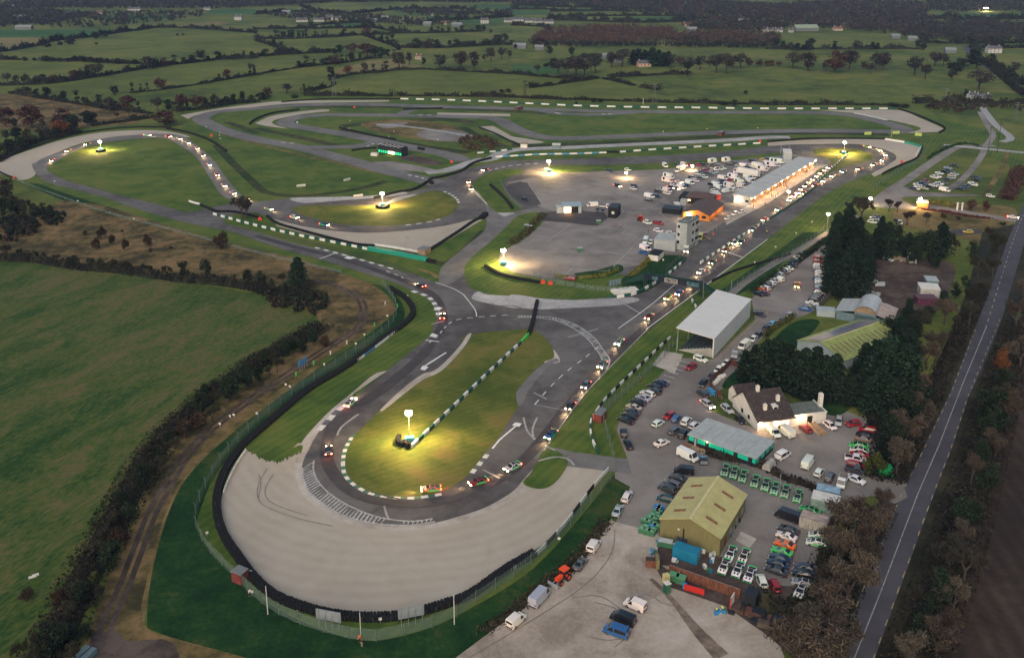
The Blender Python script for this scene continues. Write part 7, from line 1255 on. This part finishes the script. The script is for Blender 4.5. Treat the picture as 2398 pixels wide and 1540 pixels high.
trees(t10, '782,503,420,d1.1 735,503,452,s1.2 850,483,422,x1.2 910,493,405,r1.2 1040,523,405,r1.5 1110,533,430,d 1175,547,440,d1.1 1230,533,462,d 1290,533,470,i', 'in the dark clump above the slanting hedge', GF)
trees(t10, '112,905,815,r1.2 60,935,865,s1.4 290,878,775,b1.3 360,917,882,s1.6 452,863,795,i 90,537,460,d1.1 345,488,440,s 240,453,385,b1.2 165,423,365,d', 'near the far left straight', GF)
trees(t10, '185,362,290,i1.3 215,362,300,i1.3 260,364,292,d 315,362,290,i1.3 345,360,285,i1.3 400,357,292,i1.3 440,354,297,i1.3 472,352,285,i1.4 555,347,297,i1.3 620,347,302,i1.3 662,342,290,i1.3 830,338,270,d', 'in the far row left of the farms', GF)
trees(t10, '1030,333,260,r1.6 1110,348,292,x1.2 1180,373,320,i1.4 1230,383,322,i1.4 1280,403,330,i1.5 1280,293,245,d 1345,303,252,i1.4 1390,307,252,i1.4 1640,307,252,d 1705,305,257,i1.5 1745,305,260,d 1805,302,252,d 1870,300,257,d 1930,300,232,b1.3 2080,297,232,d 2130,297,232,d', 'in the far row below the farm buildings', GF)
trees(t10, '1510,453,360,d1.2 1470,453,392,b1.2 1630,453,355,b1.2 1690,453,370,d1.1 1810,433,375,d 1880,443,360,b1.4 1960,443,382,x1.3 2040,433,372,b1.3 2160,413,362,d 2260,403,322,d1.4 2330,403,312,x1.3 2200,313,272,r1.2', 'in the tangled hedge right of centre', GF)
trees(t20, '430,692,560,b1.4 520,712,540,b1.6 600,717,530,b1.6 680,702,550,b1.5 780,682,510,b1.4 380,640,540,d1.1', 'in the round bare clump of the middle pasture', GF)
trees(t20, '1130,603,470,c1.4 1180,613,460,c1.4 1240,613,470,c1.3 1310,618,450,c1.4 1370,622,470,c1.3 1420,622,492,c1.3 1460,612,480,c1.2 1490,633,505,b1.2', 'behind the pink ruined cottage', GF)
trees(t20, '930,633,480,p1.4 1030,627,450,b1.4 350,513,430,d 555,523,440,d 320,628,582,s 240,683,600,b1.2 30,460,410,d 120,450,400,r1.2 250,440,350,r1.5 200,450,370,x1.3', 'near the grey farm of the middle pasture', GF)
trees(t20, '1640,702,520,b1.3 1640,714,602,i1.5 1760,653,520,b1.4 1910,683,500,b1.4 2005,693,490,b1.4 2140,643,490,x1.5 2220,622,555,r1.2 2310,622,557,r1.2 2385,622,567,r1.2 1565,603,525,r1.2 1830,603,557,r1.2', 'in the open row along the right pasture', GF)
trees(t30, '30,622,562,r1.2 100,622,572,r1.3 230,643,480,b1.4 370,668,480,p1.6 540,663,562,b1.2 630,683,480,r1.2 760,653,470,p1.7 900,643,577,r1.2 955,693,582,b 1010,663,480,b1.2 1070,663,480,p1.6 1370,703,520,b1.4 1470,743,592,b1.2 1560,623,480,b1.3 1640,623,492,b1.2 1720,773,642,b 1740,703,572,d1.3 1810,653,540,d1.4 1950,643,460,d1.3 1970,843,640,b1.4 2300,693,580,b1.3 2090,583,500,d', 'in the scattered row of the far right pasture', GF)
trees(t30, '210,478,392,b1.3 270,478,402,d 330,473,420,d 390,478,362,d 620,473,392,i1.4 830,463,372,b1.3 980,463,392,d 1020,463,400,d 60,443,352,d1.2 140,450,380,d 1190,1003,952,s1.8 1280,1007,968,s1.6 1520,1003,962,s1.8 1450,470,400,d1.2 1400,450,380,d', 'in the hedge by the gallop ring', GF)
trees(t20, '770,957,915,s 830,957,925,s1.3 2080,1000,930,d1.2 1990,985,935,s1.4 2185,880,845,s 600,975,950,s', 'behind the far straight', GF); trees(t10, '2210,885,845,s1.2 2300,870,835,s1.3 2360,865,830,s1.3', 'behind the far straight', GF)
# nearer trees left of the circuit
GN = 'trees beside the circuit'
trees(t01, '2268,500,262,b1.15 2310,508,300,b1', 'by the barrier at the link road', GN)
trees(t01, '950,695,545,S.62 1050,750,632,S.7 910,800,660,S.75 1172,803,665,S.65 1387,770,620,S.6 800,668,600,S.7 1412,825,768,S.8 2072,782,598,S.85 1140,632,605,s 1600,790,765,S1.2', 'on the rough ground left of the circuit', GN)
trees(t01, '1730,1075,860,d.95 1930,1055,850,d.9 2325,1115,950,d1.1 1400,1010,915,s 1560,1040,920,x1.2', 'in the hedge above the big pasture', GN); trees(t11, '400,1165,868,c1.5 250,1125,1000,x1.2 55,1115,962,d 480,1210,1080,b1.2 150,1150,1050,d', 'in the hedge above the big pasture', GN)
trees(t01, '20,330,110,r1.2 90,360,180,x1.3 40,450,270,d1.2 130,470,300,d1.2 230,480,360,x1.3 330,470,370,x1.3 410,470,380,d1.1 470,500,400,d1.2 560,520,430,d1.2 220,560,440,x1.3 320,570,470,d1.2 120,600,500,d1.2 430,560,460,d1.1 60,650,560,x1.2 250,640,550,x1.3 350,630,540,x1.2', 'in the thicket at the left edge', GN)
trees(t01, '60,870,730,x1.3 180,880,760,d1.2 330,890,790,d1.2 430,900,800,x1.2 520,930,820,x1.2 640,950,850,x1.2 710,960,820,d1.2 850,970,850,d1.1 950,980,860,d1.2 1080,990,870,x1.2 1180,1000,880,x1.2 1350,1020,910,d1.2', 'in the long dark hedge left of the circuit', GN)
HT = 'in the overgrown hedge beside the farm track'
trees(t12, '95,335,148,d1.1 180,345,190,x1.1 280,255,68,d1.1 350,225,52,d1.1 440,235,40,d1.15 540,150,-40,d1.1 640,160,35,S.9 200,410,250,x1.1 30,485,320,d1.1 130,450,330,x1.1 390,170,60,x1.1 240,330,260,S1', HT, GN)
trees(t02, '2300,565,280,d1.05 2150,685,400,d1.1 1920,645,482,d 1880,790,545,d1.2 2100,625,465,d1 2040,740,560,x1.2 1790,762,672,d1 1860,935,760,S1.1 1730,985,812,S1.1 1990,870,700,x1.2 1560,1065,930,d1.1 1450,1045,1000,s1 1400,1205,1065,x1.2 1520,1335,1170,x1.25 1350,1505,1200,d1.2 1440,1420,1250,x1.2 1640,1130,1000,x1.1 1500,1230,1100,d1.1', HT, GN)
trees(t03, '1150,130,-80,d1.2 1200,260,60,d1.2 1050,330,150,x1.2 1120,480,260,S.9 1060,720,400,d1.2 960,620,440,x1.2 880,830,715,y.9 760,1060,780,d1.2 900,1000,820,x1.2 640,1180,980,x1.1 660,1400,1150,d1.2 500,1560,1180,d1.2 420,1490,1200,b.9 240,1010,870,S1 820,1380,1180,d1.2 560,1040,860,S.9 720,1600,1350,x1.2 350,1650,1400,x1.2 180,1560,1380,x1.1', HT, GN)
# conifers and roadside trees on the right
CF = 'in the tall dark group by the car park'
trees(None, '1940,692,612,c1.1 1975,700,590,c1.15 2015,692,602,c1.1 1950,662,560,c1.1 1995,662,556,c1.15 2030,662,580,c1.1 1945,632,527,c1.1 1985,632,520,c1.15 2020,627,540,c1.1 1955,602,497,c1.05 1980,602,482,c1.05 2005,602,508,c1.1 2033,612,550,c1.1', CF, GN)
trees(None, '2050,602,532,c1.2 2075,607,520,c1.1 2100,603,512,d.9 2125,603,545,c1.3 2150,608,530,d1 2175,612,525,d1.1 2200,603,520,c1.2 2216,590,530,d1 2060,582,506,c1 2140,620,560,d1.2 2185,630,575,d1.2', 'behind the muddy yard', GN)
trees(t31, '870,530,270,b1.1 1130,440,310,p1.5 1205,450,330,p1.5 1300,570,410,p1.6 1480,560,430,b1 1640,500,440,S1.1 1900,435,300,r1.1 2040,440,310,r1.1 1780,520,470,S1 760,480,330,b1.1', 'by the entrance road', GN)
trees(t31, '1900,890,680,d1 1750,810,690,x1.2 2050,720,560,x1.2 2150,910,600,x1.1 1960,1060,800,x1.1 2100,1060,850,x1.2 1850,1160,1010,d1.1 1750,1260,1080,d1.1 1650,1405,1195,d1.1 1300,1540,1240,f1 1500,1470,1290,d1.1 1900,1360,1120,x1.1 1760,1545,1390,x1.1 1880,1510,1250,x1.1 2000,1250,1080,x1.1 2200,620,520,x1.1 1640,1290,1150,d1 1400,1520,1330,d1', 'between the muddy yard and the road', GN)
trees(None, '1742,893,820,c1.25 1765,908,808,c1.3 1790,918,795,c1.3 1815,905,790,c1.3 1840,910,805,c1.3 1860,918,822,c1.3 1880,928,815,c1.25 1905,933,812,c1.25 1925,938,832,c1.3 1950,938,828,c1.3', 'behind the clubhouse lawn', GN)
trees(None, '2000,905,842,f1 2022,885,802,c1.3 2047,905,792,f1.1 2072,935,782,f1.2 2097,905,777,f1.1 2112,945,802,f1.1 2122,875,770,c1.4 2060,965,852,f1.1 2032,965,882,c1.4 2087,985,882,f1.1 2137,805,732,d1 2102,825,742,c1.4 2077,795,727,d1 2152,785,717,x1.2 1990,950,880,c1.3 2015,935,860,c1.3', 'in the dark belt right of the clubhouse', GN)
trees(lambda u, v: (u+-14, v+0), '2152,945,862,w1.1 2168,995,902,w1.1 2132,1055,950,w1.2 2092,1065,962,d1.1 2112,1125,1012,w1.1 2080,1085,1002,d1 2182,865,792,w1.1 2202,835,762,w1.1 2140,1000,900,d1.1 2225,760,690,w1.1 2058,1112,1045,y.8', 'along the near verge of the road', GN)
trees(lambda u, v: (u+-26, v+0), '2030,1305,1152,w1.15 2062,1265,1150,w1.1 1992,1355,1222,w1.1 2012,1425,1282,w1.15 1962,1485,1342,w1.15 1938,1548,1392,w1.2 1902,1610,1432,w1.2 1975,1560,1425,w1.1 2082,1205,1132,w1.1 1990,1270,1190,w1 1955,1400,1310,w1 2045,1340,1240,w1 2000,1500,1400,d1 1880,1520,1420,w1.2', 'between the storage yard and road', GN)
trees(lambda u, v: (u+8, v+0), '2336,875,808,o1.15 2310,1012,890,d1.1 2300,1030,955,d1 2335,920,850,d1 2348,1000,900,w1.1 2288,1090,1020,d1.1 2320,1080,1000,w1.1 2265,1135,1055,w1.1 2300,1150,1075,d1.1 2380,860,780,w1.2 2370,770,690,w1.2 2395,720,640,w1.2 2340,960,890,w1.1', 'on the far verge beside the ploughed field', GN)
trees(lambda u, v: (u+16, v+0), '2236,1235,1150,d1.1 2262,1230,1165,d1 2205,1340,1245,b1 2240,1365,1262,b1.1 2186,1420,1318,d1.1 2215,1440,1350,w1.1 2136,1520,1435,d1.1 2175,1545,1440,w1.1 2112,1570,1475,w1.2 2230,1290,1210,w1.1 2150,1480,1390,d1 2195,1500,1420,w1.1', 'on the far verge near the bottom', GN)
# hedges
HC = (.020, .022, .013)
for f, s, h, w, lab in (
 (t00, '-60,495 100,475 350,430 500,388 720,362 900,340 1100,310 1300,285', 4.5, 5, 'dark hedge climbing across the upper left fields'), (t00, '1300,285 1500,262 1900,275 2396,312', 4, 4, 'dark hedge along the top of the olive field'), (t00, '-60,560 60,560 170,562', 3.5, 4, 'short dark hedge at the left edge above the pasture'), (t00, '385,572 700,572 1000,592 1300,600', 3.5, 4, 'dense dark hedge below the olive field'),
 (t00, '-60,805 300,795 560,775 760,745 1000,705', 4.5, 5, 'tall dark hedge at the left of the long pasture'), (t00, '1000,705 1300,655 1550,615 1800,590 2000,565 2396,548', 3.5, 4, 'dark hedge rising to the right over the long pasture'), (t00, '1250,872 1500,843 1800,802 2050,760 2396,702', 1.8, 2.5, 'low thin hedge across the sloping left pasture'), (t00, '100,875 450,932 800,985 1000,1022 1400,1065', 3, 4, 'hedge running down towards the left gravel trap'),
 (t00, '900,1175 1200,1135 1450,1100', 2.5, 4, 'scrubby hedge below the brown trees'), (t00, '-40,1520 100,1440 250,1370 420,1310 620,1265 760,1240', 4, 6, 'dark scrub hedge outside the left gravel trap'), (t00, '1650,1045 1900,1022 2150,980 2396,955', 3.5, 5, 'dark hedge behind the far left gravel'),
 (t10, '0,705 250,660 500,622 750,600 1000,560 1150,545', 2, 3, 'thin hedge under the slanting row of ivy trees'), (t10, '0,362 200,368 400,362 700,352 1000,328 1300,316 1800,308 2100,298', 3, 4, 'long dark hedge under the far ivy rows'), (t10, '1000,330 1150,385 1300,440 1340,470', 3, 4, 'hedge dropping right from the far row'), (t10, '0,532 300,512 700,492', 4, 6, 'dark hedge below the pale sloping field'), (t10, '0,385 120,420 200,450 330,490', 3, 4, 'hedge at the left corner of the pale field'), (t10, '1300,448 1700,452 2100,430 2396,420', 4.5, 6, 'tangled dark hedge right of centre'),
 (t10, '720,742 900,702 1150,682 1300,662 1610,648', 2.2, 3, 'hedge along the top of the centre pasture'), (t10, '1640,655 1900,667 2396,697', 2.5, 3, 'hedge dividing the right of the centre pasture'), (t10, '480,863 720,805 690,745', 2.2, 3, 'hedge turning the corner by the two ivy stems'), (t10, '450,897 800,897 1280,902', 3.5, 4, 'dense trimmed hedge behind the far straight'), (t10, '1340,900 1900,903 2396,912', 2.5, 4, 'lower hedge behind the far straight'), (t10, '0,135 400,112 900,128 1400,88 2050,88', 4, 5, 'far hedge across the top fields'), (t10, '0,275 600,270 1100,262', 4, 5, 'far hedge below the white houses'), (t10, '1100,262 1300,300 1380,312', 4, 5, 'far hedge linking the farm rows'), (t10, '500,240 1000,215 1100,250', 4, 5, 'far hedge below the two storey house'), (t10, '1590,200 1900,190 2396,160', 5, 6, 'far hedge by the right farm'), (t10, '420,60 600,118 900,128', 4, 5, 'far hedge around the top pale field'),
 (t20, '0,692 200,712 600,745 790,738', 2.5, 4, 'hedge meeting the corner from the left'), (t20, '170,825 400,795 600,765 790,738', 2.5, 4, 'thick hedge slanting up to the corner'), (t20, '850,737 1000,770 1130,800', 2.5, 4, 'hedge slanting down right from the corner'), (t20, '920,722 1100,718 1380,702 1610,697', 3, 4, 'hedge on the upper right of the corner'), (t20, '1220,823 1380,845', 2.5, 4, 'short isolated hedge in the middle pasture'), (t20, '0,912 300,928 800,940 1500,962 2396,980', 2, 4, 'scrubby hedge behind the far straight centre'),
 (t20, '360,112 850,105 1100,110', 4, 5, 'far hedge above the orchard field'), (t20, '360,160 900,152 1450,152 1700,155', 4, 5, 'far hedge below the bright strip field'), (t20, '300,190 700,200 1100,215 1700,205', 6, 8, 'far bushy hedge above the brown wood'), (t20, '0,92 340,92', 4, 5, 'far hedge at the left of the bright strips'), (t20, '0,240 300,255 350,300', 4, 5, 'far hedge below the white caravans'), (t20, '0,55 500,70 1100,80', 5, 6, 'far hedge under the horizon wood'), (t20, '540,560 700,540 850,530', 3, 5, 'hedge by the grey farm'),
 (t30, '430,462 800,462 1100,460 1400,462', 3, 4, 'dark hedge below the gallop ring'), (t30, '0,460 180,465 400,470', 4, 5, 'dark hedge left of the gallop ring'), (t30, '0,985 500,982 1150,985', 2, 4, 'hedge behind the far right straight'), (t30, '1380,965 1800,965 2396,972', 4, 6, 'dark hedge below the slate farmhouse'), (t30, '1500,180 2000,185 2500,180', 6, 8, 'far dark hedge at the right below the bright field'), (t30, '1900,455 2396,450', 4, 6, 'hedge at the right behind the white house'), (t30, '2000,560 2150,690 2280,800 2396,900', 4, 6, 'hedge along the left of the distant road'), (t30, '2080,580 2230,690 2396,800', 4, 6, 'hedge along the right of the distant road'), (t30, '1850,890 2100,960 2200,960', 3, 4, 'garden hedge of the slate farmhouse'), (t30, '1400,400 1800,410 2396,405', 5, 7, 'dark hedge right of the gallop ring'),
 ): hedge(f, s, h, w, lab, HC)
hedge(t01, '-40,890 120,895 350,905 700,965 1100,1000 1400,1040 1700,1085 2000,1110 2396,1165', 3.2, 5, 'long dark hedge above the big left pasture', (.017, .018, .012), .5); hedge(t11, '0,1155 150,1200 350,1215 550,1260', 3, 7, 'dark scrub hedge at the corner of the pasture', (.017, .018, .012))
hedge(None, '745,765 690,800 620,842 545,888 480,935 410,1000 355,1065 318,1125 285,1185 245,1270 200,1350 150,1450 100,1560', 2.0, 8, 'low bramble hedge between pasture and farm track', (.022, .020, .013), .7)
hedge(None, '1935,560 1900,590 1850,625 1800,655 1765,685', 1.8, 3, 'dark trimmed hedge above the upper row of cars', (.016, .028, .012)); hedge(zc, '560,1055 430,1130 330,1190 240,1260 180,1320', 1.8, 2.2, 'yellow green hedge along the lawn', (.055, .058, .018)); hedge(t21, '1290,885 1240,940 1180,990 1110,1040', 1.6, 2.5, 'yellow green hedge beside the paddock exit', (.13, .12, .025)); hedge(t21, '420,1050 600,1065 800,1055 940,1010 985,985', 1.2, 2.0, 'yellow green hedge on the bank above the lane', (.10, .10, .022), .4); hedge(t21, '0,745 70,690 140,640 200,560 290,470', 1.6, 4, 'scrub hedge along the left edge of the lower paddock', (.055, .055, .022))
hedge(None, '1418,1222 1388,1262 1358,1302 1320,1340 1268,1374 1216,1418 1136,1476', .55, 3.0, 'rough brown hedge along the gravel yard edge', (.040, .034, .019), .6); hedge(t22, '1830,1150 1960,1200 2150,1230 2396,1290', 1.6, 3.5, 'dark brown hedge below the teal office', (.030, .024, .016), .5); hedge(t32, '0,1310 150,1390 300,1440 440,1490 560,1560', 1.4, 3, 'dark hedge between forecourt and racing saloons', (.022, .018, .013), .4); hedge(None, '1785,1415 1830,1430 1880,1420 1920,1350 1950,1270', 2.2, 5, 'bramble hedge round the corner of the storage yard', (.030, .028, .016), .7)
hedge(None, '2046,1122 2062,1090 2070,1050 2062,1010 2045,985', 2.5, 5, 'dark undergrowth along the forecourt edge', (.016, .018, .012), .6); hedge(None, '2090,1130 2130,1040 2180,930 2215,850 2260,760 2300,670', 1.8, 5, 'brown undergrowth along the near side of the road', (.028, .023, .016), .7); hedge(None, '1865,1640 1925,1500 1975,1385 2015,1290 2058,1200', 1.8, 6, 'brown undergrowth beside the storage yard and road', (.028, .024, .016), .7); hedge(None, '2105,1640 2168,1480 2220,1340 2254,1230 2290,1110 2320,1000 2354,880 2390,770', 1.9, 9, 'dark undergrowth along the far side of the road', (.026, .022, .015), .7)
hedge(t31, '1480,345 1560,360 1740,385', 1.6, 2.5, 'yellow green hedge beside the entrance road', (.12, .11, .02)); hedge(t31, '1430,420 1600,440 1900,490 2060,505', 1.0, 2, 'dark red hedge along the entrance road', (.065, .018, .018), .3); hedge(t31, '2230,330 2300,200 2350,60', 3.5, 7, 'red brown hedge at the right edge of the car park', (.060, .030, .024), .6); hedge(t30, '1500,1490 1560,1440 1800,1350 1970,1370', .9, 2, 'low green hedge right of the far bend', (.02, .05, .02), .3)
# thickets and far woods
wood(t10, '1890,1345 1960,1300 2100,1290 2200,1310 2260,1350 2230,1410 2060,1425 1920,1390', 60, 3.2, 'rounded brown thicket in the infield of the far circuit', [(.075, .045, .024), (.055, .036, .022), (.09, .06, .03)], 'thicket', .8, None, 60)
wood(t11, '90,1200 250,1160 460,1220 700,1270 640,1360 560,1420 350,1400 120,1330', 80, 2.6, 'dark bramble thicket at the corner of the pasture', [(.016, .024, .012), (.028, .024, .015)], 'thicket', .8, None, 60)
wood(t01, '-60,420 120,330 300,380 620,480 560,590 350,640 200,720 -60,740', 130, 3.2, 'dark thicket at the left edge below the gravel', [(.018, .020, .012), (.040, .028, .018), (.014, .022, .012)], 'thicket', .9, None, 60)
WC = [(.030, .026, .022), (.020, .022, .017), (.042, .030, .024), (.026, .028, .020)]; WB = [(.070, .038, .028), (.052, .032, .026), (.060, .044, .032), (.085, .042, .026)]
wood(t20, '310,300 900,255 1500,285 1560,340 1450,400 900,420 320,420 150,410', 900, 9, 'brown plantation wood in the middle distance', WB, size=1.7); wood(t20, '1480,350 2000,310 2500,340 2500,425 2000,425 1500,425', 520, 9, 'brown and dark wood right of the plantation', WB+[(.016, .02, .014)], size=1.7); wood(t20, '300,425 900,425 1400,432 2396,440 2396,452 900,440 300,440', 260, 7, 'dark hedge-like front of the brown wood', [(.012, .016, .012), (.02, .02, .016)], size=1.6)
wood(t00, '-100,40 1000,20 2396,15 2396,80 1500,90 600,85 -100,110', 1300, 11, 'dark woodland along the top left', WC, size=3.2, npts=14); wood(t00, '-100,120 400,110 900,150 500,230 -100,265', 600, 9, 'dark scattered woodland in the upper left', WC, size=2.6, npts=16); wood(t00, '500,140 1000,125 1900,120 1900,160 1500,210 900,260 400,270 300,240', 420, 7, 'bushy woodland left of the far fields', WC, size=2.4, npts=16)
wood(t10, '0,0 2396,0 2396,30 1300,25 700,30 0,70', 1200, 11, 'dark woodland along the top centre', WC, size=3.4, npts=14); wood(t10, '0,140 500,130 900,140 1500,190 2000,230 1500,250 900,210 300,180', 420, 7, 'dark copses around the distant farms', WC, size=2.2, npts=16); wood(t10, '1300,115 2396,110 2396,160 1500,150', 260, 8, 'dark belt in the top centre fields', WC, size=2.6, npts=14)
wood(t20, '400,0 1500,-10 2396,60 2500,160 2200,240 1750,200 1300,130 600,60', 1700, 11, 'large dark wood in the top right of centre', WC+[(.05, .028, .024)], size=3.0, npts=16); wood(t20, '1600,230 2100,205 2500,235 2500,300 1900,300 1600,270', 420, 8, 'dark wood around the right hamlet', WC, size=2.2, npts=16); wood(t20, '0,10 500,5 500,55 0,55', 350, 9, 'dark wood at the top centre', WC, size=3.2, npts=14)
wood(t30, '-20,60 400,40 900,20 1450,40 1500,170 1600,280 1300,340 900,300 300,270 -20,290', 1900, 11, 'large dark wood at the top right', WC+[(.05, .028, .024)], size=2.8, npts=16); wood(t30, '1450,240 2000,210 2600,270 2600,400 1900,400 1500,380 1250,340', 1000, 9, 'dark wood right of the gallop ring', WC, size=2.2, npts=18); wood(t30, '1480,0 2600,-20 2600,110 1900,120 1480,110', 900, 12, 'dark wood in the top right corner', WC, size=3.2, npts=14)
wood(t30, '1480,960 2000,980 2396,990 2396,1050 2100,1010 1700,1060 1480,1010', 120, 3, 'brown scrub below the slate farmhouse', [(.05, .034, .024), (.03, .026, .018)], 'thicket', 1.1, None, 40)
# ------------------------------------------------------------ people
SKIN = pmat('skin', (.42, .26, .19), .6, var=.05); HAIR = pmat('dark_hair', (.02, .015, .012), .7); CLOTH = ocmat('clothing', .8, .1, .1)
def skinned(name, chains, mats, sub=1):
    """one continuous skin-modifier surface: chains of (x,y,z,r); first vertex of a chain may reuse an index"""
    v, e, r = [], [], []
    for ch in chains:
        prev = None
        for p in ch:
            if isinstance(p, int): prev = p; continue
            v.append(p[:3]); r.append(p[3]); i = len(v)-1
            if prev is not None: e.append((prev, i))
            prev = i
    me = bpy.data.meshes.new(name); me.from_pydata(v, e, []); o = bpy.data.objects.new(name, me); COL.objects.link(o)
    m = o.modifiers.new('skin', 'SKIN'); m.use_smooth_shade = True
    for i, q in enumerate(r): me.skin_vertices[0].data[i].radius = (q, q)
    me.skin_vertices[0].data[0].use_root = True
    if sub: s = o.modifiers.new('sub', 'SUBSURF'); s.levels = sub; s.render_levels = sub
    dg = bpy.context.evaluated_depsgraph_get(); out = bpy.data.meshes.new_from_object(o.evaluated_get(dg)); out.name = name
    bpy.data.objects.remove(o); out.materials.clear()
    for mm in mats: out.materials.append(mm)
    return out
body = skinned('body', [[(0, 0, .95, .13), (0, .01, 1.15, .13), (0, 0, 1.38, .15), (0, .01, 1.5, .06), (0, -.01, 1.60, .085), (0, 0, 1.70, .095)], [2, (.17, 0, 1.40, .06), (.23, -.02, 1.14, .045), (.24, -.12, .92, .035), (.24, -.16, .84, .03)], [2, (-.17, 0, 1.40, .06), (-.23, .02, 1.14, .045), (-.24, -.06, .90, .035), (-.24, -.09, .82, .03)], [0, (.10, 0, .86, .09), (.12, -.03, .48, .06), (.12, .02, .08, .045), (.12, -.14, .03, .035)], [0, (-.10, 0, .86, .09), (-.13, .02, .48, .06), (-.14, .05, .08, .045), (-.14, -.11, .03, .035)]]
    + [[8+4*a, (sx+.018*k, -.18-.01*k+.004*a, .80-.012*abs(k), .011), (sx+.022*k, -.19, .755-.01*abs(k), .009)] for a, sx in ((0, .24), (1, -.24)) for k in (-2, -1, 0, 1, 2)], [SKIN])
jkt = skinned('jacket', [[(0, 0, .92, .16), (0, .01, 1.15, .16), (0, 0, 1.40, .175), (0, .01, 1.47, .09)], [2, (.18, 0, 1.40, .08), (.235, -.02, 1.14, .065), (.245, -.11, .95, .05)], [2, (-.18, 0, 1.40, .08), (-.235, .02, 1.14, .065), (-.245, -.05, .93, .05)]], [CLOTH])
trs = skinned('trousers', [[(0, 0, .93, .15), (.10, 0, .84, .105), (.12, -.03, .48, .08), (.12, .02, .10, .065)], [0, (-.10, 0, .84, .105), (-.13, .02, .48, .08), (-.14, .05, .10, .065)]], [CLOTH])
hai = skinned('hair', [[(0, .03, 1.68, .09), (0, .02, 1.74, .085)]], [HAIR])
def person(f, u, v, jc, tc, label, phrase=None, rz=None, z=.1):
    x, y = f(u, v) if f else (u, v); X, Y = g(x, y); r = empty('person', (X, Y, z), R.uniform(0, 6.28) if rz is None else rz)
    for nm, m, c in (('body', body, None), ('jacket', jkt, jc), ('trousers', trs, tc), ('hair', hai, None)): link(nm, m, r, c)
    if phrase: reg(r, label, phrase, 'person', 'people at the circuit', (x, y))
    else: tag(r, label, 'person', 'people at the circuit')
OR_, BK, NV, KH, HV = (.75, .12, .02), (.015, .016, .02), (.02, .03, .06), (.28, .22, .15), (.55, .65, .06)
person(t13, 970, 1395, OR_, BK, 'person in an orange vest standing behind the tall white pole at the fence', rz=.3); person(t13, 992, 1438, BK, KH, 'person in dark top and pale trousers at the hairpin fence', rz=2.6); person(t13, 392, 1165, NV, NV, 'person in dark clothes behind the hairpin crash rail'); person(t03, 2340, 965, (.6, .6, .58), NV, 'person in white jacket beside the red marshal hut')
person(t22, 762, 862, OR_, OR_, 'marshal in orange overalls at the marshal post, nearer the track'); person(t22, 758, 840, OR_, OR_, 'marshal in orange overalls at the marshal post, nearer the hut'); person(t22, 1200, 500, BK, BK, 'person in black on the grass bank above the row of cars')
for u, v in ((1440, 835), (1465, 848)): person(t11, u, v, OR_, OR_, 'marshal in orange overalls', 'beside the middle gravel hut')
person(t21, 1020, 600, OR_, NV, 'marshal in orange walking across the open paddock'); person(t21, 1883, 668, OR_, OR_, 'marshal in orange standing in the pit lane'); person(t21, 1275, 640, BK, NV, 'person in black beside the paddock line'); person(zp, 1670, 668, OR_, OR_, 'marshal in orange at the pit wall'); person(t21, 780, 1180, (.3, .05, .05), BK, 'person in dark red on the lane below the paddock'); person(t31, 55, 905, BK, BK, 'person walking on the path beside the straight')
for u, v in ((1530, 555), (1555, 568), (1580, 575), (1600, 572), (1630, 545), (1720, 440), (1730, 446), (1965, 275), (1975, 278), (2065, 240), (1400, 610), (1340, 690), (1440, 580), (1500, 540), (1620, 460), (1650, 455), (1480, 660)): person(zp, u, v, R.choice((BK, NV, OR_, BK)), R.choice((BK, NV)), 'member of a pit crew', 'on the lit pit apron')
for u, v in ((500, 400), (540, 425), (580, 420)): person(f3, u, v, BK, BK, 'spectator in black', 'by the clubhouse garden fence')
for u, v in ((1310, 1285), (1390, 1265)): person(z6, u, v, HV, NV, 'worker in yellow hi-vis jacket', 'by the rubble in the gravel yard')
for u, v in ((1090, 680), (1500, 1000), (905, 800), (800, 1075), (820, 1090)): person(zp, u, v, HV, BK, 'official in yellow hi-vis jacket', 'at the edge of the pit lane')
# ------------------------------------------------------------ light
W = bpy.data.worlds.new('World'); SC.world = W; W.use_nodes = True
nt = W.node_tree; sky = nt.nodes.new('ShaderNodeTexSky'); sky.sky_type = 'NISHITA'; sky.sun_disc = False
SUN_EL, SUN_RO = math.radians(22), math.radians(200)
sky.sun_elevation = SUN_EL; sky.sun_rotation = SUN_RO; sky.air_density = 1.2; sky.dust_density = 3.0; sky.ozone_density = 1.5
nt.links.new(sky.outputs[0], nt.nodes['Background'].inputs[0]); nt.nodes['Background'].inputs[1].default_value = .10
sl = bpy.data.lights.new('sun', 'SUN'); sl.energy = 1.2; sl.angle = math.radians(60); sl.color = (1, .93, .84)
so = bpy.data.objects.new('sun', sl); COL.objects.link(so)
so.rotation_euler = (math.pi/2-math.radians(50), 0, math.radians(180)-SUN_RO)
SC.view_settings.view_transform = 'Standard'; SC.view_settings.look = 'None'; SC.view_settings.gamma = 1; SC.view_settings.use_curve_mapping = False
SC.view_settings.exposure = 0.6
SC.render.engine = 'CYCLES'; SC.cycles.use_denoising = True; SC.cycles.max_bounces = 5; SC.cycles.diffuse_bounces = 3; SC.cycles.transparent_max_bounces = 12
HAZE_D = 0.00006
hm = bpy.data.materials.new('haze'); hm.use_nodes = True; hn = hm.node_tree; hn.nodes.remove(hn.nodes['Principled BSDF']); pv = hn.nodes.new('ShaderNodeVolumePrincipled'); pv.inputs['Density'].default_value = HAZE_D; pv.inputs['Color'].default_value = (.40, .56, .95, 1); pv.inputs['Anisotropy'].default_value = .0
hn.links.new(pv.outputs[0], hn.nodes['Material Output'].inputs['Volume'])
mb = MB(); mb.box(-15000, 15000, -1600, 23000, -1, HH+15); tag(mb.build('haze', hm), 'thin evening haze over the fields', 'haze', None, 'stuff')
SC.cycles.volume_bounces = 0
finish_labels()
